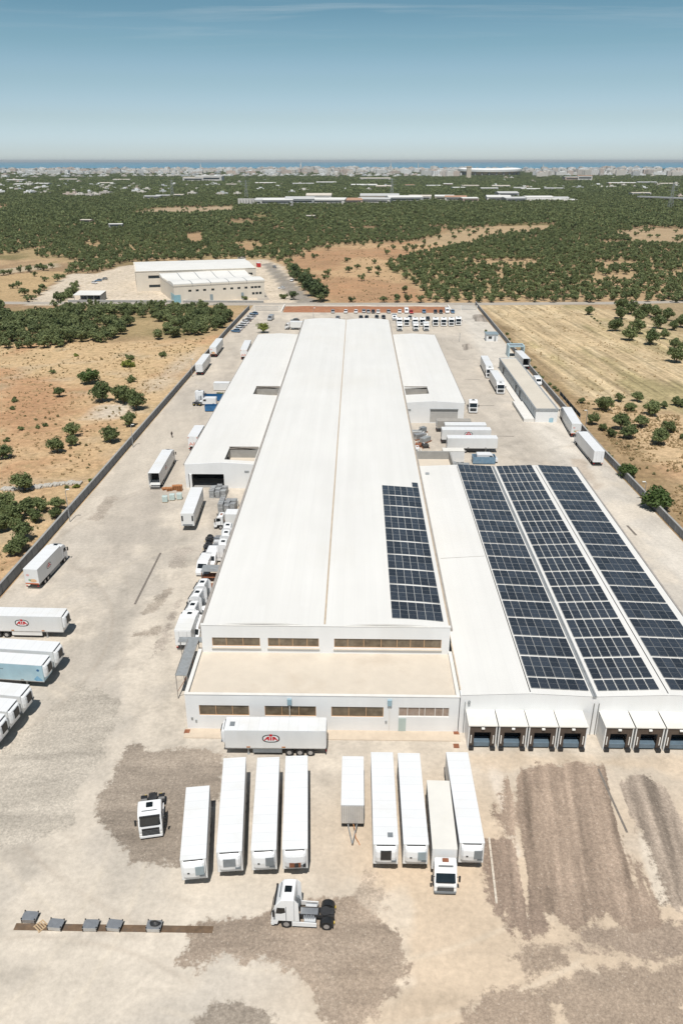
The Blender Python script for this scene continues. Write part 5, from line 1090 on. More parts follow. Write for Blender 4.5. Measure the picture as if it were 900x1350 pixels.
def skip_box(lab, loc, rz, L, w, h, m, group='open waste skips', fill=M_HOLE):
    t = thing('waste_skip', lab, 'skip', loc, rz, group); s = MB(); s.box(-w/2, -w/2+.08, -L/2, L/2, .2, h); s.box(w/2-.08, w/2, -L/2, L/2, .2, h); s.box(-w/2+.08, w/2-.08, -L/2, -L/2+.08, .2, h); s.box(-w/2+.08, w/2-.08, L/2-.08, L/2, .2, h); s.box(-w/2+.08, w/2-.08, -L/2+.08, L/2-.08, .2, .3)
    for k in range(int(L/.8)+1): y = -L/2+.05+k*.8; s.box(-w/2-.06, -w/2-.003, y, y+.1, .25, h-.05); s.box(w/2+.003, w/2+.06, y, y+.1, .25, h-.05)
    s.build('shell', m, t); MB().box(-w/2+.1, w/2-.1, -L/2+.1, L/2-.1, h*.3, h*.32).build('rubble', fill, t)  # default fill is near black, for the shade inside empty skips
    MB().box(-w/2-.07, w/2+.07, -L/2-.07, -L/2-.003, h-.12, h).box(-w/2-.07, w/2+.07, L/2+.003, L/2+.07, h-.12, h).build('rim', m, t)
    for x in (-.6, .6): MB().box(x-.06, x+.06, -L/2, L/2, 0, .198).build('skid', M_CHAS, t)
    return t
skip_box('faded blue ribbed skip full of rusty scrap behind the solar roofs', (31.2, 180.4, .035), R(90), 5.4, 2.4, 1.9, M_BLUEM, fill=M_RUST)
a = G(640, 607); place(car('', 'white', van=True), (a.x, a.y-1.2, .035), R(-90), 'pale van half hidden behind the solar roof edge')
# blue skips on the left
a = G(280, 530); skip_box('blue open skip behind the white van beside the left wing', (a.x, a.y+2, .035), R(88), 5.6, 2.3, 1.7, M_BLUED)
a = G(277.8, 541.5); skip_box('blue open skip nearest the camera beside the left wing', (a.x+1.0, a.y, .035), R(92), 5.0, 2.3, 1.7, M_BLUED)
a = G(275, 533); place(car('', 'white', van=True), (a.x, a.y-.4, .035), R(90), 'white van parked between the two blue skips')
a = G(293, 514); container('white box container peeping out behind the left wing eaves', (a.x, a.y, .035), R(90), 5, 2.3, 2.4, M_BOXSIDE, M_TRUCKR, .6)
t = tractor('white tractor unit with its back to the camera on the left lane'); a = G(260.5, 536); t.location = (a.x, a.y+3, .035); t.rotation_euler = (0, 0, R(-4))
# vehicles crowded along the warehouse's left side
for (x, y, lab) in ((276, 712, 'farthest of three white tractor units nosed in against the warehouse'), (273.5, 722, 'middle of three white tractor units nosed in against the warehouse'), (269, 734.5, 'nearest of three white tractor units nosed in against the warehouse')):
    t = tractor(lab, group='nosed in tractor units'); a = G(x, y, .8); t.location = (a.x+2.2, a.y+.6, .035); t.rotation_euler = (0, 0, R(-88))
t = rigid('white box lorry facing left beyond the nosed in tractors', 6.2, 'short', 3.5, ch=2.9); a = G(283, 700); t.location = (a.x+4.1, a.y+1.6, .035); t.rotation_euler = (0, 0, R(88))
place(car('', 'white', van=True), tuple(G(280, 742))[:2]+(.035,), R(178), 'white van standing right behind the nosed in tractors')
place(car('', 'white', van=True), tuple(G(270, 752))[:2]+(.035,), R(176), 'white van nearest the tool rack beside the warehouse')
t = tractor('white tractor unit behind the short box lorry beside the warehouse'); t.location = (-23.9, 106.0, .035); t.rotation_euler = (0, 0, R(86))
t = tractor('white tractor unit with open cab side next to the blue drum'); t.location = (-23.9, 109.8, .035); t.rotation_euler = (0, 0, R(82))
t = rigid('short white box lorry with its rear to the steel walkway', 4.6, 'modern', 3.6, ch=3.3); a, c = G(240.8, 831, 3.6), G(249.5, 809, 3.6); put(t, (240.8, 831), (248.6, 810), 3.6, 1.17)
for (x, y, rz, lab) in ((-23.7, 113.2, 84, 'third white tractor unit facing left, just past the blue drum'),):
    t = tractor(lab, group='tractor units by the warehouse'); t.location = (x, y, .035); t.rotation_euler = (0, 0, R(rz))
# far rank of tractor units facing the camera
for i, x in enumerate((526.3, 536.2, 547, 557, 574, 585, 595, 604)):
    a = G(x, 431 if i < 7 else 430); t = tractor(f'{ORD[i]} tractor unit from the left in the rank behind the right wing', group='tractor units in the far rank'); t.location = (a.x, a.y+3.5, .035); t.rotation_euler = (0, 0, R(180+random.uniform(-3, 3)))
for i, x in enumerate((526.7, 548, 561.7)):
    a = G(x, 437); t = rigid(f'{("left", "middle", "right")[i]} short white box lorry before the far tractor rank', 3.4, 'short', 3.2, ch=2.7, group='short box lorries before the rank'); t.location = (a.x, a.y+2.8, .035); t.rotation_euler = (0, 0, R(180))
cl_ = [(438.6, 413, 'silver'), (455.6, 413, 'white'), (469, 413, 'white'), (479.4, 412.5, 'silver'), (485.4, 413, 'silver'), (491.8, 413.2, 'dark'), (498.2, 413.4, 'white'), (512, 413, 'silver'), (526.7, 413, 'white'), (541.8, 413.6, 'red'), (558.7, 413, 'blue'), (573.8, 413.2, 'dark'), (581, 413.4, 'dark'), (596.5, 413.2, 'blue')]
COLN = {'silver': 'silver', 'white': 'white', 'dark': 'dark', 'red': 'red', 'blue': 'blue'}
for i, (x, y, c) in enumerate(cl_):
    a = G(x, y); place(car('', c, 'cars parked along the red soil bank'), (a.x, a.y+1, .035), R(180+random.uniform(-4, 4)), f'{COLN[c]} car, {ORD[i]} from the left along the red soil bank')
for (x, y, c, lab) in ((535.5, 413, 'white', 'white van next to the red car along the red soil bank'), (589, 413, 'white', 'white van among dark cars at the right end of the soil bank'), (519.5, 422, 'silver', 'grey van at the left end of the far tractor rank')):
    a = G(x, y); place(car('', c, 'vans in the far car park', True), (a.x, a.y+1, .035), R(180), lab)
for i, (x, y, c) in enumerate(((475.7, 420.5, 'dark'), (483, 420.5, 'dark'), (496.4, 420, 'dark'), (505.3, 420, 'dark'), (540, 420.5, 'grey'), (563.5, 422, 'dark'), (445, 421, 'silver'))):
    a = G(x, y); place(car('', c, 'second row of parked cars'), (a.x, a.y, .035), R(180+random.uniform(-10, 10)), (f'dark car, {ORD[i]} from the left in the row just behind the roof edge' if i < 4 else ('dark grey car parked among the far tractor units', 'dark car at a slant between two tractor units', 'silver car alone just behind the warehouse roof')[i-4]))
cs = ['blue', 'white', 'silver', 'white', 'white', 'grey', 'white', 'silver', 'blue']
for i in range(9):
    u = i/8; a = G(309+24*u, 438-23*u); place(car('', cs[i], 'cars parked along the left wall'), (a.x+.6, a.y, .035), R(78+random.uniform(-5, 5)), f'{cs[i]} car, {ORD[i]} from the near end along the left wall')
a = G(384, 438); t = rigid('white box lorry facing left behind the far end of the left wing', 6.0, 'short', 3.5, ch=3.0); t.location = (a.x+1, a.y+6, .035); t.rotation_euler = (0, 0, R(86))
a = G(357, 422); place(car('', 'silver', van=True), (a.x, a.y, .035), R(170), 'silver van near the tree at the far left gate')
a = G(388.8, 424); place(car('', 'grey'), (a.x, a.y, .035), R(100), 'grey car by the far left corner of the soil bank')

# ============================================================ loads, pallets, drums, person
def pallet(parent, w=1.2, d=1.0, m=M_WOOD):
    p = MB()
    for k in range(5): p.box(-w/2, w/2, -d/2+k*d/5+.02, -d/2+(k+1)*d/5-.03, .11, .14)
    for x in (-w/2+.06, 0, w/2-.06): p.box(x-.05, x+.05, -d/2, d/2, 0, .109)
    return p.build('pallet', m, parent)
def load(lab, x, y, h, m, group, rz=0, layers=3, name='pallet_load'):
    t = thing(name, lab, 'pallet load', (x, y, .035), rz, group); pallet(t)
    for k in range(layers):
        z = .143+(h-.143)*k/layers; MB().rbox(-.56, .56, -.47, .47, z, z+(h-.143)/layers-.02, .05).build('crate' if m is M_CRATE else 'wrapped_bale', m, t)
    return t
for i, (x, y) in enumerate(((218, 662), (227.5, 659.5), (237, 658.5))):
    a = G(x, y); load(('left', 'middle', 'right')[i]+' mint wrapped pallet load beside the white trailer', a.x, a.y, 1.45, M_WRAP, 'mint wrapped pallet loads', R(8), 1)
a = G(236, 648)
for k in range(4):
    t = thing('pallet_stack', ('tall', 'leaning', 'low', 'smallest')[k]+' stack of orange brown pallets behind the mint wrapped loads', 'pallets', (a.x-.5-1.15*k+.6, a.y+.6*(k % 2)+.4, .035), R(10*k), 'orange pallet stacks')
    for j in range((9, 7, 5, 3)[k]): o = pallet(t, m=M_ORANGE); o.location = (0, 0, j*.15)
    if False: pass
kk = 0
for (x, y, nx, ny, h) in ((287, 656, 3, 4, 1.9), (299, 676, 3, 4, 2.2)):
    a = G(x, y)
    for i in range(nx):
        for j in range(ny):
            hh = h*random.uniform(.8, 1.1); t = thing('crate_stack', '', 'crates', (a.x-1.2+i*1.25, a.y+j*1.05, .035), R(random.uniform(-4, 4)), 'grey crate stacks by the wing wall')
            n = int(hh/.36); q = kk; kk += 1
            t['label'] = f'grey crate stack in the {("farther" if y < 660 else "nearer")} block, {ORD[j]} row from the front, {("left", "middle", "right")[i]} column'
            for s in range(n): MB().rbox(-.55, .55, -.45, .45, s*.36+.01, s*.36+.34, .04).build('crate', M_CRATE if (s+i+j) % 3 else M_STEEL, t)
a = G(311, 668); t = load('lone pale crate pallet close to the warehouse wall', a.x, a.y, 1.5, M_COP, 'loose pallet loads', 0, 2)
a = G(303, 688)
for k in range(3):
    o = MB().box(-1.6, 1.6, -.06, .06, 0, .16).build('orange_beam', M_ORANGE); o.location = (a.x-1.5+k*2.2, a.y+.5*k, .04); o.rotation_euler = (0, 0, R(4*k)); tag(o, ('left', 'middle', 'right')[k]+' orange rack beam lying before the grey crate stacks', 'beam', 'orange rack beams')
t = thing('tool_rack', 'grey steel shelter rack with a flat top beside the warehouse', 'rack', tuple(G(282, 765))[:2]+(.035,)); MB().box(-1.9, 1.9, -1.2, 1.2, 2.3, 2.4).build('top', M_STEEL, t)
for x in (-1.8, 1.8):
    for y in (-1.1, 1.1): MB().box(x-.05, x+.05, y-.05, y+.05, 0, 2.3).build('post', M_RUST, t)
MB().box(-1.7, 1.7, -.9, .9, .9, .98).build('shelf', M_RUST, t)
t = thing('scrap_bin', 'small dark bin of scrap on the tool rack side', 'bin', tuple(G(272, 762))[:2]+(.035,)); MB().box(-.7, .7, -.6, .6, 0, .9).build('shell', M_CHAS, t); MB().box(-.6, .6, -.5, .5, .903, 1.05).build('scrap', M_GREYP, t)
t = thing('blue_drum', 'blue plastic drum between the rack and the white tractors', 'drum', tuple(G(271, 774))[:2]+(.035,)); MB().cyl((0, 0, 0), (0, 0, 1.3), .75, n=18).build('body', mat('blue plastic', (.05, .22, .42), .4, .1, 1), t); MB().cyl((0, 0, 1.303), (0, 0, 1.38), .6, n=18).build('lid', M_GREYP, t)
for i, (x, y, w) in enumerate(((279, 776, 1.0), (263, 775, .7), (266, 757, .8), (290, 752, 1.3), (275, 800, .9), (271, 812, .8))):
    a = G(x, y); t = thing('timber_board', ('rusty board by the blue drum', 'tan board standing left of the blue drum', 'tan board leaning beside the tool rack', 'orange board stack by the warehouse wall', 'rust coloured board near the white tank', 'short tan board under the white tank')[i], 'board', (a.x, a.y, .035), R(i*20))
    MB().rbox(-w*.5, w*.5, -w, w, 0, .9 if i in (1, 2) else .5, .04).build('plank', (M_RUST, M_WOOD, M_WOOD, M_ORANGE, M_RUST, M_WOOD)[i], t)
t = thing('water_tank', 'white cylindrical tank lying beside the short box lorry', 'tank', tuple(G(263, 813))[:2]+(.035,), R(20)); MB().cyl((-1.2, 0, 1.0), (1.2, 0, 1.0), .75, n=18).build('shell', M_TRUCK, t)
for x in (-.8, .8): MB().box(x-.1, x+.1, -.6, .6, 0, .5).build('cradle', M_CHAS, t)
place(car('', 'white', van=True), tuple(G(261, 838))[:2]+(.035,), R(170), 'white van squeezed between the box lorry and the warehouse')
for i, (x, y, c) in enumerate(((549, 572, M_STEEL), (553, 579, M_ALU), (560, 583, M_STEEL), (551, 588, M_RUST), (560, 590, M_CHAS), (557, 570, M_GREYP))):
    a = G(x, y); t = thing('scrap_machine', ('pale frame of scrap farthest in the heap by the right wing', 'tin clad machine in the scrap heap', 'grey boxy machine in the scrap heap next to the trailers', 'rusty frame at the near end of the scrap heap', 'dark engine block at the near end of the scrap heap', 'small grey cabinet behind the scrap heap')[i], 'machine', (a.x, a.y, .035), R(25*i))
    w = (1.4, 1.6, 1.5, 1.0, .9, .7)[i]; MB().rbox(-w, w, -.8, .8, .2, (.9, 1.6, 1.4, .6, .9, 1.5)[i], .08).build('casing', c, t); MB().box(-w-.3, w+.3, -.9, -.8, 0, .3).box(-w-.3, w+.3, .8, .9, 0, .3).build('base_frame', M_RUST, t); MB().cyl((0, 0, .6), (w*.9, .3, 1.9 if i < 3 else 1.1), .12, n=8).build('chute', M_ALU, t)
# broken pallet by the trestles
g = G(54, 1222); t = thing('broken_pallet', 'broken timber pallet lying across the trench between two trestles', 'pallet', (g.x, g.y, .05), R(-38)); p = MB()
for k in range(5): p.box(-.5, .5, -.45+k*.22, -.33+k*.22, .06, .09)
p.build('slat', M_WOOD, t)
for x in (-.45, .45): MB().box(x-.04, x+.04, -.5, .5, 0, .059).build('runner', M_WOOD, t)
t = thing('water_barrel', 'pale blue round tank standing at the front of the office block', 'tank', tuple(G(725, 556))[:2]+(.035,)); MB().cyl((0, 0, 0), (0, 0, 1.2), .85, .8, n=20).build('body', mat('pale blue plastic', (.33, .52, .62), .4, .08, 1), t); MB().cyl((0, 0, 1.2), (0, 0, 1.45), .8, .3, n=20).build('lid', M_TEALP, t)
# a person walking on the left lane
def person(x, y, rz, label):
    me = bpy.data.meshes.new('person')
    J = [(0, 0, .95), (0, .02, 1.2), (0, .02, 1.42), (0, .03, 1.52), (0, .05, 1.66), (-.19, .02, 1.40), (-.24, -.08, 1.13), (-.23, .05, .90), (.19, .02, 1.40), (.24, .12, 1.14), (.23, .26, .95), (-.1, 0, .88), (-.11, .18, .50), (-.11, .16, .08), (-.11, .30, .04), (.1, 0, .88), (.11, -.02, .50), (.11, -.26, .14), (.11, -.16, .05)]
    E_ = [(0, 1), (1, 2), (2, 3), (3, 4), (2, 5), (5, 6), (6, 7), (2, 8), (8, 9), (9, 10), (0, 11), (11, 12), (12, 13), (13, 14), (0, 15), (15, 16), (16, 17), (17, 18)]
    rad = [.15, .15, .15, .055, .105, .065, .05, .04, .065, .05, .04, .10, .075, .05, .045, .10, .075, .05, .045]
    me.from_pydata(J, E_, []); o = bpy.data.objects.new('person', me); COL.objects.link(o)
    sk = o.modifiers.new('skin', 'SKIN')
    for i, v in enumerate(me.skin_vertices[0].data): v.radius = (rad[i], rad[i]*(.75 if i < 3 else 1)); v.use_root = (i == 0)
    ss = o.modifiers.new('sub', 'SUBSURF'); ss.levels = 1; ss.render_levels = 2
    me.materials.append(M_CLOTH)
    o.location = (x, y, .035); o.rotation_euler = (0, 0, rz); tag(o, label, 'person')
    h = MB(); h.loft([[(math.cos(a_)*r*.9, .05+math.sin(a_)*r, z) for a_ in np.linspace(0, 2*math.pi, 12, endpoint=False)] for z, r in ((1.66, .112), (1.72, .105), (1.76, .07), (1.775, .02))])
    h.build('hair', M_DARK, o, smoothed=True)
    f_ = MB(); f_.loft([[(math.cos(a_)*r*.85, .055+math.sin(a_)*r, z) for a_ in np.linspace(0, 2*math.pi, 12, endpoint=False)] for z, r in ((1.53, .06), (1.57, .10), (1.62, .118), (1.67, .112))]); f_.box(-.015, .015, .16, .185, 1.60, 1.64); f_.build('face', M_SKIN, o)
a = G(227, 577); person(a.x, a.y, R(200), 'person in dark clothes walking alone on the left lane')
# ============================================================ far factory, sheds, industrial strip, stadium, city
M_FACT = mat('pale factory render', (.70, .64, .55), .8, .08, .15, dirt=(.60, .54, .46, .3), streak=4)
M_FARW = mat('far white render', (.60, .585, .56), .8, .12, .05)
M_WIN = mat('dark window glass', (.03, .04, .045), .25, .3, .8)
def yawed(name, label, cat, p, q, group=None):
    """an Empty at measured ground point p whose x axis runs to q; returns it and the length"""
    a, c = G(*p), G(*q); d = c-a; return thing(name, label, cat, (a.x, a.y, 0), math.atan2(d.y, d.x), group), d.length
t = thing('factory_hall', 'pale factory hall with wavy skylight ridges on its white roof', 'factory', (-93.8, 413.8, 0), R(22.9)); L = 48.4
D = 41; hf = 8.9
wn = [(L*u-.8, L*u+.8, 5.2, 6.3) for u in (.17, .25, .33, .42, .55, .63, .71, .79, .86, .90, .94)]+[]
mb = MB(); wall_y(mb, 0, L, 0, .4, 0, hf, wn); mb.box(0, .4, .4, D, 0, hf); mb.box(L-.4, L, .4, D, 0, hf); mb.box(.4, L-.4, D-.4, D, 0, hf); mb.build('wall', M_FACT, t)
for xa, xb, za, zb in wn: MB().box(xa, xb, .2, .3, za, zb).build('window', M_WIN, t)
for u in (.87, .91, .95): MB().box(L*u-.7, L*u+.7, -.03, -.003, 2, 3.2).build('window', M_WIN, t)
for u, w in ((.40, 1.6), (.745, 1.4)): MB().box(L*u-w/2, L*u+w/2, -.06, -.003, 0, 3.4).build('door', M_TEALP, t)
MB().box(-.4, 3.2, -.12, -.003, 0, 4).box(-.1, -.003, 0, 9, 0, 4.2).build('blue_gate', mat('light blue steel', (.25, .45, .52), .5, .1, 1), t)
n = 5
def wav(y): return hf+.25+.85*math.sin(y/D*2*math.pi*1.15+.4)
yy_ = np.linspace(-.15, D+.1, 25)
for k in range(n):
    x0, x1 = L*k/n+(.2 if k else -.1), L*(k+1)/n-(.2 if k < n-1 else -.1); rf = MB()
    rf.loft([[(x0, y, wav(y)), (x1, y, wav(y)), (x1, y, hf-.7), (x0, y, hf-.7)] for y in yy_]); rf.build('roof_span', M_ROOF2, t)
for k in range(1, n):
    g3 = MB(); g3.loft([[(L*k/n-.19, y, wav(y)-.1), (L*k/n+.19, y, wav(y)-.1), (L*k/n+.19, y, hf-.8), (L*k/n-.19, y, hf-.8)] for y in yy_]); g3.build('skylight', M_GREYP, t)
MB().box(-.2, L+.2, -.2, -.155, hf-.5, hf+.05).build('parapet', M_FACT, t)
t = thing('factory_hall', 'longer pale factory hall with a plain white roof standing behind the wavy one', 'factory', (-123.0, 451.5, 0), R(15.7)); L = 67.5; D, hf = 46, 10.8
wn = [(L*.10, L*.26, 2.2, 3.6), (L*.30, L*.44, 2.2, 3.6), (L*.10, L*.25, 7.0, 8.6), (L*.29, L*.42, 7.0, 8.6), (L*.86, L*.97, 7, 8.4)]
mb = MB(); wall_y(mb, 0, L, 0, .4, 0, hf, [w for w in wn if w[2] > 5]); mb.box(0, .4, .4, D, 0, hf); mb.box(L-.4, L, .4, D, 0, hf); mb.box(.4, L-.4, D-.4, D, 0, hf); mb.build('wall', M_FACT, t)
for xa, xb, za, zb in wn:
    MB().box(xa, xb, (.2 if za > 5 else -.04), (.3 if za > 5 else -.003), za, zb).build('window', M_WIN, t)
MB().box(-.3, L+.3, -.2, D+.2, hf+.003, hf+.25).build('roof_edge', M_FACT, t); MB().add([(.4, .3, hf+.26), (L-.4, .3, hf+.26), (L-.4, D/2, hf+1.2), (.4, D/2, hf+1.2), (.4, D-.3, hf+.26), (L-.4, D-.3, hf+.26)], [(0, 1, 2, 3), (3, 2, 5, 4), (0, 3, 4), (1, 5, 2)]).build('roof', M_ROOF2, t)
MB().box(-.08, -.003, 6, 8, 3, 5).box(-.08, -.003, 14, 16, 3, 5).box(-.08, -.003, 6, 8, 7, 9).build('side_window', M_WIN, t)
t, L = yawed('shed', 'small open white roofed shed beside the factory lot', 'shed', (98, 398), (134, 398)); MB().add([(0, -.5, 3.6), (L, -.5, 3.6), (L, 11, 4.2), (0, 11, 4.2), (0, -.5, 3.4), (L, -.5, 3.4), (L, 11, 4.0), (0, 11, 4.0)], [(0, 1, 2, 3), (7, 6, 5, 4), (0, 4, 5, 1), (1, 5, 6, 2), (2, 6, 7, 3), (3, 7, 4, 0)]).build('roof', M_ROOF2, t)
for x in np.linspace(.3, L-.3, 5):
    for y in (.2, 10.5): MB().box(x-.12, x+.12, y-.12, y+.12, 0, 3.4).build('post', M_STEEL, t)
MB().box(.2, L-.2, 10.7, 10.9, 0, 3.8).box(L-.3, L-.1, .5, 10.6, 0, 3.3).build('wall', M_GREYP, t)
for (p, q, lab) in (((341, 352), (347, 350), 'red lorry trailer parked at the end of the far factory'),): 
    a = G(*p); container(lab, (a.x, a.y, .02), R(20), 4.4, 2.2, 2.8, mat('red trailer paint', (.5, .03, .03), .4, .1, 1), M_TRUCKR, .5, 'parked_trailer')
for i, (x, y, c) in enumerate(((371, 381, 'white'), (130, 371, 'blue'), (138, 369, 'silver'), (385, 371, 'white'), (362, 353, 'silver'), (125, 374, 'white'))):
    a = G(x, y); place(car('', c, 'cars in the far factory lot'), (a.x, a.y, .02), R(80+i*31), ('white car alone on the forecourt of the far factory', 'blue car left of the far factory by the shed', 'silver car left of the far factory', 'white car on the driveway beside the round trees', 'silver car behind the far factory corner', 'white car next to the blue one near the shed')[i])
fw = thing('boundary_wall', 'low stone boundary wall in front of the far factory', 'wall', (-150, 415.6, 0)); w = MB()
for k in range(34): w.box(k*3, k*3+2.96, -.2, .2, 0, 1.1)
w.build('panel', M_CONC, fw); MB().box(0, 102, -.25, .25, 1.103, 1.2).build('coping', M_COP, fw)

# ------------------------------------------------------------ industrial strip across the middle distance
r5 = random.Random(5)
M_RFS = [M_ROOF2, mat('pale grey sheet roof', (.55, .55, .54), .6, .1, .1), mat('cream sheet roof', (.66, .60, .52), .7, .12, .1), mat('terracotta roof', (.45, .27, .18), .8, .15, .2)]
def far_block(x, y, w, d, h, label, group, m, roof=None, win=True, cat='industrial building', name='industrial_shed'):
    roof = roof or M_RFS[r5.choice((0, 0, 0, 1, 1, 2, 2, 3))]; a = G(x, y); t = thing(name, label, cat, (a.x, a.y, 0), R(r5.uniform(-8, 8)), group)
    mb = MB(); mb.box(-w/2, w/2, 0, d, 0, h); mb.build('wall', m, t); MB().add([(-w/2-.5, -.5, h), (w/2+.5, -.5, h), (w/2+.5, d/2, h+d*.05), (-w/2-.5, d/2, h+d*.05), (w/2+.5, d, h), (-w/2-.5, d, h)], [(0, 1, 2, 3), (3, 2, 4, 5), (0, 3, 5), (1, 4, 2)]).build('roof', roof, t)
    if win: MB().box(-w*.42, w*.42, -.12, -.003, h*.55, h*.78).build('window_band', M_WIN, t)
    return t
M_FARP = [M_FARW, mat('far cream render', (.55, .50, .42), .8, .1, .05), mat('far grey cladding', (.40, .41, .42), .7, .1, .05), mat('far blush render', (.52, .40, .33), .8, .1, .05)]
ind = [(330, 272, 38, 40, 9, 0), (362, 271.5, 60, 50, 9, 2), (395, 271, 48, 60, 10, 2), (430, 271, 60, 50, 9, 0), (462, 270.5, 40, 50, 8, 3), (420, 266.5, 45, 60, 11, 0), (492, 270, 55, 40, 9, 0), (500, 266, 70, 60, 10, 1),
       (535, 267.5, 60, 50, 9, 2), (553, 266, 40, 40, 9, 0), (585, 266, 34, 40, 9, 1), (600, 267, 38, 40, 9, 0), (620, 268, 28, 30, 8, 3), (657, 267, 42, 50, 9, 0), (680, 268, 36, 40, 8, 2), (712, 266.5, 50, 40, 8, 0), (735, 266, 40, 40, 6, 0), (670, 261, 40, 50, 9, 2)]
names_ = ['blank', 'grey roofed', 'grey clad', 'broad white', 'blush walled', 'tall white', 'low white', 'long cream', 'grey banded', 'small white', 'cream', 'white gabled', 'pink roofed', 'wide white', 'low grey', 'flat white', 'slim white', 'rear grey']
for i, (x, y, w, d, h, k) in enumerate(ind):
    far_block(x, y, w, d, h, f'{names_[i]} factory shed, {ORD[i]} in the middle distance industrial strip', 'sheds of the middle distance industrial strip', M_FARP[k])
t, L = yawed('tank_row', 'row of pale upright silos at the left end of the industrial strip', 'silos', (316, 272), (328, 272))
for k in range(6): MB().cyl((k*4.6, -3, 0), (k*4.6, -3, 12), 2.1, n=14).build('silo', M_FARW, t)
bw = [(200, 264, 30, 20, 7), (215, 262, 26, 20, 6), (235, 261, 20, 20, 6), (255, 241, 70, 40, 16), (275, 241, 90, 40, 20), (305, 247, 30, 20, 8), (480, 248, 70, 40, 8), (505, 250, 40, 40, 8), (495, 239, 110, 40, 10), (540, 248, 25, 20, 8),
      (572, 249, 40, 25, 8), (590, 247, 25, 25, 9), (605, 252, 30, 25, 8), (620, 249, 45, 25, 8), (645, 253, 40, 25, 8), (660, 250, 45, 30, 9), (685, 252, 30, 20, 8), (700, 254, 45, 25, 8), (730, 253, 45, 25, 8), (755, 240, 60, 30, 16), (770, 240, 50, 30, 20),
      (845, 259, 40, 20, 7), (853, 244, 60, 30, 8), (820, 245, 80, 30, 8), (880, 246, 60, 30, 8), (30, 247, 50, 30, 8), (55, 246, 40, 30, 8), (90, 240, 60, 30, 9), (140, 245, 40, 30, 8), (20, 241, 60, 30, 9), (160, 240, 60, 30, 8), (350, 245, 60, 30, 8), (400, 246, 60, 30, 8), (430, 244, 60, 30, 8), (153, 302, 14, 10, 5), (113, 296, 12, 10, 5), (410, 290, 12, 10, 5)]
for i, (x, y, w, d, h) in enumerate(bw):
    far_block(x, y, w, d, h, f'pale country building at {("the left", "the centre", "the right")[0 if x < 300 else (1 if x < 600 else 2)]}, scattered among the far groves', ('left', 'centre', 'right')[0 if x < 300 else (1 if x < 600 else 2)]+' far country buildings', M_FARP[i % 4 if i % 3 else 0], cat='building', name='country_building')
a = G(715, 267); t = thing('warehouse_arc', 'long low white curved hall at the right end of the industrial strip', 'hall', (a.x, a.y, 0)); mb = MB()
for k in range(10): mb.box(-60+k*12, -48.1+k*12, 0-.25*(k-5)**2, 30, 0, 5+.22*k*(9-k)*.3)
mb.build('roof', M_ROOF2, t)
# viaduct
t, L = yawed('viaduct', 'grey road viaduct on piers crossing the groves at the far right', 'viaduct', (838, 265), (905, 268)); mb = MB(); mb.box(0, L+260, 0, 14, 6.5, 8.5); mb.build('deck', M_FARP[2], t)
for k in range(8): MB().box(20+k*34, 24+k*34, 4, 10, 0, 6.5).build('pier', M_FARP[2], t)
# stadium
a = G(649, 233); t = thing('stadium', 'white oval stadium with a translucent canopy before the coastal city', 'stadium', (a.x, a.y+95, 0)); n = 48
mb = MB(); 
def ell(rx, ry, z): return [(rx*math.cos(2*math.pi*k/n), ry*math.sin(2*math.pi*k/n), z+1.5*math.cos(4*math.pi*k/n)) for k in range(n)]
def ring_of(seq, m, nm): 
    b2 = MB(); vs = [p for s in seq for p in s]; fs = []
    for j in range(len(seq)-1): fs += [(j*n+i, j*n+(i+1) % n, (j+1)*n+(i+1) % n, (j+1)*n+i) for i in range(n)]
    return b2.add(vs, fs).build(nm, m, t)
ring_of([ell(125, 85, 4), ell(142, 98, 20), ell(146, 101, 24)], M_FARP[1], 'stand')
ring_of([ell(149, 104, 22), ell(150, 105, 31), ell(125, 82, 36), ell(105, 62, 33), ell(105, 62, 32)], mat('white canopy membrane', (.85, .85, .84), .6, .04, .05), 'canopy')
for k in range(26): 
    c_ = 2*math.pi*k/26; MB().box(140*math.cos(c_)-2.5, 140*math.cos(c_)+2.5, 97*math.sin(c_)-2.5, 97*math.sin(c_)+2.5, 0, 20).build('pillar', M_FARP[2], t)
a = G(617, 236); t = thing('water_tower', 'slim cream tower standing left in front of the stadium', 'tower', (a.x, a.y, 0)); MB().box(-9, 9, -7, 7, 0, 44).build('shaft', M_FARP[1], t); MB().box(-10, 10, -8, 8, 44.01, 48).build('cap', M_FARP[1], t)

# ------------------------------------------------------------ the coastal city
M_CITY = bpy.data.materials.new('city facades'); M_CITY.use_nodes = True; t_ = M_CITY.node_tree; b = t_.nodes['Principled BSDF']; b.inputs['Roughness'].default_value = .85
g_ = N(t_, 'ShaderNodeNewGeometry'); sxx = N(t_, 'ShaderNodeSeparateXYZ'); LK(t_, g_.outputs['Position'], sxx.inputs[0])
ad = N(t_, 'ShaderNodeMath', operation='ADD'); LK(t_, sxx.outputs[0], ad.inputs[0]); LK(t_, sxx.outputs[1], ad.inputs[1])
cbn = N(t_, 'ShaderNodeCombineXYZ'); LK(t_, ad.outputs[0], cbn.inputs[0]); LK(t_, sxx.outputs[2], cbn.inputs[1])
bk2 = N(t_, 'ShaderNodeTexBrick', offset=0.0, squash=1.0); LK(t_, cbn.outputs[0], bk2.inputs['Vector'])
for k, v in (('Scale', 1.0), ('Mortar Size', 1.15), ('Brick Width', 4.4), ('Row Height', 3.2), ('Mortar Smooth', .1)): bk2.inputs[k].default_value = v
bk2.inputs['Color1'].default_value = (.22, .22, .22, 1); bk2.inputs['Color2'].default_value = (.34, .32, .29, 1)
ri = N(t_, 'ShaderNodeVertexColor', layer_name='soil'); LK(t_, ri.outputs[0], bk2.inputs['Mortar']); LK(t_, bk2.outputs['Color'], b.inputs['Base Color'])
CC = [(.70, .70, .68), (.64, .61, .56), (.76, .77, .77), (.54, .50, .46), (.50, .52, .53), (.58, .49, .43)]
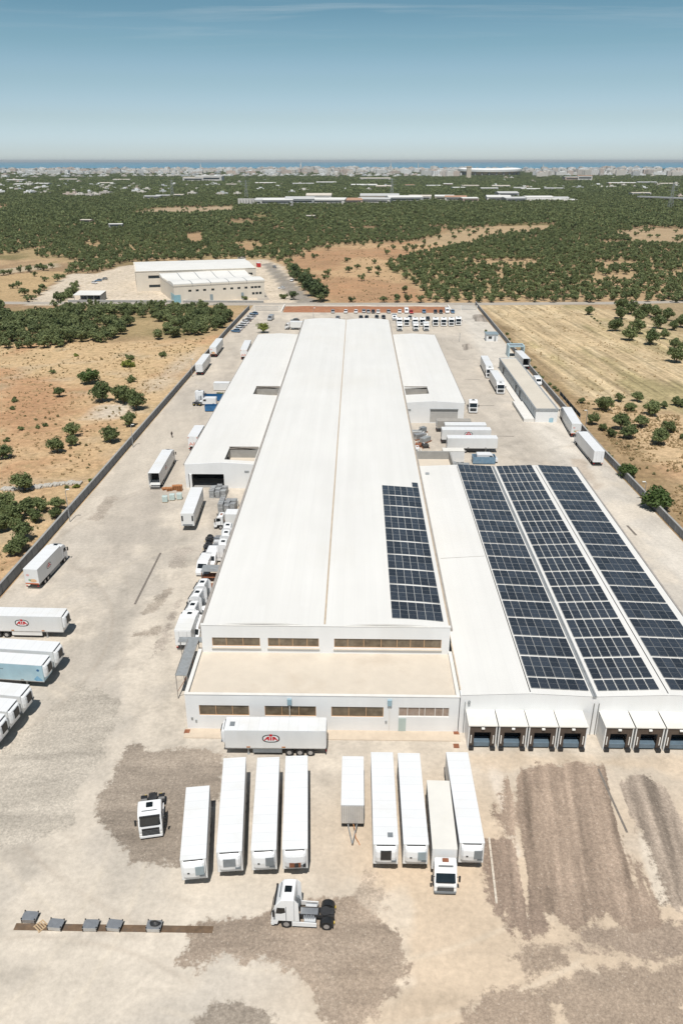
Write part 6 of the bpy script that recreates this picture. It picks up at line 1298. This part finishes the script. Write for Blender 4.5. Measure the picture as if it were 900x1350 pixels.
def city_mesh(boxes, name):
    mb = MB(); cols = []
    for (x, y, w, d, h, rz, c) in boxes:
        cs, sn = math.cos(rz), math.sin(rz); o = len(mb.v); u = [(-w/2, 0), (w/2, 0), (w/2, d), (-w/2, d)]
        b_ = [(x+p*cs-q*sn, y+p*sn+q*cs) for p, q in u]; mb.add([(*p, 0) for p in b_]+[(*p, h) for p in b_], [(4, 5, 6, 7), (0, 1, 5, 4), (1, 2, 6, 5), (2, 3, 7, 6), (3, 0, 4, 7)])
        e = [(x+p*.35*cs-(q*.4+d*.3)*sn, y+p*.35*sn+(q*.4+d*.3)*cs) for p, q in u]; mb.add([(*p, h) for p in e]+[(*p, h+2.8) for p in e], [(4, 5, 6, 7), (0, 1, 5, 4), (1, 2, 6, 5), (2, 3, 7, 6), (3, 0, 4, 7)])
        cols += [c]*16
    o = mb.build(name, M_CITY, fix=False); paint(o, 'soil', np.array(cols)); return o
boxes = []
def skyline(px):
    """how tall the city stands along the view, by bearing"""
    return 1.0+.45*math.exp(-((px-430)/60)**2)+.5*math.exp(-((px-800)/90)**2)+.3*math.exp(-((px-590)/60)**2)
rc = random.Random(21)
for k in range(1900):
    px = rc.uniform(-60, 960); dist = 3700+(rc.random()**1.2)*3300
    if 600 < px < 700 and dist < 4800: continue
    if px < 230 and dist < 4300 and rc.random() < .6: continue
    if px > 720 and dist < 4000: continue
    g = G(px, 300); d2 = Vector((g.x, g.y)).normalized(); x, y = d2.x*dist, d2.y*dist
    big = rc.random(); h = (rc.uniform(7, 16) if big < .5 else rc.uniform(14, 24)*skyline(px)**.7)
    if dist < 4400 and px < 560: h = min(h, rc.uniform(6, 13))
    w = rc.uniform(14, 34) if h < 18 else rc.uniform(20, 60)
    boxes.append((x, y, w, rc.uniform(12, 22), h, R(rc.uniform(-35, 35)), rc.choice(CC[:3]+CC)))
for k in range(420):          # low houses scattered through the country before the city
    px = rc.choice((rc.uniform(-30, 320), rc.uniform(560, 930), rc.uniform(-30, 930))); dist = rc.uniform(1750, 3700); g = G(px, 300); d2 = Vector((g.x, g.y)).normalized()
    if fbm(np.array([d2.x*dist]), np.array([d2.y*dist]), 420, 3, 95)[0] < .47: continue
    boxes.append((d2.x*dist, d2.y*dist, rc.uniform(9, 26), rc.uniform(8, 14), rc.uniform(4, 8), R(rc.uniform(-30, 30)), rc.choice(CC[:3]+CC)))
boxes.sort(key=lambda q: -q[2]*q[4]/q[1]*(0 if q[1] < 3700 else 1))
for i, q in enumerate(boxes[:280]):
    px = 450+q[0]/q[1]*1130; z = 0 if px < 230 else (1 if px < 480 else (2 if px < 700 else 3)); tall = q[4] > 24
    o = city_mesh([(0, 0, q[2], q[3], q[4], q[5], q[6])], 'apartment_building'); o.location = (q[0], q[1], 0)
    zn = ('at the far left of the skyline', 'left of the centre of the skyline', 'around the white stadium', 'at the far right of the skyline')[z]
    tag(o, f'{"tall" if tall else "low"} pale apartment building {zn} near the sea', 'apartment building', f'{"tall" if tall else "low"} apartment buildings {zn}')
struct(city_mesh(boxes[280:], 'distant_city'), 'stuff')
# landmark towers on the skyline
for (px, dist, w, h, lab) in ((398, 5200, 8, 62, 'slim white spire rising above the left of the skyline'), (270, 5600, 6, 55, 'thin pale chimney on the left skyline'), (513, 5600, 6, 60, 'thin mast right of centre on the skyline'), (548, 5800, 5, 58, 'thin spire near the red block on the skyline'), (708, 5600, 5, 52, 'thin chimney right of the stadium')):
    g = G(px, 300); d2 = Vector((g.x, g.y)).normalized(); t = thing('spire', lab, 'tower', (d2.x*dist, d2.y*dist, 0)); MB().cyl((0, 0, 0), (0, 0, h*.7), w, w*.7, n=8).build('shaft', M_FARW, t); MB().cyl((0, 0, h*.7), (0, 0, h), w*.55, .8, n=8).build('tip', M_FARW, t)
# pylons
def pylon(px, py, h, lab):
    a = G(px, py); t = thing('electricity_pylon', lab, 'pylon', (a.x, a.y, 0), 0, 'electricity pylons'); m = MB(); s = h*.09
    for sx1, sy1 in ((-1, -1), (1, -1), (1, 1), (-1, 1)): m.cyl((sx1*s, sy1*s, 0), (sx1*s*.15, sy1*s*.15, h), .22, n=4)
    for k in range(7):
        z = h*k/7; w0 = s*(1-.85*k/7); z1 = h*(k+1)/7; w1 = s*(1-.85*(k+1)/7)
        for a_, c_ in (((-w0, -w0, z), (w1, -w1, z1)), ((w0, -w0, z), (-w1, -w1, z1)), ((-w0, w0, z), (w1, w1, z1))): m.cyl(a_, c_, .14, n=4)
    m.build('lattice', M_STEEL, t); c = MB()
    for z in (.72, .84, .95): c.cyl((-h*.2, 0, h*z), (h*.2, 0, h*z), .2, n=4)
    c.build('cross_arm', M_STEEL, t)
pylon(325, 263, 34, 'grey lattice pylon at the left end of the industrial strip'); pylon(516, 264, 38, 'grey lattice pylon rising from the middle of the industrial strip'); pylon(882, 277, 38, 'grey lattice pylon near the viaduct at the far right'); pylon(228, 262, 34, 'grey lattice pylon among the left far groves')

# ============================================================ trees
M_LEAF = {}
def leaf_mat(name, c1, c2, tr=.12):
    m = bpy.data.materials.new(name); m.use_nodes = True; t = m.node_tree; b = t.nodes['Principled BSDF']; b.inputs['Roughness'].default_value = .6; b.inputs['Specular IOR Level'].default_value = .25
    g = N(t, 'ShaderNodeNewGeometry'); oi = N(t, 'ShaderNodeObjectInfo'); ad = N(t, 'ShaderNodeMath', operation='MULTIPLY_ADD'); LK(t, oi.outputs['Random'], ad.inputs[0]); ad.inputs[1].default_value = .55
    ml = N(t, 'ShaderNodeMath', operation='MULTIPLY'); LK(t, g.outputs['Random Per Island'], ml.inputs[0]); ml.inputs[1].default_value = .6; LK(t, ml.outputs[0], ad.inputs[2])
    mx = N(t, 'ShaderNodeMix', data_type='RGBA'); LK(t, ad.outputs[0], mx.inputs['Factor']); mx.inputs[6].default_value = (*c1, 1); mx.inputs[7].default_value = (*c2, 1)
    LK(t, mx.outputs[2], b.inputs['Base Color']); tl = N(t, 'ShaderNodeBsdfTranslucent'); LK(t, mx.outputs[2], tl.inputs['Color'])
    ms = N(t, 'ShaderNodeMixShader', Fac=tr); LK(t, b.outputs[0], ms.inputs[1]); LK(t, tl.outputs[0], ms.inputs[2]); o = t.nodes['Material Output']; LK(t, ms.outputs[0], o.inputs['Surface']); return m
L_OLIVE = leaf_mat('olive leaves', (.075, .108, .040), (.235, .275, .115), .3)
L_FAR = leaf_mat('grove leaves', (.078, .108, .044), (.235, .27, .115), .3)
L_FIG = leaf_mat('fig leaves', (.040, .075, .018), (.115, .165, .050), .2)
L_LIME = leaf_mat('yellow green leaves', (.12, .16, .03), (.24, .27, .06), .2)
L_PINE = leaf_mat('deep green leaves', (.042, .068, .028), (.12, .155, .065))
def crown_mesh(seed, rx, rz, zc, clumps, per, size, flat=.8, name='crown'):
    """crown of many leaf sized faces gathered in uneven clumps through an ellipsoid"""
    r = np.random.default_rng(seed); P = []
    for k in range(clumps):
        v = r.normal(size=3); v /= np.linalg.norm(v); q = r.uniform(.35, .86) if k % 4 else r.uniform(.0, .4); c = v*np.array([rx, rx, rz])*q; c[2] *= .9
        cr = rx*r.uniform(.22, .42); n_ = int(per*r.uniform(.6, 1.4)); u = r.normal(size=(n_, 3)); u /= np.linalg.norm(u, axis=1)[:, None]
        pts = c+u*cr*(r.random((n_, 1))**.35)*np.array([1, 1, flat]); nn = u+r.normal(size=(n_, 3))*.55+np.array([0, 0, .35]); P.append(np.hstack([pts, nn]))
    P = np.vstack(P); n = len(P); nn = P[:, 3:]/np.linalg.norm(P[:, 3:], axis=1)[:, None]; a = np.cross(nn, r.normal(size=(n, 3))); a /= np.linalg.norm(a, axis=1)[:, None]; b2 = np.cross(nn, a)
    s = size*r.uniform(.6, 1.3, (n, 1)); c = P[:, :3]+np.array([0, 0, zc]); a = a*s; b2 = b2*s*.62
    V = np.stack([c-a, c+b2*.9, c+a, c-b2], 1).reshape(-1, 3).astype(np.float32)
    me = bpy.data.meshes.new(name); me.vertices.add(len(V)); me.vertices.foreach_set('co', V.ravel()); me.loops.add(4*n); me.loops.foreach_set('vertex_index', np.arange(4*n, dtype=np.int32)); me.polygons.add(n); me.polygons.foreach_set('loop_start', np.arange(0, 4*n, 4, dtype=np.int32)); me.update(calc_edges=True); return me
def trunk_mesh(seed, h, r0, rx):
    r = random.Random(seed); m = MB(); b0 = Vector((0, 0, -.05)); top = Vector((r.uniform(-.15, .15), r.uniform(-.15, .15), h)); m.cyl(b0, top, r0, r0*.65, n=8)
    for k in range(5):
        a = 2*math.pi*k/5+r.uniform(-.4, .4); e = top+Vector((math.cos(a)*rx*.55, math.sin(a)*rx*.55, r.uniform(.5, 1.1)*h*.9)); md = (top+e)/2+Vector((0, 0, -.15)); m.cyl(top-Vector((0, 0, .1)), md, r0*.5, r0*.36, n=6); m.cyl(md, e, r0*.36, r0*.12, n=6)
    o = m.build('trunk', M_BARK); me = o.data; bpy.data.objects.remove(o); return me
def species(seed, n, rx, rz, zc, clumps, per, size, leaf, h, r0):
    out = []
    for k in range(n):
        c = crown_mesh(seed+k, rx, rz, zc, clumps, per, size); c.materials.append(leaf); out.append((c, trunk_mesh(seed+k, h, r0, rx)))
    return out
SP = {'olive': species(100, 6, 2.6, 2.2, 2.5, 38, 74, .25, L_OLIVE, 1.1, .26), 'grove': species(200, 6, 2.7, 2.15, 2.4, 24, 38, .36, L_FAR, 1.0, .24),
      'fig': species(300, 2, 2.9, 2.1, 2.4, 34, 70, .30, L_FIG, .9, .24), 'bush': species(400, 3, 1.6, .85, .75, 16, 44, .20, L_OLIVE, .4, .10), 'green_bush': species(500, 2, 1.7, .8, .7, 16, 44, .2, L_LIME, .4, .1),
      'lime': species(600, 1, 3.0, 2.0, 3.0, 26, 60, .3, L_LIME, 1.6, .2), 'pine': species(700, 3, 3.4, 3.3, 3.9, 30, 55, .42, L_PINE, 1.4, .3)}
rt = random.Random(77)
def tree(kind, x, y, s, label, group=None, name='olive_tree', cat='tree', z=0.0, dup_s=None):
    c, tr = rt.choice(SP[kind]); t = thing(name, label, cat, (x, y, z), rt.uniform(0, 6.28), group); q = rt.uniform(.9, 1.12); t.scale = (s, s*rt.uniform(.9, 1.1), s*q)
    for nm, me in (('trunk', tr), ('crown', c)): o = bpy.data.objects.new(nm, me); COL.objects.link(o); o.parent = t
    return t
def tree_px(kind, px, py, rpx, label, group=None, **k):
    """crown centred on a measured point; rpx is its apparent radius"""
    sc_ = (py-212)*.913/CAM_H; base = {'olive': (2.45, 2.5), 'fig': (2.9, 2.4), 'bush': (1.85, .75), 'green_bush': (1.95, .7), 'lime': (3.2, 3.0), 'pine': (3.7, 3.9), 'grove': (2.9, 2.5)}[kind]
    s = rpx/sc_/base[0]; g = G(px, py, base[1]*s*.9); return tree(kind, g.x, g.y, s, label, group, **k)
N_TREE = 0
solo = [('fig', 118.6, 495.6, 14, 'round pale green prickly tree standing in the left dry field', 'fig_tree'), ('olive', 132.5, 517.8, 13, 'dark olive left of the pair near the pale bare ground', None), ('olive', 161.5, 519, 14, 'broad olive in the middle of the clump above the pale bare ground', None),
        ('olive', 179, 528, 13, 'olive at the right of the clump, close to the left wall', None), ('olive', 170.4, 553, 10, 'small round olive hugging the left wall below the clump', None), ('olive', 145, 572, 12.5, 'lone round olive beside the grey lamp post on the left wall', None),
        ('olive', 94.8, 566, 11, 'upper olive of a cluster of three in the red field', None), ('olive', 95.5, 581, 7.5, 'smallest olive tucked between the cluster of three', None), ('olive', 74, 586, 11.5, 'lower left olive of the cluster of three in the red field', None),
        ('olive', 78, 516, 8, 'small sparse olive alone in the middle of the dry field', None), ('olive', 4.4, 595, 11, 'olive cut by the left edge above the stone wall', None), ('olive', 31, 633, 15, 'round dark olive beside the rubble wall at the left', None)]
for k_, x, y, r_, lab, nm in solo: tree_px(k_, x, y, r_, lab, name=nm or 'olive_tree'); N_TREE += 1
for i, (x, y, r_, k_, lab) in enumerate(((69.6, 490, 6, 'bush', 'small dark bush at the upper left of the dry field'), (100.8, 468, 5, 'green_bush', 'small bright bush just below the left grove'), (173, 500, 10, 'bush', 'flat dark bush above the olive clump'),
        (167.5, 480, 12, 'green_bush', 'flat yellow green bush below the left grove'), (172, 471, 9, 'bush', 'dark bush right behind the yellow green one'), (215, 467, 8, 'bush', 'dull bush near the top of the left wall path'), (20, 527, 7, 'bush', 'low tuft left in the dry field'), (17, 538, 6, 'bush', 'low dark tuft in the red soil at the left edge'),
        (10, 580, 6, 'bush', 'small tuft above the edge olive'), (28, 565, 6, 'bush', 'small tuft left of the cluster of three'), (88, 642, 5, 'bush', 'weed bush on the rubble wall'), (100, 641, 7, 'green_bush', 'yellow weed bush near the left wall foot'), (60, 560, 6, 'bush', 'brownish tuft in the middle of the red field'), (122, 633, 8, 'green_bush', 'ochre weed bush growing against the left wall'), (50, 563, 5, 'bush', 'tiny tuft beside the brownish one'))):
    tree_px(k_, x, y, r_, lab, name='bush', cat='bush')
for i, (x, y, r_) in enumerate(((9, 660, 13), (20, 675, 14), (37, 667, 13), (53, 664, 12), (76, 662, 11), (72, 675, 9), (6, 688, 14), (27, 700, 15), (24, 715, 14), (18, 724, 11), (3, 672, 12), (-10, 690, 14), (45, 680, 10), (-14, 665, 13))):
    tree_px('olive', x, y, r_, 'olive in the dense clump beside the nearest stretch of the left wall', 'olives of the clump by the left wall'); N_TREE += 1
Z3 = lambda x, y: (680+x/3.75, 360+y/3.75)
rs = [(325, 627, 18, 'small thin olive nearest the mown field beyond the netting fence'), (435, 645, 40, 'broad dark olive at the left of the small right orchard'), (510, 612, 25, 'small olive at the top of the right orchard'), (600, 610, 28, 'open crowned olive at the top of the right orchard'), (378, 718, 34, 'olive closest to the box lorry with the printed tail'),
      (565, 660, 26, 'narrow olive in the middle of the right orchard'), (520, 735, 44, 'largest olive in the middle of the right orchard'), (560, 780, 42, 'lowest olive of the middle pair in the right orchard'), (620, 728, 38, 'olive just right of the middle pair in the right orchard'), (675, 668, 40, 'broad olive at the upper right of the right orchard'), (730, 650, 22, 'small olive at the upper right of the right orchard'),
      (470, 790, 24, 'thin olive right of the white topped lamp post'), (432, 760, 22, 'narrow olive hidden behind the white topped lamp post'), (760, 752, 38, 'upper olive of the right hand pair in the orchard'), (710, 805, 48, 'lower larger olive of the right hand pair in the orchard'), (790, 632, 24, 'olive at the right edge above the orchard pair'), (818, 640, 24, 'olive cut by the right edge above the orchard pair'), (818, 808, 15, 'tiny olive at the right edge below the orchard pair')]
for x, y, r_, lab in rs: p = Z3(x, y); tree_px('olive', p[0], p[1], r_/3.75, lab); N_TREE += 1
for (x, y, r_, lab) in ((550, 975, 52, 'fig tree at the right wall, farther and rounder of the two'), (700, 1112, 74, 'large bright fig tree at the right wall beside the short lamp post')):
    p = Z3(x, y); tree_px('fig', p[0], p[1], r_/3.75, lab, name='fig_tree'); N_TREE += 1
for i, (x, y, r_) in enumerate(((362, 185, 22), (490, 255, 34), (560, 298, 36), (668, 315, 40), (732, 302, 26), (515, 195, 32), (600, 265, 36), (610, 215, 34), (705, 240, 36), (780, 258, 26), (785, 345, 30), (795, 400, 44), (815, 240, 30), (570, 170, 34), (640, 180, 34), (690, 190, 34), (750, 205, 32), (520, 150, 34), (820, 360, 30))):
    p = Z3(x, y); tree_px('olive', p[0], p[1], r_/3.75, 'olive in the loose rows at the upper right corner of the mown field', 'olives at the upper right corner of the mown field'); N_TREE += 1
for i, (x, y) in enumerate(((372, 215), (386, 225), (400, 236), (414, 248), (352, 200))): p = Z3(x, y); tree_px('bush', p[0], p[1], 2.4, 'young sapling in a short row at the corner of the mown field', 'saplings at the corner of the mown field', name='sapling', cat='tree')
for i, (x, y, r_) in enumerate(((30, 375, 14), (68, 432, 12), (90, 465, 14), (105, 492, 13), (130, 515, 13), (165, 548, 17), (190, 565, 18), (205, 580, 14), (340, 770, 16), (345, 790, 12), (25, 385, 10), (455, 890, 16), (470, 905, 14), (115, 505, 11))): p = Z3(x, y); tree_px('bush', p[0], p[1], r_/3.75, 'hedge bush growing along the outside of the right boundary wall', 'hedge bushes along the right wall', name='hedge_bush', cat='bush')
for i, (x, y, r_) in enumerate(((640, 436, 3), (668, 440, 4), (671, 447, 4), (674, 452, 3))): tree_px('bush', x, y, r_, 'hedge bush beside the gatehouse at the far right wall', 'hedge bushes near the gatehouse', name='hedge_bush', cat='bush')
tree_px('lime', 347, 431, 9, 'yellow green tree in the far yard behind the left wing', name='shade_tree')
tree_px('bush', 291, 520, 6, 'green shrub growing between the blue skips and the left wing', name='bush', cat='bush')
for (x, y, r_, lab) in ((422, 384, 13, 'largest dark round tree beside the far driveway'), (410, 379, 11, 'dark round tree left of the largest by the driveway'), (387, 388, 7, 'small dark tree with a bare side by the far factory'), (394, 362, 8, 'upper dark tree along the far driveway'), (400, 369, 9, 'middle dark tree along the far driveway'), (388, 355, 7, 'topmost dark tree along the far driveway')): tree_px('pine', x, y, r_, lab, name='shade_tree')
for (x, y, r_, lab) in ((374, 391, 8, 'low dark hedge bush right of the far factory'), (323, 393, 6, 'dark bush against the far factory front'), (90, 388, 11, 'dark bush mass left of the open shed'), (82, 393, 9, 'lower dark bush left of the open shed'), (97, 382, 10, 'upper dark bush left of the open shed'), (55, 377, 5, 'small bush on the pale field at the far left'), (84, 364, 5, 'small bush at the corner of the pale lot')): tree_px('bush', x, y, r_, lab, name='bush', cat='bush')

# ------------------------------------------------------------ groves: every nearer tree a thing, the far ones one mass per region
BLD = [G(*p) for p in ((215, 385), (280, 380), (330, 378), (170, 370), (250, 360), (320, 355), (115, 392))]
GP_L = GP([(-40, 404), (300, 408), (305, 425), (275, 440), (215, 449), (130, 452), (60, 460), (-60, 462)])
EXCL = [GP([(75, 402), (100, 388), (108, 366), (165, 346), (355, 340), (380, 350), (402, 402)]), GP([(-200, 404), (1200, 404), (1200, 398.5), (-200, 398.5)]), [Vector((-64, 0, 0)), Vector((68, 0, 0)), Vector((64, 411, 0)), Vector((-55, 402, 0))]]
def keep(px, py):
    """points of a scatter not on bare ground, buildings or roads, thinned where the ground shows"""
    ok = np.ones(len(px), bool)
    for k, p in enumerate(BARE): 
        s = sdist(px, py, p); thin = rng.random(len(px)) > (.07 if k > 3 else .0)
        ok &= ~((s > 2-4*fbm(px, py, 14, 3, 60)) & thin)
    for p in EXCL: ok &= sdist(px, py, p) < 2
    return ok
def scatter(y0, y1, step, dens, xl=None, jit=.40):
    ys = np.arange(y0, y1, step); P = []
    for y in ys:
        w = .52*y+70; xs = np.arange(-w, w, step); P.append(np.stack([xs+(step/2 if int(y/step) % 2 else 0), np.full(len(xs), y)], 1))
    P = np.vstack(P); P = P+rng.uniform(-jit, jit, P.shape)*step
    n_ = fbm(P[:, 0], P[:, 1], 75, 4, 71); n2_ = fbm(P[:, 0], P[:, 1], 260, 3, 72); k = (n_*.6+n2_*.4 > dens) & keep(P[:, 0], P[:, 1]); return P[k]
xx, yy = np.meshgrid(np.arange(-190, -50, 5.2), np.arange(296, 408, 5.2)); P0 = np.stack([xx.ravel(), yy.ravel()], 1)+rng.uniform(-1.9, 1.9, (xx.size, 2))
P0 = P0[(sdist(P0[:, 0], P0[:, 1], GP_L) > 0) & (fbm(P0[:, 0], P0[:, 1], 22, 3, 73) > .36)]
N0 = scatter(418, 900, 6.3, .33); N1 = scatter(900, 1900, 8.0, .31); N2 = scatter(1900, 7200, 16, .38)
near = np.vstack([P0, N0]); dist_ = np.hypot(near[:, 0], near[:, 1]); inside = np.abs(near[:, 0]+near[:, 1]*.02) < .455*near[:, 1]+10
order = np.argsort(np.where(inside, dist_, 1e9)); room = 296-N_TREE
for i in order[:room]:
    x, y = near[i]; left = i < len(P0); g_l = ('olive in the dense grove between the left field and the road', 'olives of the left roadside grove') if left else (('olive at the road edge of the big right grove', 'olives at the edge of the big right grove') if x > 0 else ('olive of the dense groves behind the far factory road', 'olives behind the far road'))
    tree('grove', x, y, rt.uniform(.8, 1.35) if left else rt.uniform(.75, 1.2), *g_l)
restN = near[order[room:]]
def grove(name, pts, meshes, smin, smax, zs=1.0):
    """one mass: a point cloud that instances a tree mesh at each point, turned and scaled at random"""
    for k, me0 in enumerate(meshes):
        q = pts[k::len(meshes)]; me = bpy.data.meshes.new(name); me.from_pydata([(x, y, 0) for x, y in q], [], []); o = bpy.data.objects.new(name, me); COL.objects.link(o); struct(o, 'stuff')
        src = bpy.data.objects.new('tree_pattern', me0)
        g = bpy.data.node_groups.new('grove_scatter', 'GeometryNodeTree'); g.interface.new_socket('Geometry', in_out='INPUT', socket_type='NodeSocketGeometry'); g.interface.new_socket('Geometry', in_out='OUTPUT', socket_type='NodeSocketGeometry')
        gi = g.nodes.new('NodeGroupInput'); go = g.nodes.new('NodeGroupOutput'); ip = g.nodes.new('GeometryNodeInstanceOnPoints'); ob_ = g.nodes.new('GeometryNodeObjectInfo'); ob_.inputs['Object'].default_value = src; ob_.inputs['As Instance'].default_value = True
        r1 = g.nodes.new('FunctionNodeRandomValue'); r1.data_type = 'FLOAT_VECTOR'; r1.inputs[0].default_value = (0, 0, 0); r1.inputs[1].default_value = (0, 0, 6.283); r1.inputs['Seed'].default_value = k
        r2 = g.nodes.new('FunctionNodeRandomValue'); r2.data_type = 'FLOAT_VECTOR'; r2.inputs[0].default_value = (smin, smin, smin*zs); r2.inputs[1].default_value = (smax, smax, smax*zs); r2.inputs['Seed'].default_value = k+9
        L_ = g.links; L_.new(gi.outputs[0], ip.inputs['Points']); L_.new(ob_.outputs['Geometry'], ip.inputs['Instance']); L_.new(r1.outputs[0], ip.inputs['Rotation']); L_.new(r2.outputs[0], ip.inputs['Scale']); L_.new(ip.outputs[0], go.inputs[0])
        md = o.modifiers.new('scatter', 'NODES'); md.node_group = g
def with_trunk(c, t_):
    """crown and trunk in one mesh for the far mass"""
    import bmesh
    bm = bmesh.new(); bm.from_mesh(c); n0 = len(bm.faces); bm.from_mesh(t_); bm.faces.ensure_lookup_table()
    for f in bm.faces[n0:]: f.material_index = 1
    me = bpy.data.meshes.new('tree'); bm.to_mesh(me); bm.free(); me.materials.append(L_FAR); me.materials.append(M_BARK); return me
lowA = []
for k in range(4):
    c = crown_mesh(900+k, 2.8, 2.0, 2.6, 13, 22, .5); lowA.append(with_trunk(c, trunk_mesh(900+k, 1.0, .24, 2.6)))
lowB = []
for k in range(3):
    c = crown_mesh(950+k, 2.9, 1.9, 2.4, 9, 12, .8); c.materials.append(L_FAR); lowB.append(c)
lowC = []
for k in range(3):
    c = crown_mesh(970+k, 7.5, 2.6, 3.0, 14, 14, 1.6, .35); c.materials.append(L_FAR); lowC.append(c)
grove('olive_grove', restN, lowA, .72, 1.2); grove('far_olive_grove', N1, lowB, .95, 1.55); grove('distant_woodland', N2, lowC, .9, 1.6)
# dry grass and weeds in the open ground
wp_ = []
for poly, n_ in ((BARE[0], 600), (GP([(400, 360), (425, 326), (560, 318), (515, 345), (563, 398), (440, 400)]), 300), (GP([(735, 524), (900, 548), (1000, 900), (790, 600)]), 250)):
    xs = [p.x for p in poly]; ys = [p.y for p in poly]; q = np.stack([rng.uniform(min(xs), max(xs), n_*3), rng.uniform(min(ys), max(ys), n_*3)], 1); k = ((q[:, 0] > 66.5) | (q[:, 0] < -63) | (q[:, 1] > 412)) & (sdist(q[:, 0], q[:, 1], poly) > 1.5) & (fbm(q[:, 0], q[:, 1], 12, 3, 81) > .5); wp_.append(q[k][:n_])
L_DRY = leaf_mat('dry weeds', (.36, .27, .14), (.20, .19, .09))
wm = crown_mesh(990, .55, .3, .2, 5, 9, .16); wm.materials.append(L_DRY); grove('dry_weeds', np.vstack(wp_), [wm], .5, 1.7)
L_STRAWT = leaf_mat('pale straw tufts', (.56, .42, .25), (.44, .34, .18), .35)
gp_ = []
for poly, n_, dn in ((BARE[0], 1900, .46), (GP([(632, 404), (770, 404), (1000, 475), (1000, 580), (760, 522), (690, 470)]), 500, .5), (GP([(735, 524), (900, 548), (1000, 900), (790, 600)]), 1500, .40)):
    xs = [p.x for p in poly]; ys = [p.y for p in poly]; q = np.stack([rng.uniform(max(min(xs), -170), min(max(xs), 190), n_*4), rng.uniform(min(ys), max(ys), n_*4)], 1); k = ((q[:, 0] > 66.5) | (q[:, 0] < -63)) & (sdist(q[:, 0], q[:, 1], poly) > 1.0) & (fbm(q[:, 0], q[:, 1], 10, 3, 83) > dn); gp_.append(q[k][:n_])
wm = crown_mesh(992, .6, .28, .15, 5, 8, .15); wm.materials.append(L_STRAWT); grove('dry_grass', np.vstack(gp_), [wm], .4, 1.3)
# rubble wall at the left
rw_ = thing('rubble_wall', 'tumbled pale rubble wall beside the path at the left edge', 'wall', tuple(G(20, 640))[:2]+(0,)); o_ = rw_.location; st_ = MB(); r9 = random.Random(3)
for k in range(150):
    u = r9.random(); g = G(-30+140*u, 642+4*math.sin(u*5), 0); s = r9.uniform(.12, .4); st_.rbox(g.x-o_.x-s, g.x-o_.x+s*.8, g.y-o_.y-s+r9.uniform(-.8, .8), g.y-o_.y+s+r9.uniform(-.4, .4)+.6, 0, s*1.3, s*.3)
st_.build('stones', mat('pale limestone rubble', (.48, .45, .40), .9, .2, 1.5), rw_)

# ============================================================ the air: one even box of haze round everything
hz_ = MB().box(-52000, 52000, -8000, 52000, -1.0, 92).build('haze', []); hz_.data.materials.clear()
hm = bpy.data.materials.new('air'); hm.use_nodes = True; t = hm.node_tree; t.nodes.clear(); vp = N(t, 'ShaderNodeVolumePrincipled'); vp.inputs['Color'].default_value = (.88, .94, 1.0, 1); vp.inputs['Density'].default_value = 3.5e-5; vp.inputs['Anisotropy'].default_value = .2
mo = N(t, 'ShaderNodeOutputMaterial'); LK(t, vp.outputs[0], mo.inputs['Volume']); hz_.data.materials.append(hm); struct(hz_, 'stuff')
